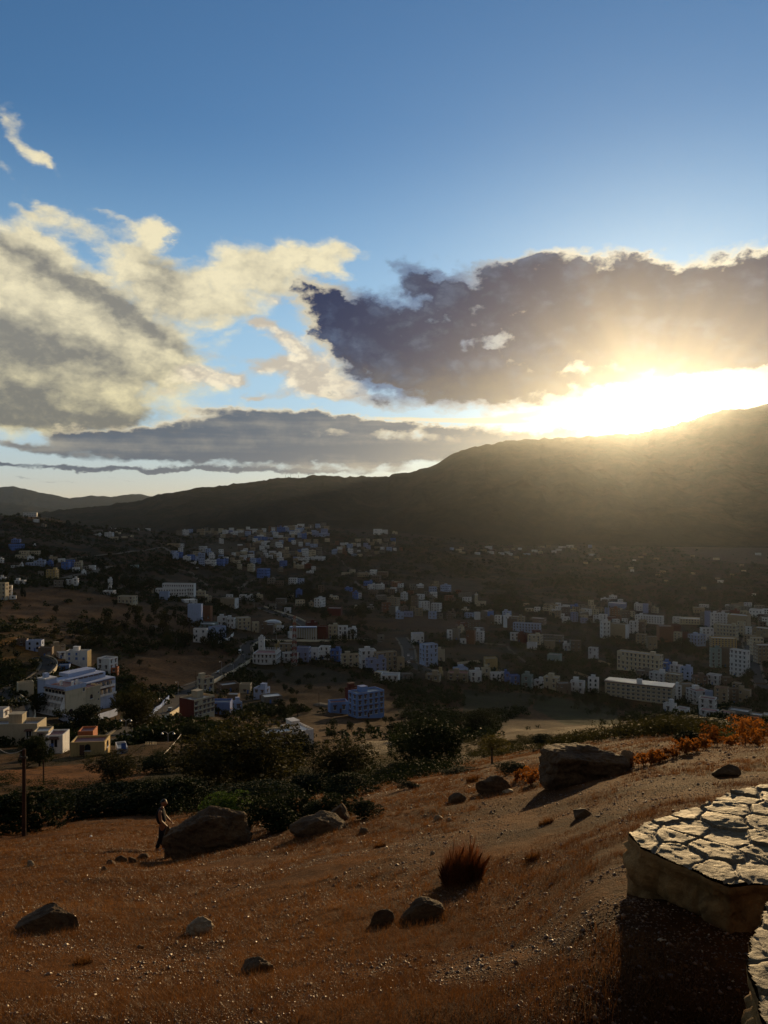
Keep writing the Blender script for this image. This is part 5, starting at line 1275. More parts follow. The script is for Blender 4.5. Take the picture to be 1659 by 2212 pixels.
def letters():
    x, y, z = hit(324, 1612, 100); s = y / F; z += 2.0 * s
    o = empty('letter_sign', (x, y, z)); h = 5.6 * s; w = 3.6 * s; t = .9 * s
    b = MB(); b.box(-14 * s, 14 * s, -.06, .06, .9 * s, 1.5 * s)
    for k in (-12, 0, 12): b.box(k * s - .05, k * s + .05, -.05, .05, -2, .9 * s)
    b.build('rail', [M_IRON], o)
    G = {'H': [(0,0,t,h),(w-t,0,w,h),(t,h/2-t/2,w-t,h/2+t/2)], 'O': [(0,0,t,h),(w-t,0,w,h),(t,0,w-t,t),(t,h-t,w-t,h)], 'T': [(w/2-t/2,0,w/2+t/2,h-t),(0,h-t,w,h)], 'E': [(0,0,t,h),(t,0,w,t),(t,h-t,w,h),(t,h/2-t/2,w-t*.5,h/2+t/2)], 'L': [(0,0,t,h),(t,0,w,t)]}
    # read from behind: mirrored, first letter at the right
    for i, ch in enumerate('HOTEL'):
        b = MB(); xr = 13.2 * s - i * 5.4 * s
        for (a0, b0, a1, b1) in G[ch]: b.box(xr - a1, xr - a0, -.1, .1, 1.5 * s + b0 + .002, 1.5 * s + b1)
        b.build('letter', [W['cream']], o)
    tag(o, 'row of pale HOTEL letters seen mirrored from behind', 'sign')
letters()
# hilltop transmitters on the ridge
for u_, h_ in ((617, 9), (623, 6), (628, 10), (645, 8)):
    Yr = 5980; zr = (CV - 1034) / F * Yr
    b = MB(); b.cyl(((u_ - CU) / F * Yr, Yr, zr - 20), ((u_ - CU) / F * Yr, Yr, zr + h_ / F * Yr), 1.6, .8, 6); o = b.build('ridge_antenna', [M_IRON]); tag(o, 'thin antenna on the middle ridge of the mountain ' + {617: '(leftmost of four)', 623: '(second from left)', 628: '(tallest)', 645: '(rightmost, apart)'}[u_], 'antenna', 'antennas on the mountain ridge')
# ------------------------------------------------------------------ trees and shrubs
def leaf_mat(name, a, b_, trans=.25):
    m = bpy.data.materials.new(name); m.use_nodes = True; nt = m.node_tree
    b = nt.nodes['Principled BSDF']; out = nt.nodes['Material Output']
    tc = nt.nodes.new('ShaderNodeTexCoord'); oi = nt.nodes.new('ShaderNodeObjectInfo')
    n = nnoise(nt, tc.outputs['Object'], 4.0, 3, .6); n2 = nnoise(nt, tc.outputs['Object'], 60.0, 2, .5)
    f = ((n - .5) * 1.2 + (n2 - .5) * 1.5 + (V(nt, oi.outputs['Random']) - .5) * .5).smooth(-.4, .5)
    c = nmix(nt, f, a, b_)
    nt.links.new(c, b.inputs['Base Color']); b.inputs['Roughness'].default_value = .7; b.inputs['Specular IOR Level'].default_value = .05
    tr = nt.nodes.new('ShaderNodeBsdfTranslucent'); nt.links.new(nmix(nt, 1.0, c, (1.5, 1.5, .8), 'MULTIPLY'), tr.inputs[0])
    mx = nt.nodes.new('ShaderNodeMixShader'); mx.inputs[0].default_value = trans
    nt.links.new(b.outputs[0], mx.inputs[1]); nt.links.new(tr.outputs[0], mx.inputs[2]); nt.links.new(mx.outputs[0], out.inputs[0])
    return m
L_DARK = leaf_mat("dark_evergreen_leaves", (.007, .012, .004), (.024, .033, .010), .12)
L_OLIVE = leaf_mat("olive_leaves", (.016, .017, .007), (.050, .044, .017))
L_GREEN = leaf_mat("fresh_green_leaves", (.030, .060, .012), (.085, .13, .030))
L_RUST = leaf_mat("rust_orange_dry_leaves", (.10, .030, .008), (.34, .12, .028), .45)
L_YELL = leaf_mat("yellowing_leaves", (.06, .055, .014), (.16, .12, .03))
M_BARK = plain("tree_bark", (.045, .032, .022), .9, .1)

def leaf_cloud(pts, size, seed, flat=.4):
    r = np.random.default_rng(seed); n = len(pts)
    a = r.normal(size=(n, 3)); a /= np.linalg.norm(a, axis=1, keepdims=True)
    b = r.normal(size=(n, 3)); b -= (a * b).sum(1, keepdims=True) * a; b /= np.linalg.norm(b, axis=1, keepdims=True)
    s = size * r.uniform(.6, 1.4, (n, 1))
    v = np.stack([pts - a * s, pts + b * s * .45, pts + a * s, pts - b * s * .45], 1).reshape(-1, 3)
    return v, np.arange(4 * n).reshape(n, 4)
def crown_points(lobes, n, seed, shell_bias=.6):
    r = np.random.default_rng(seed)
    vol = np.array([l[3] * l[4] * l[5] for l in lobes]) ** .75; k = r.choice(len(lobes), n, p=vol / vol.sum())
    L = np.array(lobes)[k]
    d = r.normal(size=(n, 3)); d /= np.linalg.norm(d, axis=1, keepdims=True)
    rad = r.uniform(0, 1, (n, 1)) ** (1 / 3. * (1 - shell_bias) + .08)
    rad = rad * (1 + (r.uniform(0, 1, (n, 1)) < .12) * r.uniform(0, .22, (n, 1)))
    p = L[:, :3] + d * rad * L[:, 3:6]
    # clump: pull points towards random twig centres
    tw = p[r.choice(n, max(8, n // 28))]
    idx = r.integers(0, len(tw), n)
    near = np.array([np.argmin(((tw - q) ** 2).sum(1)) for q in p]) if n < 14000 else idx
    p = p + (tw[near] - p) * r.uniform(.1, .65, (n, 1))
    return p
def lobes_round(seed, n=11, wide=.5, tall=.32, zc=.62):
    r = random.Random(seed); L = []
    for i in range(n):
        t = r.uniform(0, 2 * math.pi); rr = r.uniform(.1, .72) * wide
        s = r.uniform(.16, .27)
        L.append((math.cos(t) * rr, math.sin(t) * rr, zc + r.uniform(-.75, .85) * tall * (1 - .5 * rr / wide), s, s, s * .8))
    return L
TREES = {}
def tree_proto(key, lobes, n, size, leafmat, trunk=True, seed=1, tw=.03, th=.5):
    v, f = leaf_cloud(crown_points(lobes, n, seed), size, seed + 5)
    crown = np_mesh("crown", v, f); crown.materials.append(leafmat)
    tm = None
    if trunk:
        b = MB(); r = random.Random(seed)
        z = 0; p = Vector((0, 0, -.06)); q = Vector((r.uniform(-.03, .03), r.uniform(-.03, .03), th * .55))
        b.cyl(p, q, tw, tw * .75, 7, caps=False)
        for l in sorted(lobes, key=lambda l: -l[3])[:6]:
            e = Vector(l[:3]); mid = (q + e) / 2 + Vector((0, 0, -.04))
            b.cyl(q, mid, tw * .6, tw * .4, 6, caps=False); b.cyl(mid, e, tw * .4, tw * .12, 5, caps=False)
        tm = b.mesh("trunk", [M_BARK], True)
    TREES[key] = (crown, tm)
tree_proto('near_oak', lobes_round(3, 24, .52, .40, .52), 13500, .017, L_OLIVE, seed=31)
tree_proto('near_dark', lobes_round(8, 24, .56, .40, .48), 13500, .018, L_DARK, seed=32)
tree_proto('near_bush', lobes_round(12, 22, .62, .34, .40), 9000, .024, L_DARK, trunk=False, seed=33)
tree_proto('green_bush', lobes_round(14, 20, .62, .34, .40), 9000, .022, L_GREEN, trunk=False, seed=34)
tree_proto('olive_small', [(x * .8, y * .8, z, a, b, c) for x, y, z, a, b, c in lobes_round(17, 9, .42, .20, .74)], 5000, .016, L_YELL, seed=35, tw=.028, th=.9)
for i in range(3):
    tree_proto(f'mid_dark{i}', lobes_round(40 + i, 10, .50, .34, .56), 1500, .034, L_DARK, seed=50 + i)
    tree_proto(f'mid_olive{i}', lobes_round(60 + i, 9, .50, .32, .58), 1300, .034, L_OLIVE, seed=70 + i)
tree_proto('cypress', [(0, 0, .08 + .09 * i, .10 * (1.05 - abs(i - 3.5) / 7.5), .10 * (1.05 - abs(i - 3.5) / 7.5), .10) for i in range(10)], 1500, .026, L_DARK, seed=80, tw=.02)
tree_proto('pine', [(0.0, 0.0, .15 + .085 * i, .26 * (1 - i / 10.5), .26 * (1 - i / 10.5), .05) for i in range(10)], 1800, .026, L_DARK, seed=81, tw=.022)
tree_proto('mid_bush', lobes_round(90, 8, .6, .25, .38), 900, .045, L_DARK, trunk=False, seed=82)
def place_tree(key, x, y, z, hgt, wid=None, name='tree', label=None, cat='tree', zone=None, u=0, v=0, sink=0.02):
    crown, tm = TREES[key]
    o = empty(name, (x, y, z - hgt * sink), rnd.uniform(0, 6.28))
    k = (wid or hgt) ; o.scale = (k, k, hgt)
    c = bpy.data.objects.new('crown' if cat == 'tree' else 'foliage', crown); COL.objects.link(c); c.parent = o
    if tm:
        t = bpy.data.objects.new('trunk', tm); COL.objects.link(t); t.parent = o
    if zone:
        tag(o, label + ' ' + zone, cat, f"{cat}s {zone}"); BUILT.append((o, label + ' ' + zone, u, v))
    else: tag(o, label, cat)
    return o
def tree_px(key, u, vb, hpx, wpx=None, ymin=20, **kw):
    "base seen at (u, vb); size in picture units"
    x, y, z = hit(u, vb, ymin)
    return place_tree(key, x, y, z, hpx / F * y, (wpx or hpx) / F * y, u=u, v=vb, **kw)
def grove(poly, n, zone, keys, label, hpx=(10, 18), ymin=120, seed=1, name='tree', cat='tree', gap=4, aspect=(.9, 1.4)):
    r = random.Random(seed); us = [p[0] for p in poly]; vs = [p[1] for p in poly]; got = 0; t = 0; pts = []
    cand = []
    while got < n and t < 4000:
        t += 1
        u = r.uniform(min(us), max(us)); v = r.uniform(min(vs), max(vs))
        if not inside(np.array([u]), np.array([v]), poly)[0]: continue
        if any(abs(u - a) < gap and abs(v - b) < gap * .5 for a, b in pts): continue
        x, y, z = hit(u, v, ymin)
        if any((x - a) ** 2 + (y - b) ** 2 < q * q for a, b, q in FOOT): continue
        pts.append((u, v)); got += 1
        h = r.uniform(*hpx) / F * y
        place_tree(r.choice(keys), x, y, z, h, h * r.uniform(*aspect), name=name, label=label, cat=cat, zone=zone, u=u, v=v)
MD = ['mid_dark0', 'mid_dark1', 'mid_dark2']; MO = ['mid_olive0', 'mid_olive1', 'mid_olive2']
# groves of the valley, trees one can tell apart
grove([(230,1345),(300,1330),(400,1340),(500,1385),(500,1405),(400,1412),(270,1410),(225,1380)], 34, 'in the grove behind the field', MD + MO, 'tall dark tree', hpx=(26, 48), seed=2, gap=9, aspect=(.6, .9))
grove([(100,1370),(225,1370),(225,1405),(190,1410),(120,1395)], 14, 'behind the roadside houses', MD + MO, 'bushy dark tree', hpx=(14, 24), seed=3, gap=8)
grove([(210,1240),(330,1230),(340,1265),(330,1295),(260,1285),(210,1270)], 22, 'left of the long school', MD + MO, 'tall dark tree', hpx=(16, 32), seed=4, gap=8, aspect=(.7, 1.1))
grove([(340,1215),(400,1215),(430,1240),(350,1238)], 8, 'behind the long school', MD, 'dark tree', hpx=(10, 16), seed=5, gap=6)
grove([(430,1290),(520,1285),(560,1300),(500,1312),(440,1308)], 9, 'before the beige blank house', MD, 'dark tree', hpx=(10, 20), seed=6, gap=6)
grove([(570,1275),(680,1270),(760,1290),(770,1320),(700,1330),(600,1315),(570,1290)], 26, 'in the gardens at the centre', MD, 'dark tree', hpx=(12, 24), seed=7, gap=7)
grove([(690,1330),(790,1320),(850,1400),(870,1430),(770,1400),(720,1370)], 22, 'in the hollow right of the mast', MD + MO, 'dark tree', hpx=(14, 28), seed=8, gap=8)
grove([(560,1440),(760,1425),(840,1450),(860,1475),(760,1500),(640,1520),(560,1500)], 30, 'on the bank below the mosque street', MD + MO + ['mid_bush'], 'dark bushy tree', hpx=(10, 24), seed=9, gap=8)
grove([(820,1490),(960,1480),(1150,1480),(1230,1505),(1200,1520),(1000,1515),(860,1530)], 34, 'in the hedges right of the blue block', MD + ['mid_bush'], 'dark bush', hpx=(8, 18), seed=10, gap=9, name='bush', cat='bush')
grove([(1180,1350),(1300,1345),(1350,1400),(1330,1440),(1250,1420),(1200,1380)], 22, 'below the beige blank tower', MD, 'dark tree', hpx=(10, 20), seed=11, gap=8)
grove([(1420,1380),(1500,1390),(1530,1450),(1460,1470),(1400,1440)], 18, 'between the apartment blocks', MD, 'dark tree', hpx=(12, 24), seed=12, gap=8)
grove([(1240,1510),(1300,1505),(1420,1530),(1430,1550),(1330,1565),(1250,1540)], 26, 'before the long white block', MD, 'dark bushy tree', hpx=(12, 22), seed=13, gap=8)
grove([(1600,1450),(1659,1440),(1659,1540),(1610,1520)], 8, 'at the right edge', MD, 'dark tree', hpx=(14, 30), seed=14, gap=8)
grove([(20,1385),(90,1430),(70,1500),(20,1490)], 8, 'above the winding road', MD + ['mid_bush'], 'dark scrubby tree', hpx=(14, 26), seed=15, gap=8)
grove([(100,1490),(200,1530),(290,1560),(240,1590),(120,1570),(90,1540)], 12, 'round the hotel garden', MD, 'dark garden tree', hpx=(18, 34), seed=16, gap=9)
grove([(380,1545),(500,1530),(640,1530),(660,1555),(560,1570),(420,1565)], 20, 'below the blue house', MD + ['mid_bush'], 'dark bushy tree', hpx=(16, 34), seed=17, gap=9)
grove([(680,1570),(840,1560),(860,1595),(770,1605),(700,1610)], 14, 'left of the paved court', MD, 'dark olive tree', hpx=(14, 26), seed=18, gap=9)
grove([(960,1560),(1060,1555),(1070,1590),(1000,1590)], 7, 'right of the great round tree', MD, 'dark tree', hpx=(18, 36), seed=19, gap=9)
grove([(0,1110),(100,1112),(200,1135),(330,1148),(330,1156),(200,1146),(0,1118)], 30, 'along the crest of the left hill', MD, 'dark tree', hpx=(4, 9), seed=20, gap=6)
for (x0, y0, h, z) in [(700, 880, 24, 'A'), (238, 970, 26, 'A'), (268, 975, 18, 'A')]:
    tree_px('cypress', cu('A', x0), cv('A', y0), h, h * 1.6, 120, label='slim dark cypress', zone='on the left slope', name='cypress_tree')
for x0 in (150, 230, 330, 460, 480):
    tree_px('pine', cu('I', 190 if x0 == 150 else 30 + x0), cv('I', 240 if x0 == 150 else 205), 36 if x0 == 150 else 14, 30 if x0 == 150 else 12, 120, label='dark conifer', zone='before the white school', name='pine_tree')
for x0 in (1222, 1234, 1246, 1270, 1300):
    tree_px('cypress', cu('I', x0), cv('I', 200), 18, 26, 120, label='slim dark cypress', zone='before the white row house', name='cypress_tree')
for u_, v_ in ((102, 1500), (8, 1480), (283, 1420), (302, 1440), (445, 1420), (470, 1340), (205, 1255), (122, 1326), (246, 1312)):
    tree_px(rnd.choice(MD), u_, v_, rnd.uniform(14, 24), None, 120, label='lone dark round tree', zone='standing in the left fields')
# the large trees below the near crest
tree_px('near_oak', 545, 1712, 165, 250, 30, label='huge olive-brown spreading tree left of centre beyond the crest', name='oak_tree')
tree_px('near_oak', 470, 1700, 120, 190, 30, label='olive-brown tree leaning on the huge tree, at its left', name='oak_tree')
tree_px('near_dark', 925, 1668, 122, 165, 30, label='great round dark tree standing right of the pale paved court', name='oak_tree')
tree_px('near_oak', 735, 1700, 105, 150, 30, label='brown-green tree between the huge tree and the round dark tree', name='oak_tree')
tree_px('near_dark', 655, 1640, 60, 90, 60, label='small dark bushy tree in front of the flat white house', name='tree')
tree_px('olive_small', 1063, 1650, 62, 88, 20, label='slender olive tree with bare leaning trunk on the near slope', name='olive_tree')
tree_px('near_dark', 1030, 1585, 60, 80, 60, label='dark round tree behind the slender olive tree', name='tree')
tree_px('near_dark', 85, 1655, 72, 82, 60, label='dark bushy tree in front of the cream roof-terrace house', name='tree')
tree_px('near_oak', 295, 1585, 108, 98, 60, label='leafy yellow-green tree beside the road and the blue garden wall', name='tree')
tree_px('near_dark', 190, 1580, 62, 86, 60, label='dark tree against the hotel end wall', name='tree')
tree_px('near_dark', 86, 1538, 46, 50, 60, label='dark tree beside the cream gatehouse of the hotel', name='tree')
tree_px('near_dark', 335, 1668, 44, 100, 40, label='dark tree below the orange and yellow house', name='tree')
tree_px('near_oak', 250, 1690, 66, 120, 30, label='scrubby olive-brown tree by the second wooden post', name='tree')
tree_px('near_dark', 410, 1606, 50, 70, 60, label='dark tree beside the rooftop letters', name='tree')
B = [('near_bush', 65, 1795, 118, 190, 'wide dark bush behind the tall wooden pole'), ('near_bush', 185, 1765, 66, 150, 'low dark bush right of the tall wooden pole'),
     ('near_bush', 310, 1755, 78, 170, 'dark thicket behind the walking person'), ('near_bush', 400, 1748, 80, 150, 'dark thicket between the person and the huge tree'),
     ('green_bush', 485, 1770, 72, 110, 'bright green bush just above the big boulder'), ('near_bush', 570, 1800, 92, 140, 'dense dark bush right of the big boulder'),
     ('near_bush', 640, 1775, 78, 110, 'dark bush behind the prickly pear'), ('near_bush', 715, 1768, 66, 110, 'dark bush above the split rock'), ('near_bush', 795, 1765, 44, 72, 'small dark round bush at the crest'),
     ('near_bush', 1105, 1672, 32, 66, 'small dark bush under the slender olive tree'), ('near_bush', 880, 1705, 20, 50, 'low dark bush on the near slope'), ('near_bush', 870, 1680, 30, 120, 'long low hedge below the great round tree'),
     ('near_bush', 990, 1672, 18, 70, 'low scrub left of the rocks'), ('near_bush', 1490, 1612, 42, 74, 'dark green bush behind the orange plants'), ('green_bush', 1565, 1600, 28, 50, 'small green bush amid the orange plants'),
     ('near_bush', 1440, 1580, 30, 80, 'low dark bush at the edge of the drop'), ('near_bush', 1540, 1575, 26, 110, 'dark scrub along the edge of the drop'), ('near_bush', 1250, 1625, 20, 50, 'small bush behind the flat boulder'),
     ('near_bush', 1180, 1610, 30, 70, 'dark shrub where the near slope falls away'), ('near_bush', 230, 1735, 50, 130, 'low thicket left of the person'), ('near_bush', 760, 1720, 60, 130, 'dark undergrowth below the brown-green tree'),
     ('near_bush', 690, 1712, 50, 120, 'dark undergrowth under the gap of the trees'), ('near_bush', 560, 1735, 50, 170, 'dark undergrowth under the huge tree'), ('near_bush', 435, 1665, 46, 100, 'dark shrub at the post of the slack cable')]
for key, u_, v_, h_, w_, lb in B:
    tree_px(key, u_, v_, h_, w_, 12, label=lb, name='bush', cat='bush')
# nobody could count these: scrub over the whole valley and its slopes
def scrub():
    r = np.random.default_rng(99)
    V_, F_ = [], []
    N = 46000
    u = r.uniform(-250, 1900, N); v = np.concatenate([r.uniform(1112, 1320, N * 6 // 10), r.uniform(1300, 1640, N - N * 6 // 10)])
    ys = _SY[_SY > 110]
    # hit, vectorised in chunks
    X = np.zeros(N); Yh = np.zeros(N)
    for a in range(0, N, 2000):
        uu = u[a:a + 2000, None]; vv = v[a:a + 2000, None]; yy = ys[None, ::3]
        g = land_z((uu - CU) / F * yy, yy) - (CV - vv) / F * yy
        k = np.argmax(g > 0, 1); Yh[a:a + 2000] = ys[::3][k]
    X = (u - CU) / F * Yh
    dens = fbm(X / 45, Yh / 45, 61, 4); cov = np.ones(N, bool)
    for poly, c in COVER: cov &= ~(inside(u, v, poly) & (r.uniform(0, 1, N) < .96))
    fx = np.array([f[0] for f in FOOT]); fy = np.array([f[1] for f in FOOT]); fr = np.array([f[2] for f in FOOT])
    ok = (Yh > 190) & cov & (dens > .47 - .20 * (r.uniform(0, 1, N) ** 3)) 
    X, Yh = X[ok], Yh[ok]
    free = np.array([not np.any((fx - a) ** 2 + (fy - b) ** 2 < (fr * .8) ** 2) for a, b in zip(X, Yh)])
    X, Yh = X[free], Yh[free]; n = len(X)
    Z = land_z(X, Yh)
    s = r.uniform(.8, 2.6, n) * (1 + Yh / 1500)
    tri = 34
    P = np.repeat(np.stack([X, Yh, Z + s * .45], 1), tri, 0); S_ = np.repeat(s, tri)[:, None]
    d = r.normal(size=(n * tri, 3)); d /= np.linalg.norm(d, axis=1, keepdims=True)
    P = P + d * S_ * np.array([[1.0, 1.0, .62]]) * r.uniform(.4, 1, (n * tri, 1))
    a = r.normal(size=(n * tri, 3)); a /= np.linalg.norm(a, axis=1, keepdims=True); b = r.normal(size=(n * tri, 3)); b -= (a * b).sum(1, keepdims=True) * a
    w = S_ * .30
    v_ = np.stack([P - a * w, P + b * w * .7, P + a * w], 1).reshape(-1, 3)
    me = np_mesh("scrub", v_, np.arange(len(v_)).reshape(-1, 3)); me.materials.append(L_DARK)
    o = link_mesh("scrub", me); tag(o, "dark scrub and bushes covering the valley slopes", "scrub", kind='stuff')
    return n
print("SCRUB", scrub())

def undergrowth(poly, n, ymin, name, label, smin, smax, seed, mat):
    r = np.random.default_rng(seed); us = [p[0] for p in poly]; vs = [p[1] for p in poly]; C = []
    while len(C) < n:
        u = r.uniform(min(us), max(us)); v = r.uniform(min(vs), max(vs))
        if inside(np.array([u]), np.array([v]), poly)[0]:
            x, y, z = hit(u, v, ymin); C.append((x, y, z))
    C = np.array(C); per = 260; s = np.repeat(r.uniform(smin, smax, n), per)[:, None]; P = np.repeat(C, per, 0)
    d = r.normal(size=P.shape); d /= np.linalg.norm(d, axis=1, keepdims=True)
    lump = np.repeat(r.normal(size=(n * 13, 3)) * .45, per // 13, 0)
    P = P + (d * .55 * r.uniform(.5, 1, (len(P), 1)) + lump) * s * np.array([[1.2, 1.0, .5]]) + s * np.array([[0, 0, .25]])
    v, f = leaf_cloud(P, .06, seed); me = np_mesh(name, v, f); me.materials.append(mat); o = link_mesh(name, me); tag(o, label, 'undergrowth', kind='stuff')
undergrowth([(-40, 1700), (120, 1735), (400, 1765), (600, 1745), (850, 1695), (1000, 1668), (1000, 1650), (850, 1655), (640, 1650), (300, 1690), (100, 1690), (-40, 1660)], 420, 30, 'undergrowth', 'dark tangled undergrowth below the near crest', .5, 1.5, 5, L_DARK)
undergrowth([(380, 1650), (600, 1610), (900, 1600), (1000, 1600), (1000, 1650), (700, 1660), (420, 1690)], 260, 60, 'undergrowth', 'olive-brown undergrowth farther down the slope', .8, 2.2, 6, L_OLIVE)
undergrowth([(1000, 1600), (1160, 1590), (1300, 1590), (1440, 1568), (1640, 1580), (1659, 1592), (1500, 1585), (1300, 1600), (1150, 1625), (1020, 1640)], 330, 26, 'undergrowth', 'low scrub where the right crest falls away', .3, .9, 7, L_OLIVE)
undergrowth([(0, 1600), (250, 1605), (420, 1632), (420, 1655), (200, 1660), (0, 1650)], 120, 60, 'undergrowth', 'dark undergrowth round the lower left houses', .8, 2.0, 8, L_DARK)
# ------------------------------------------------------------------ the near slope: wall, rocks, grass, person
def stone_mat(name, a, b_, rough=.6, spec=.4, scale=3.0, bd=.02):
    m, nt, b = mat_new(name); tc = nt.nodes.new('ShaderNodeTexCoord'); O = tc.outputs['Object']
    n1 = nnoise(nt, O, scale, 7, .62); n2 = nnoise(nt, O, scale * 7, 6, .65, w=3.0); n3 = nnoise(nt, O, scale * 1.6, 3, .5, dist=1.5, w=6.)
    c = nmix(nt, ((n1 - .5) * 1.5 + (n2 - .5) * .9).smooth(-.4, .4), a, b_)
    c = nmix(nt, n3.smooth(.62, .70) * .5, c, tuple(x * .5 for x in a))
    nt.links.new(c, b.inputs['Base Color']); b.inputs['Roughness'].default_value = rough; b.inputs['Specular IOR Level'].default_value = spec
    bump(nt, b, n1 * .6 + n2 * .5, bd, 1.0); return m
M_ROCK = stone_mat("brown_rock", (.040, .022, .010), (.125, .070, .030), .8, .15, 2.2, .08)
M_ROCKP = stone_mat("pale_rock", (.13, .085, .045), (.30, .21, .115), .7, .2, 4, .03)
M_SLAB = stone_mat("flagstone", (.052, .036, .014), (.135, .094, .038), .65, .22, 5.0, .012)
M_MORT = stone_mat("rough_mortar", (.07, .05, .026), (.19, .135, .07), .6, .35, 22.0, .014)
M_MASON = stone_mat("rendered_masonry", (.085, .045, .015), (.30, .175, .065), .8, .15, 2.2, .05)

def worley(x, y, pts):
    d1 = np.full(x.shape, 1e9); d2 = np.full(x.shape, 1e9); id1 = np.zeros(x.shape, int)
    for i, (a, b) in enumerate(pts):
        d = np.hypot(x - a, y - b); m = d < d1
        d2 = np.where(m, d1, np.minimum(d2, d)); id1 = np.where(m, i, id1); d1 = np.where(m, d, d1)
    return d1, d2, id1
def stone_wall(poly, ztop, zbot_extra, label, seed, cell=.285, res=.010):
    "poly: top outline (x, y), counter-clockwise; paved with irregular flagstones set in mortar"
    r = np.random.default_rng(seed)
    px = np.array([p[0] for p in poly]); py = np.array([p[1] for p in poly])
    # resample and roughen the outline
    out = []
    for i in range(len(poly)):
        a = np.array(poly[i]); b = np.array(poly[(i + 1) % len(poly)]); L = np.linalg.norm(b - a); k = max(2, int(L / .02))
        t = np.arange(k)[:, None] / k; P = a + (b - a) * t; nrm = np.array([(b - a)[1], -(b - a)[0]]) / L
        s = (fbm(P[:, 0] * 3.2, P[:, 1] * 3.2, seed + 3, 4) - .5)[:, None] * .10 + (fbm(P[:, 0] * 14, P[:, 1] * 14, seed + 5, 3) - .5)[:, None] * .03
        out.append(P + nrm * s)
    OUT = np.concatenate(out)
    xs = np.arange(OUT[:, 0].min() - res, OUT[:, 0].max() + res, res); ys = np.arange(OUT[:, 1].min() - res, OUT[:, 1].max() + res, res)
    X, Y = np.meshgrid(xs, ys)
    ins = inside(X, Y, [tuple(p) for p in OUT])
    pts = []
    gx = np.arange(xs[0] - cell, xs[-1] + cell, cell); gy = np.arange(ys[0] - cell, ys[-1] + cell, cell * .8)
    for j, b in enumerate(gy):
        for i, a in enumerate(gx): pts.append((a + (j % 2) * cell / 2 + r.uniform(-.36, .36) * cell, b + r.uniform(-.32, .32) * cell))
    wx = X + (fbm(X * 6, Y * 6, seed + 7, 3) - .5) * .07; wy = Y + (fbm(X * 6 + 9, Y * 6, seed + 8, 3) - .5) * .07
    d1, d2, k = worley(wx, wy, pts)
    edge = d2 - d1
    n = len(pts); h0 = r.uniform(-.008, .008, n); tx = r.uniform(-.03, .03, n); ty = r.uniform(-.03, .03, n); C = np.array(pts)
    slab = h0[k] + tx[k] * (X - C[k, 0]) + ty[k] * (Y - C[k, 1])
    rough = (fbm(X * 9, Y * 9, seed + 11, 4) - .5) * .014
    steps = np.floor(fbm(X * 5, Y * 5, seed + 17, 3) * 7) * .0035
    m = np.clip((edge - .008 - .06 * np.clip(fbm(X * 2.2, Y * 2.2, seed + 31, 3) - .45, 0, 1)) / .010, 0, 1); m = m * m * (3 - 2 * m)
    mort = -.003 + (fbm(X * 40, Y * 40, seed + 13, 3) - .5) * .014 + (fbm(X * 3, Y * 3, seed + 19, 2) - .5) * .02
    Z = ztop + np.where(m > 0, slab + rough + steps, 0) * m + mort * (1 - m)
    fullm = (ins[:-1, :-1] & ins[1:, :-1] & ins[1:, 1:] & ins[:-1, 1:])
    idx = np.arange(X.size).reshape(X.shape)
    q = np.stack([idx[:-1, :-1], idx[:-1, 1:], idx[1:, 1:], idx[1:, :-1]], -1)[fullm]
    isM = (m < .5)[:-1, :-1][fullm]
    used, inv = np.unique(q, return_inverse=True)
    co = np.stack([X, Y, Z], -1).reshape(-1, 3)[used]
    o = empty('stone_wall', (poly[0][0], poly[0][1], ztop))
    org = np.array([poly[0][0], poly[0][1], ztop])
    me = np_mesh('capstones', co - org, inv.reshape(-1, 4), smooth=True)
    me.materials.append(M_SLAB); me.materials.append(M_MORT); me.polygons.foreach_set('material_index', isM.astype(np.int32))
    link_mesh('capstones', me, o)
    # sides: outline dropped to the ground, bulging stones under a thin shadowed cap edge
    K = len(OUT); rows = [(0.0, 0.0, -.003), (0.0, -.045, 0.0), (-.008, -.052, 0.0)] + [(-.012, -.06 - (zbot_extra - .06) * t, 0) for t in np.linspace(.02, 1, 26)]
    cen = OUT.mean(0); nx = np.roll(OUT, -1, 0) - np.roll(OUT, 1, 0); nrm = np.stack([nx[:, 1], -nx[:, 0]], 1); nrm /= np.maximum(np.linalg.norm(nrm, axis=1, keepdims=True), 1e-6)
    kk = np.ones(15) / 15; nrm = np.stack([np.convolve(np.pad(nrm[:, i], 7, mode='wrap'), kk, mode='valid') for i in range(2)], 1)
    arc = np.cumsum(np.linalg.norm(OUT - np.roll(OUT, 1, 0), axis=1))
    V_ = []
    for j, (off, dz, e) in enumerate(rows):
        z = ztop + dz + (e if j == 0 else 0)
        bul = 0
        if j > 2:
            st = fbm(arc / .42, np.full(K, (ztop + dz) / .22), seed + 23, 2); fine = fbm(arc / .07, np.full(K, z / .06), seed + 25, 3)
            zz = np.full(K, ztop + dz); cw, ch = .30, .17
            row = np.floor((zz + (fbm(arc / .6, zz / .5, seed + 33, 2) - .5) * .10) / ch); fz = (zz + (fbm(arc / .6, zz / .5, seed + 33, 2) - .5) * .10) / ch - row
            aa = arc / cw + row * .37 + (fbm(arc / .2, zz / .2, seed + 35, 2) - .5) * .5; fa = aa - np.floor(aa)
            ed = np.minimum(np.minimum(fz, 1 - fz) * ch, np.minimum(fa, 1 - fa) * cw)
            hsh = np.modf(np.abs(np.sin(np.floor(aa) * 12.9 + row * 78.2) * 437.5))[0]
            bul = (st - .42) * .12 + (fine - .5) * .045 + (hsh - .5) * .025 - np.clip(.022 - ed, 0, .022) * 1.6
            cr = np.abs(fbm(arc / .5, np.full(K, z / .4), seed + 29, 3) - .5); bul = bul - np.clip(.02 - cr, 0, .02) * 1.6
        else: bul = (fbm(arc / .09, np.full(K, z / .04), seed + 27, 3) - .5) * .012
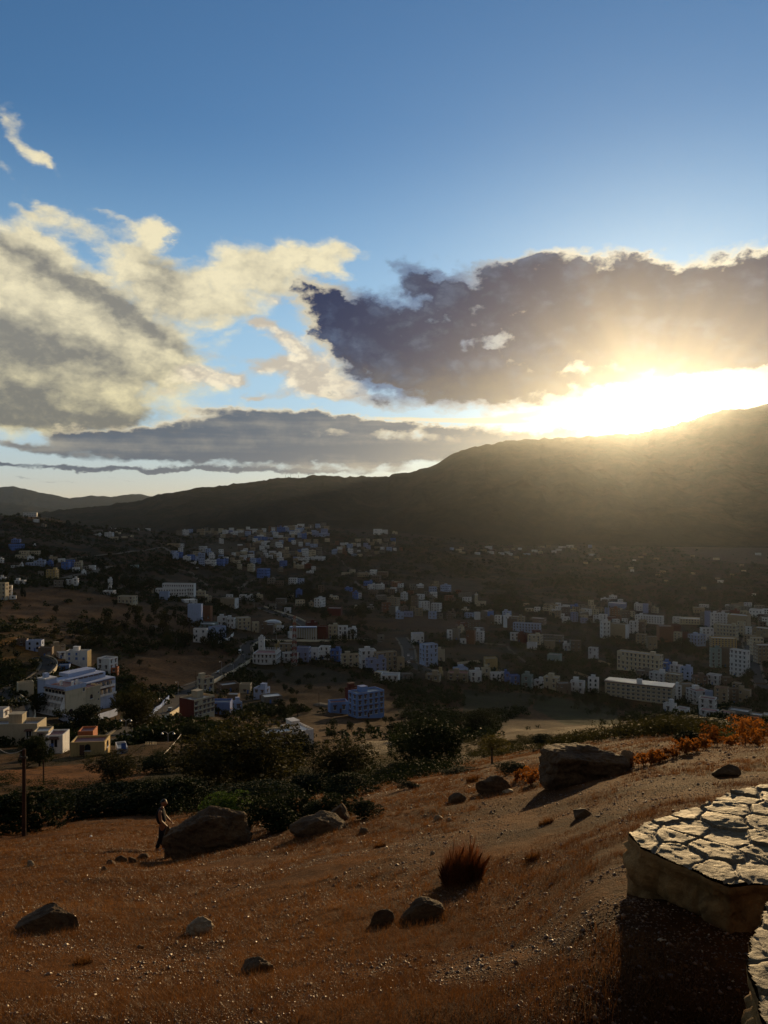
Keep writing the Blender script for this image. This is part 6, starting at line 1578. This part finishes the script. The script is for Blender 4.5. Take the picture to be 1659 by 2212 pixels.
        P = OUT + nrm * (off + bul)[:, None] if not np.isscalar(bul) else OUT + nrm * off
        V_.append(np.stack([P[:, 0], P[:, 1], np.full(K, z)], 1))
    Vs = np.concatenate(V_) - org; I = np.arange(len(rows) * K).reshape(len(rows), K)
    f = np.stack([I[:-1], np.roll(I[:-1], -1, 1), np.roll(I[1:], -1, 1), I[1:]], -1).reshape(-1, 4)[:, ::-1]
    me = np_mesh('masonry', Vs, f, smooth=True); me.materials.append(M_MASON); link_mesh('masonry', me, o)
    tag(o, label, 'wall'); return o
def top_pts(uv, h): return [((u - CU) / F * (h * F / (v - CV)), h * F / (v - CV)) for u, v in uv]
HW = 2.10
tp = top_pts([(1357,1797),(1379,1821),(1407,1842),(1454,1864),(1515,1894),(1573,1914),(1640,1908),(1720,1905),(1900,1880),(2100,1800),(1900,1690),(1720,1694),(1640,1698),(1620,1705),(1566,1713),(1519,1738),(1452,1759),(1400,1776)], HW)
stone_wall(tp, -HW, .95, 'low stone wall topped with cracked flagstones at the right edge', 3)
HW2 = 1.86
tp2 = top_pts([(1662,1945),(1648,1975),(1630,2015),(1617,2077),(1624,2120),(1632,2165),(1650,2260),(1700,2500),(2300,2500),(2300,1950)], HW2)
stone_wall(tp2, -HW2, 1.1, 'nearer stone block of the wall, cut by the bottom right corner', 9)

# ---- boulders and rocks
def rock_mesh(name, dims, seed, mat, subdiv=5, cuts=7, layer=.0, tilt=(0, 0), planes0=()):
    bm = bmesh.new(); bmesh.ops.create_icosphere(bm, subdivisions=subdiv, radius=1.0)
    r = random.Random(seed); planes = []
    for i in range(cuts):
        n = Vector((r.uniform(-1, 1), r.uniform(-1, 1), r.uniform(-.25, 1))).normalized(); planes.append((n, r.uniform(.42, .78)))
    if planes0: planes = [(Vector(n).normalized(), d) for n, d in planes0] + planes[:3]
    rot = Matrix.Rotation(tilt[0], 3, 'Y') @ Matrix.Rotation(tilt[1], 3, 'X')
    for v in bm.verts:
        p = v.co.copy()
        for n, d in planes:
            k = p.dot(n) - d
            if k > 0: p -= n * k * .92
        q = p * 1.7 + Vector((seed * 3.1, seed, 0))
        f = mnoise.fractal(q, 1.0, 2.0, 4) * .09 + mnoise.fractal(q * 6, .8, 2.0, 4) * .030
        if layer: f += layer * (math.floor((p.dot(Vector((.25, .1, 1))) + mnoise.noise(q) * .2) * 7) % 2) * .03
        p += p.normalized() * f
        v.co = rot @ Vector((p.x * dims[0], p.y * dims[1], p.z * dims[2]))
    me = bpy.data.meshes.new(name); bm.to_mesh(me); bm.free()
    me.polygons.foreach_set('use_smooth', [True] * len(me.polygons)); me.materials.append(mat)
    return me
def rock(u0, u1, vt, vb, seed, label, mat=None, depth=.8, subdiv=4, ymin=3, tilt=(0, 0), name='rock', sink=.25, cuts=7, layer=0, lift=0, group=None, planes0=()):
    um = (u0 + u1) / 2; x, y, z = hit(um, vb, ymin); s = y / F
    w = (u1 - u0) * s / 2; h = (vb - vt) * s
    me = rock_mesh(name, (w * 1.12, w * depth, h * .74), seed, mat or M_ROCK, subdiv, cuts, layer, tilt, planes0)
    o = link_mesh(name, me); y2 = y + w * depth * .6
    o.location = (x * y2 / y, y2, z + h * .22 + lift); tag(o, label, 'boulder' if name == 'boulder' else 'rock', group); return o
rock(360, 538, 1744, 1842, 4, 'biggest boulder, long and sloping, right of the walking person', depth=.6, subdiv=6, ymin=18, name='boulder', layer=1, planes0=[((-.55, -.1, .8), .50), ((.12, -.1, 1), .60), ((1, 0, .25), .86), ((-.1, -1, .3), .55)])
rock(356, 378, 1776, 1852, 5, 'upright dark slab of rock leaning on the biggest boulder by the person', depth=.5, subdiv=4, ymin=18)
rock(524, 543, 1768, 1796, 6, 'small squared rock at the right end of the biggest boulder', depth=.7, ymin=16)
rock(632, 742, 1756, 1802, 8, 'flat tan boulder below the prickly pear', depth=.7, subdiv=5, ymin=14, name='boulder', planes0=[((-.45, -.1, .9), .38), ((.2, -.1, 1), .52), ((0, -1, .4), .55)])
rock(708, 756, 1724, 1776, 9, 'split pointed rock standing on the flat tan boulder', depth=.6, subdiv=4, ymin=14, tilt=(.35, 0))
rock(1168, 1350, 1592, 1690, 10, 'dark flat-topped boulder on the crest of the near slope', depth=.9, subdiv=6, ymin=10, name='boulder', layer=1, tilt=(-.10, 0), planes0=[((.06, .1, 1), .48), ((-.85, -.2, .3), .80), ((.05, -1, .05), .62), ((.9, 0, .2), .86)])
rock(1322, 1362, 1603, 1664, 11, 'pale upright rock face at the right end of the flat-topped boulder', M_ROCKP, depth=.5, subdiv=5, ymin=10, tilt=(.3, 0))
rock(965, 1004, 1706, 1733, 12, 'small dark blocky rock on the slope left of the grey ridge rock', ymin=10)
rock(1030, 1102, 1676, 1712, 13, 'grey ridged rock in the middle of the near crest', depth=.7, subdiv=5, ymin=10, layer=1)
rock(1082, 1108, 1706, 1714, 14, 'thin pale stone plate lying below the grey ridged rock', M_ROCKP, ymin=10)
rock(38, 168, 1956, 2012, 15, 'dark slanting rock at the left edge of the foreground', depth=.6, subdiv=5, ymin=5, planes0=[((-.55, -.1, .85), .34), ((.5, -.1, 1), .52), ((0, -1, .5), .5)])
rock(395, 455, 1988, 2020, 16, 'pale grooved rock in the left foreground', M_ROCKP, depth=.8, subdiv=5, ymin=5, layer=1)
rock(522, 590, 2060, 2102, 17, 'dark humped rock at the bottom centre', depth=.7, subdiv=5, ymin=4, planes0=[((-.5, -.1, .9), .34), ((.4, 0, 1), .5)])
rock(860, 955, 1934, 1986, 18, 'slanting foreground rock with a pale edge below the dry tuft', depth=.6, subdiv=5, ymin=4, planes0=[((-.62, -.1, .8), .28), ((.3, 0, 1), .50), ((0, -1, .5), .45)])
rock(795, 850, 1966, 1998, 19, 'low dark stone left of the slanting foreground rock', depth=.6, ymin=4, tilt=(-.3, 0))
rock(1230, 1275, 1745, 1768, 20, 'dark clod of earth on the slope before the wall', depth=.8, ymin=6)
rock(1540, 1600, 1655, 1678, 21, 'dark low rock near the right edge beyond the wall', depth=.8, ymin=8)
rk = random.Random(5)
for i, (u_, v_, w_) in enumerate([(947, 1772, 17), (969, 1774, 12), (918, 1764, 8), (240, 1868, 20), (262, 1862, 24), (285, 1864, 20), (308, 1856, 22), (226, 1880, 14), (787, 1800, 22), (66, 1872, 20), (805, 1752, 14), (936, 1846, 12), (1001, 1720, 9), (1155, 1625, 14), (1190, 1668, 12), (1420, 1640, 16), (745, 2062, 10), (303, 2050, 14), (375, 2072, 10), (1350, 2070, 12)]):
    lb = {0: 'round pale stone, larger of two on the open slope', 1: 'round pale stone, smaller of two on the open slope', 9: 'pale stone on the lit grass at far left', 8: 'flat dark stone in the middle of the slope'}.get(i)
    o = rock(u_ - w_ / 2, u_ + w_ / 2, v_ - w_ * .6, v_, 30 + i, lb or 'x', M_ROCKP if i in (0, 1, 2, 9, 11) else M_ROCK, ymin=4, subdiv=3, name='stone')
    if not lb:
        base = 'small dark stone in the rubble line below the person' if i in (3, 4, 5, 6, 7) else 'small loose stone on the near slope'
        tag(o, base, 'stone', 'loose stones on the slope'); BUILT.append((o, base, u_, v_))
    o['category'] = 'stone'

# ---- dry grass, straw and gravel: nobody could count it
def slope_points(n, seed, y0=2.3, y1=75, power=1.0):
    r = np.random.default_rng(seed)
    u = r.uniform(-260, 1900, n)
    y = np.exp(r.uniform(math.log(y0), math.log(y1), n) ) if power == 1.0 else (r.uniform(y0 ** power, y1 ** power, n)) ** (1 / power)
    x = (u - CU) / F * y
    return x, y
M_STRAW = None
def straw_mat(name, stops, trans=.35):
    m = bpy.data.materials.new(name); m.use_nodes = True; nt = m.node_tree; b = nt.nodes['Principled BSDF']; out = nt.nodes['Material Output']
    tc = nt.nodes.new('ShaderNodeTexCoord'); n = nnoise(nt, tc.outputs['Object'], .35, 4, .6); n2 = nnoise(nt, tc.outputs['Object'], 60., 2, .6)
    c = nramp(nt, ((n - .5) * .9 + (n2 - .5) * 1.4 + .5).sat(), stops)
    nt.links.new(c, b.inputs['Base Color']); b.inputs['Roughness'].default_value = .6; b.inputs['Specular IOR Level'].default_value = .25
    tr = nt.nodes.new('ShaderNodeBsdfTranslucent'); nt.links.new(c, tr.inputs[0]); mx = nt.nodes.new('ShaderNodeMixShader'); mx.inputs[0].default_value = trans
    nt.links.new(b.outputs[0], mx.inputs[1]); nt.links.new(tr.outputs[0], mx.inputs[2]); nt.links.new(mx.outputs[0], out.inputs[0]); return m
M_STRAW = straw_mat("dry_grass_blades", [(0, (.030, .012, .004)), (.4, (.100, .041, .011)), (.7, (.22, .092, .024)), (1, (.42, .25, .10))], .45)
M_RUSTG = straw_mat("rust_grass_blades", [(0, (.05, .016, .006)), (.5, (.15, .048, .015)), (1, (.26, .09, .028))], .4)
def blades(x, y, z, h, w, seed, lean=.6):
    r = np.random.default_rng(seed); n = len(x); a = r.uniform(0, 2 * np.pi, n); l = r.uniform(.15, lean, n) * h; b = r.uniform(0, 2 * np.pi, n)
    base = np.stack([x, y, z - .01], 1); side = np.stack([np.cos(a), np.sin(a), 0 * a], 1) * w[:, None] / 2
    tip = base + np.stack([np.cos(b) * l, np.sin(b) * l, h], 1); mid = base + np.stack([np.cos(b) * l * .35, np.sin(b) * l * .35, h * .58], 1)
    v = np.stack([base - side, base + side, tip], 1).reshape(-1, 3)
    return v, np.arange(n)[:, None] * 3 + np.array([[0, 1, 2]])
def wall_free(x, y):
    return ~(inside(x, y, tp) | inside(x, y, tp2))
def grass():
    x, y = slope_points(640000, 1, 2.3, 70)
    d = fbm(x / 1.7, y / 1.7, 71, 4); d2 = fbm(x / 9, y / 9, 72, 3)
    left = np.clip((600 - (x / y * F + CU)) / 700, -.4, 1)
    keep = (d * .6 + d2 * .4 + left * .06) > .455
    keep &= (np.random.default_rng(4).uniform(0, 1, len(x)) < .9) & wall_free(x, y)
    x, y = x[keep], y[keep]; n = len(x); r = np.random.default_rng(2)
    h = r.uniform(.010, .034, n) * (1 + .9 * (r.uniform(0, 1, n) < .06)) * (.7 + 1.3 * fbm(x / 2.6, y / 2.6, 77, 3)) * (1 + np.clip(y / 40, 0, 1.2)) 
    w = np.maximum(.0035, y * .0006) * r.uniform(.5, 1.2, n)
    v, f = blades(x, y, land_z(x, y), h, w, 3, 1.5)
    me = np_mesh('dry_grass', v, f); me.materials.append(M_STRAW); o = link_mesh('dry_grass', me)
    tag(o, 'short dry straw-like grass all over the near slope', 'dry grass', kind='stuff')
def gravel():
    r = np.random.default_rng(8)
    x, y = slope_points(110000, 7, 2.3, 34); k = (fbm(x / 1.3, y / 1.3, 81, 3) > .36) & wall_free(x, y); x, y = x[k], y[k]; n = len(x)
    s = r.uniform(.0025, .0065, n) * (1 + 1.7 * (r.uniform(0, 1, n) < .05)) * (1 + y / 12)
    P = np.array([(1, 0, 0), (.2, .9, 0), (-.9, .3, 0), (-.3, -.9, 0), (.1, .1, .7), (0, 0, -.5)])
    jit = r.uniform(.6, 1.4, (n, 6, 3)); v = P[None] * jit * s[:, None, None]
    a = r.uniform(0, 6.28, n); c, sn = np.cos(a)[:, None], np.sin(a)[:, None]
    v = np.stack([v[..., 0] * c - v[..., 1] * sn, v[..., 0] * sn + v[..., 1] * c, v[..., 2]], -1) + np.stack([x, y, land_z(x, y) + s * .2], 1)[:, None, :]
    T = np.array([(0, 1, 4), (1, 2, 4), (2, 3, 4), (3, 0, 4), (1, 0, 5), (2, 1, 5), (3, 2, 5), (0, 3, 5)])
    f = (np.arange(n)[:, None, None] * 6 + T[None]).reshape(-1, 3)
    me = np_mesh('gravel', v.reshape(-1, 3), f)
    m, nt, b = mat_new("gravel_chips"); at = nt.nodes.new('ShaderNodeAttribute'); at.attribute_name = 'tone'; nt.links.new(at.outputs['Color'], b.inputs['Base Color']); b.inputs['Roughness'].default_value = .5; me.materials.append(m)
    t = r.uniform(0, 1, n); col = np.where((t < .55)[:, None], np.array([[.075, .032, .012]]), np.where((t < .978)[:, None], np.array([[.15, .075, .030]]), np.array([[.40, .30, .18]])))
    vcol(me, 'tone', np.repeat(col, 6, 0)); o = link_mesh('gravel', me); tag(o, 'loose gravel and pale stone chips on the near slope', 'gravel', kind='stuff')
def clumps():
    r = np.random.default_rng(21); x, y = slope_points(26000, 22, 2.3, 62)
    d = fbm(x / 3.0, y / 2.2, 91, 4); u = x / y * F + CU; left = np.clip((900 - u) / 900, -.3, 1)
    k = (d + left * .12 > .50) & wall_free(x, y); x, y = x[k], y[k]; n = len(x); per = 26
    cx = np.repeat(x, per); cy = np.repeat(y, per); sz = np.repeat(r.uniform(.5, 1.5, n) * (1 + np.clip(y / 30, 0, 1.0)), per)
    a = r.uniform(0, 6.28, n * per); q = r.uniform(0, .075, n * per) * sz; bx = cx + np.cos(a) * q; by = cy + np.sin(a) * q
    h = r.uniform(.02, .062, n * per) * sz; w = np.maximum(.003, by * .00055) * r.uniform(.6, 1.2, n * per)
    base = np.stack([bx, by, land_z(bx, by) - .01], 1); o_ = np.stack([np.cos(a), np.sin(a), 0 * a], 1) * (h * r.uniform(.1, 1.1, len(h)))[:, None]
    side = np.stack([-np.sin(a), np.cos(a), 0 * a], 1) * w[:, None] / 2; tip = base + o_; tip[:, 2] += h
    me = np_mesh('matted_grass', np.stack([base - side, base + side, tip], 1).reshape(-1, 3), np.arange(n * per)[:, None] * 3 + np.array([[0, 1, 2]]))
    me.materials.append(M_STRAW); o = link_mesh('matted_grass', me); tag(o, 'matted clumps of dry orange grass over the near slope', 'matted grass', kind='stuff')
grass(); gravel(); clumps()
def tuft(u, v, wpx, hpx, n, mat, label, name='grass_tuft', ymin=4, cat='grass tuft', zone=None):
    x, y, z = hit(u, v, ymin); s = y / F; r = np.random.default_rng(int(u * 7 + v)); R0 = wpx * s / 2
    a = r.uniform(0, 6.28, n); q = R0 * .55 * np.sqrt(r.uniform(0, 1, n)); px = x + np.cos(a) * q; py = y + np.sin(a) * q * .8
    h = hpx * s * r.uniform(.35, 1.0, n) * (1 - .45 * q / R0); w = np.maximum(.0035, y * .0005) * r.uniform(.6, 1.3, n)
    base = np.stack([px, py, land_z(px, py) - .01], 1); out = np.stack([np.cos(a), np.sin(a), 0 * a], 1) * (q / R0)[:, None] * h[:, None] * .28
    side = np.stack([-np.sin(a), np.cos(a), 0 * a], 1) * w[:, None] / 2; jit = r.normal(size=(n, 3)) * (h * .20)[:, None]
    tip = base + out + jit + np.array([0, 0, 1.]) * h[:, None]; mid = base + out * .35 + np.array([0, 0, .55]) * h[:, None]
    V_ = np.stack([base - side, base + side, mid + side * .7, tip, mid - side * .7], 1).reshape(-1, 3) - np.array([x, y, z])
    me = np_mesh(name, V_, np.arange(n)[:, None] * 5 + np.array([[0, 1, 2, 3, 4]])); me.materials.append(mat); o = link_mesh(name, me); o.location = (x, y, z)
    if zone: tag(o, label, cat, zone); BUILT.append((o, label, u, v))
    else: tag(o, label, cat)
tuft(998, 1908, 165, 96, 4200, M_RUSTG, 'large dry reddish grass tuft in the centre foreground')
for u_, v_, w_, h_ in [(1150, 1860, 60, 34), (1020, 1690, 50, 20), (820, 1830, 50, 14), (180, 2080, 70, 20), (1180, 1780, 60, 18), (420, 1850, 60, 12)]:
    tuft(u_, v_, w_, h_, 420, M_RUSTG if rk.random() < .5 else M_STRAW, 'small dry grass tuft on the near slope', zone='small grass tufts on the slope')
# ---- dried orange umbels
def fennel(u, vb, hpx, n, label, ymin=8, base=None, wpx=40):
    x, y, z = hit(u, vb, ymin); s = y / F; H = hpx * s; r = random.Random(int(u * 3 + vb)); o = empty('dried_plant', (x, y, z)); st = MB(); P = []
    for i in range(n):
        bx, by = r.uniform(-1, 1) * wpx * s * .5, r.uniform(-.5, .5) * wpx * s; h = H * r.uniform(.45, 1)
        zb = gz(x + bx, y + by) - z; p0 = Vector((bx, by, zb - .02)); p1 = p0 + Vector((r.uniform(-.1, .1) * h, r.uniform(-.1, .1) * h, h)); st.cyl(p0, p1, .006 + y * .0001, .004, 4, caps=False)
        for k in range(6):
            t = r.uniform(.2, 1); q = p0.lerp(p1, t); e = q + Vector((r.uniform(-.3, .3), r.uniform(-.3, .3), r.uniform(.05, .22))) * h; st.cyl(q, e, .004 + y * .00006, n=3, caps=False)
            for _ in range(16): P.append(e + Vector((r.gauss(0, 1), r.gauss(0, 1), r.gauss(0, .7))) * h * .085)
    st.build('stems', [M_RUSTG], o)
    v, f = leaf_cloud(np.array([tuple(p) for p in P]), .018 + y * .0007, int(u)); me = np_mesh('fronds', v, f); me.materials.append(L_RUST); link_mesh('fronds', me, o)
    if base: tag(o, base, 'dried plant', 'orange dried plants along the crest'); BUILT.append((o, base, u, vb))
    else: tag(o, label, 'dried plant')
fennel(1540, 1612, 52, 9, 'tall orange dried plant between the two green bushes on the crest')
fennel(1605, 1600, 52, 12, 'tallest orange dried plant near the right edge')
fennel(1648, 1600, 46, 10, 'orange dried plant cut by the right edge')
for u_, v_, h_, n_, w_ in [(1368, 1656, 34, 8, 34), (1394, 1654, 34, 9, 36), (1420, 1648, 28, 8, 34), (1446, 1640, 26, 8, 34), (1470, 1630, 36, 7, 30), (1496, 1626, 30, 8, 34), (1520, 1620, 34, 7, 30), (1570, 1610, 26, 7, 34), (1625, 1612, 30, 8, 40)]:
    fennel(u_, v_, h_, n_, '', base='low orange dried plant in the row along the right crest', wpx=w_)
for u_, v_, h_, n_, w_ in [(1130, 1688, 26, 8, 34), (1155, 1694, 34, 8, 26)]:
    fennel(u_, v_, h_, n_, '', base='orange dried plant left of the flat-topped boulder', wpx=w_)
# ---- prickly pear
def cactus():
    x, y, z = hit(648, 1762, 14); s = y / F; o = empty('prickly_pear', (x, y, z)); r = random.Random(4); L = plain("prickly_pear_skin", (.075, .075, .035), .6)
    pads = [(Vector((dx * s, 0, 0)), 14, r.uniform(-.4, .4)) for dx in (-22, -8, 6, 18)]
    for lvl in range(3):
        nx = []
        for p, size, t in pads:
            h = size * s * 1.5; d = Vector((math.sin(t), 0, math.cos(t))); c = p + d * h * .5; b = MB(); n = 12; yaw = r.uniform(-.9, .9); sd = Vector((math.cos(t) * math.cos(yaw), math.sin(yaw), -math.sin(t))).normalized(); nn = d.cross(sd).normalized()
            ring = [c + d * math.cos(2 * math.pi * i / n) * h * .5 + sd * math.sin(2 * math.pi * i / n) * h * .32 for i in range(n)]
            for sg in (-1, 1):
                m_ = c + nn * sg * h * .07
                for i in range(n): b.quad([ring[i], ring[(i + 1) % n], m_] if sg > 0 else [ring[(i + 1) % n], ring[i], m_])
            b.build('pad', [L], o, True)
            for _ in range(r.choice((1, 2))): nx.append((p + d * h * .93, size * .86, t + r.uniform(-.7, .7)))
        pads = nx[:7]
    tag(o, 'prickly pear cactus with broad pads above the flat tan boulder', 'cactus')
cactus()
# ---- litter
M_PAPER = plain("white_litter", (.55, .54, .5), .6)
for u_, v_, w_, lb in [(795, 1750, 12, 'crumpled white paper on the slope edge right of the bush'), (196, 1808, 10, 'pale blue plastic scrap on the lit grass'), (406, 1882, 9, 'white scrap near the middle of the left slope'), (1212, 1962, 9, 'white stone chip or scrap before the wall'), (1250, 1768, 8, 'small white scrap on the slope above the wall corner'), (1308, 1668, 9, 'white scrap at the foot of the flat-topped boulder')]:
    x, y, z = hit(u_, v_, 3); me = rock_mesh('litter', (w_ * y / F / 2, w_ * y / F / 2, w_ * y / F * .25), int(u_), M_PAPER, 2, 9); o = link_mesh('litter', me); o.location = (x, y, z + w_ * y / F * .12); tag(o, lb, 'litter')
# ------------------------------------------------------------------ the walking person
def skin_part(name, verts, edges, radii, mat, parent, root=0, sub=2):
    me = bpy.data.meshes.new(name); me.from_pydata([tuple(v) for v in verts], edges, []); me.update()
    o = bpy.data.objects.new(name, me); COL.objects.link(o); o.parent = parent; me.materials.append(mat)
    m = o.modifiers.new('skin', 'SKIN'); m.use_smooth_shade = True
    sv = me.skin_vertices[0].data
    for i, r in enumerate(radii): sv[i].radius = (r[0] * 1.14, r[1] * 1.1) if isinstance(r, tuple) else ((r * 1.18, r * 1.18) if r > .03 else (r, r)); sv[i].use_root = (i == root)
    s = o.modifiers.new('sub', 'SUBSURF'); s.levels = sub; s.render_levels = sub
    return o
def person():
    x, y, z = hit(348, 1838, 18); k = (1838 - 1728) / F * y / 1.72
    o = empty('person', (x, y, z)); o.scale = (k, k, k)
    SKIN = plain("skin", (.26, .105, .045), .5); VEST = plain("dark_vest_cloth", (.012, .012, .014), .8, .1); TROU = plain("dark_trouser_cloth", (.018, .018, .022), .85, .1); HAIR = plain("dark_hair", (.008, .006, .005), .6); SHOE = plain("pale_shoe", (.35, .30, .28), .6)
    # x: along the slope to the right, y: away, z: up
    body = [(.06,0,.88),(.03,0,1.02),(-.02,0,1.18),(-.03,0,1.33),(.02,0,1.43),(.07,0,1.50),
            (.08,-.09,.84),(.02,-.10,.46),(-.13,-.10,.10),(-.02,-.11,.05),
            (.06,.09,.84),(.10,.10,.47),(.02,.10,.10),(.14,.10,.05),
            (.0,-.19,1.36),(.06,-.25,1.10),(.24,-.23,.92),(.31,-.22,.87),
            (.0,.19,1.36),(.06,.25,1.10),(.20,.22,.96),(.27,.21,.91)]
    ed = [(0,1),(1,2),(2,3),(3,4),(4,5),(0,6),(6,7),(7,8),(8,9),(0,10),(10,11),(11,12),(12,13),(3,14),(14,15),(15,16),(16,17),(3,18),(18,19),(19,20),(20,21)]
    ra = [(.14,.11),(.13,.10),(.15,.11),(.15,.10),(.06,.06),(.055,.055),.085,.058,.042,.035,.085,.058,.042,.035,.055,.042,.034,.028,.055,.042,.034,.028]
    skin_part('body', body, ed, ra, SKIN, o)
    # head: skull, jaw, nose, ears
    hd = bmesh.new(); bmesh.ops.create_uvsphere(hd, u_segments=20, v_segments=14, radius=.105)
    for v in hd.verts:
        c = v.co; c.z *= 1.18
        if c.z < -.02: c.x *= .92; c.y *= .78
        if c.x > .06 and abs(c.y) < .035 and -.035 < c.z < .02: c.x += .022
        if c.x > .07 and abs(c.z - .02) < .02 and abs(abs(c.y) - .035) < .02: c.x -= .010
    me = bpy.data.meshes.new('head'); hd.to_mesh(me); hd.free(); me.materials.append(SKIN)
    me.polygons.foreach_set('use_smooth', [True] * len(me.polygons)); h = link_mesh('head', me, o); h.location = (.10, 0, 1.615); h.rotation_euler.z = -.25
    for sy in (-1, 1):
        b = MB(); b.cyl((-.01, sy * .10, -.005), (-.02, sy * .118, .0), .028, .022, 10); b.build('ear', [SKIN], h)
        b = MB(); b.cyl((.092, sy * .034, .022), (.098, sy * .034, .022), .012, n=8); b.build('eye', [HAIR], h)
    b = MB(); b.box(.088, .096, -.022, .022, -.058, -.050); b.build('mouth', [VEST], h)
    hr = bmesh.new(); bmesh.ops.create_uvsphere(hr, u_segments=20, v_segments=14, radius=.115)
    for v in list(hr.verts): v.co.z *= 1.16
    bmesh.ops.delete(hr, geom=[v for v in hr.verts if v.co.z < (.035 if v.co.x > 0 else -.055) or (v.co.x > .075 and v.co.z < .07)], context='VERTS')
    me = bpy.data.meshes.new('hair'); hr.to_mesh(me); hr.free(); me.materials.append(HAIR); g = link_mesh('hair', me, h); g.location = (-.008, 0, .006)
    skin_part('vest', [(.05,0,.93),(.01,0,1.08),(-.03,0,1.22),(-.03,0,1.36),(.01,0,1.43),(-.01,-.15,1.385),(-.01,.15,1.385)], [(0,1),(1,2),(2,3),(3,4),(3,5),(3,6)], [(.18,.15),(.18,.15),(.20,.16),(.20,.155),(.08,.08),(.085,.085),(.085,.085)], VEST, o)
    skin_part('trousers', [(.06,0,.93),(.06,0,.86),(.08,-.09,.82),(.02,-.10,.46),(-.12,-.10,.13),(.06,.09,.82),(.10,.10,.47),(.02,.10,.13)], [(0,1),(1,2),(2,3),(3,4),(1,5),(5,6),(6,7)], [(.155,.125),(.15,.13),.105,.078,.062,.105,.078,.062], TROU, o)
    for p, q in (((-.15,-.10,.05),(.03,-.11,.025)), ((.0,.10,.05),(.18,.10,.025))):
        skin_part('shoe', [p, ((p[0]+q[0])/2, p[1], .045), q], [(0,1),(1,2)], [(.045,.05),(.05,.045),(.035,.03)], SHOE, o)
    # hands: palm, four bent fingers, thumb from its side
    for sy, W0 in ((-1, Vector((.31,-.22,.87))), (1, Vector((.27,.21,.91)))):
        d = Vector((.75, 0, -.66)); s = Vector((0, 1, 0)); 
        V_ = [W0, W0 + d * .05]; E = [(0, 1)]; Rr = [.026, (.034, .018)]
        for i, L in enumerate((.072, .080, .075, .058)):
            r0 = W0 + d * .085 + s * (-.03 + .02 * i); m = r0 + d * L * .5; e = m + Vector((.25, 0, -.97)) * L * .5
            n = len(V_); V_ += [r0, m, e]; E += [(1, n), (n, n + 1), (n + 1, n + 2)]; Rr += [.0095, .0085, .0075]
        n = len(V_); t0 = W0 + d * .03 + s * (-.038 * -sy * -1); V_ += [t0 + Vector((.01, 0, .012)), t0 + d * .035 + s * (-.012 * sy * -1) + Vector((.015, 0, .02))]; E += [(1, n), (n, n + 1)]; Rr += [.011, .009]
        skin_part('hand', V_, E, Rr, SKIN, o, sub=1)
    tag(o, 'person in a dark vest and dark trousers walking beside the biggest boulder', 'person')
person()
number_labels()
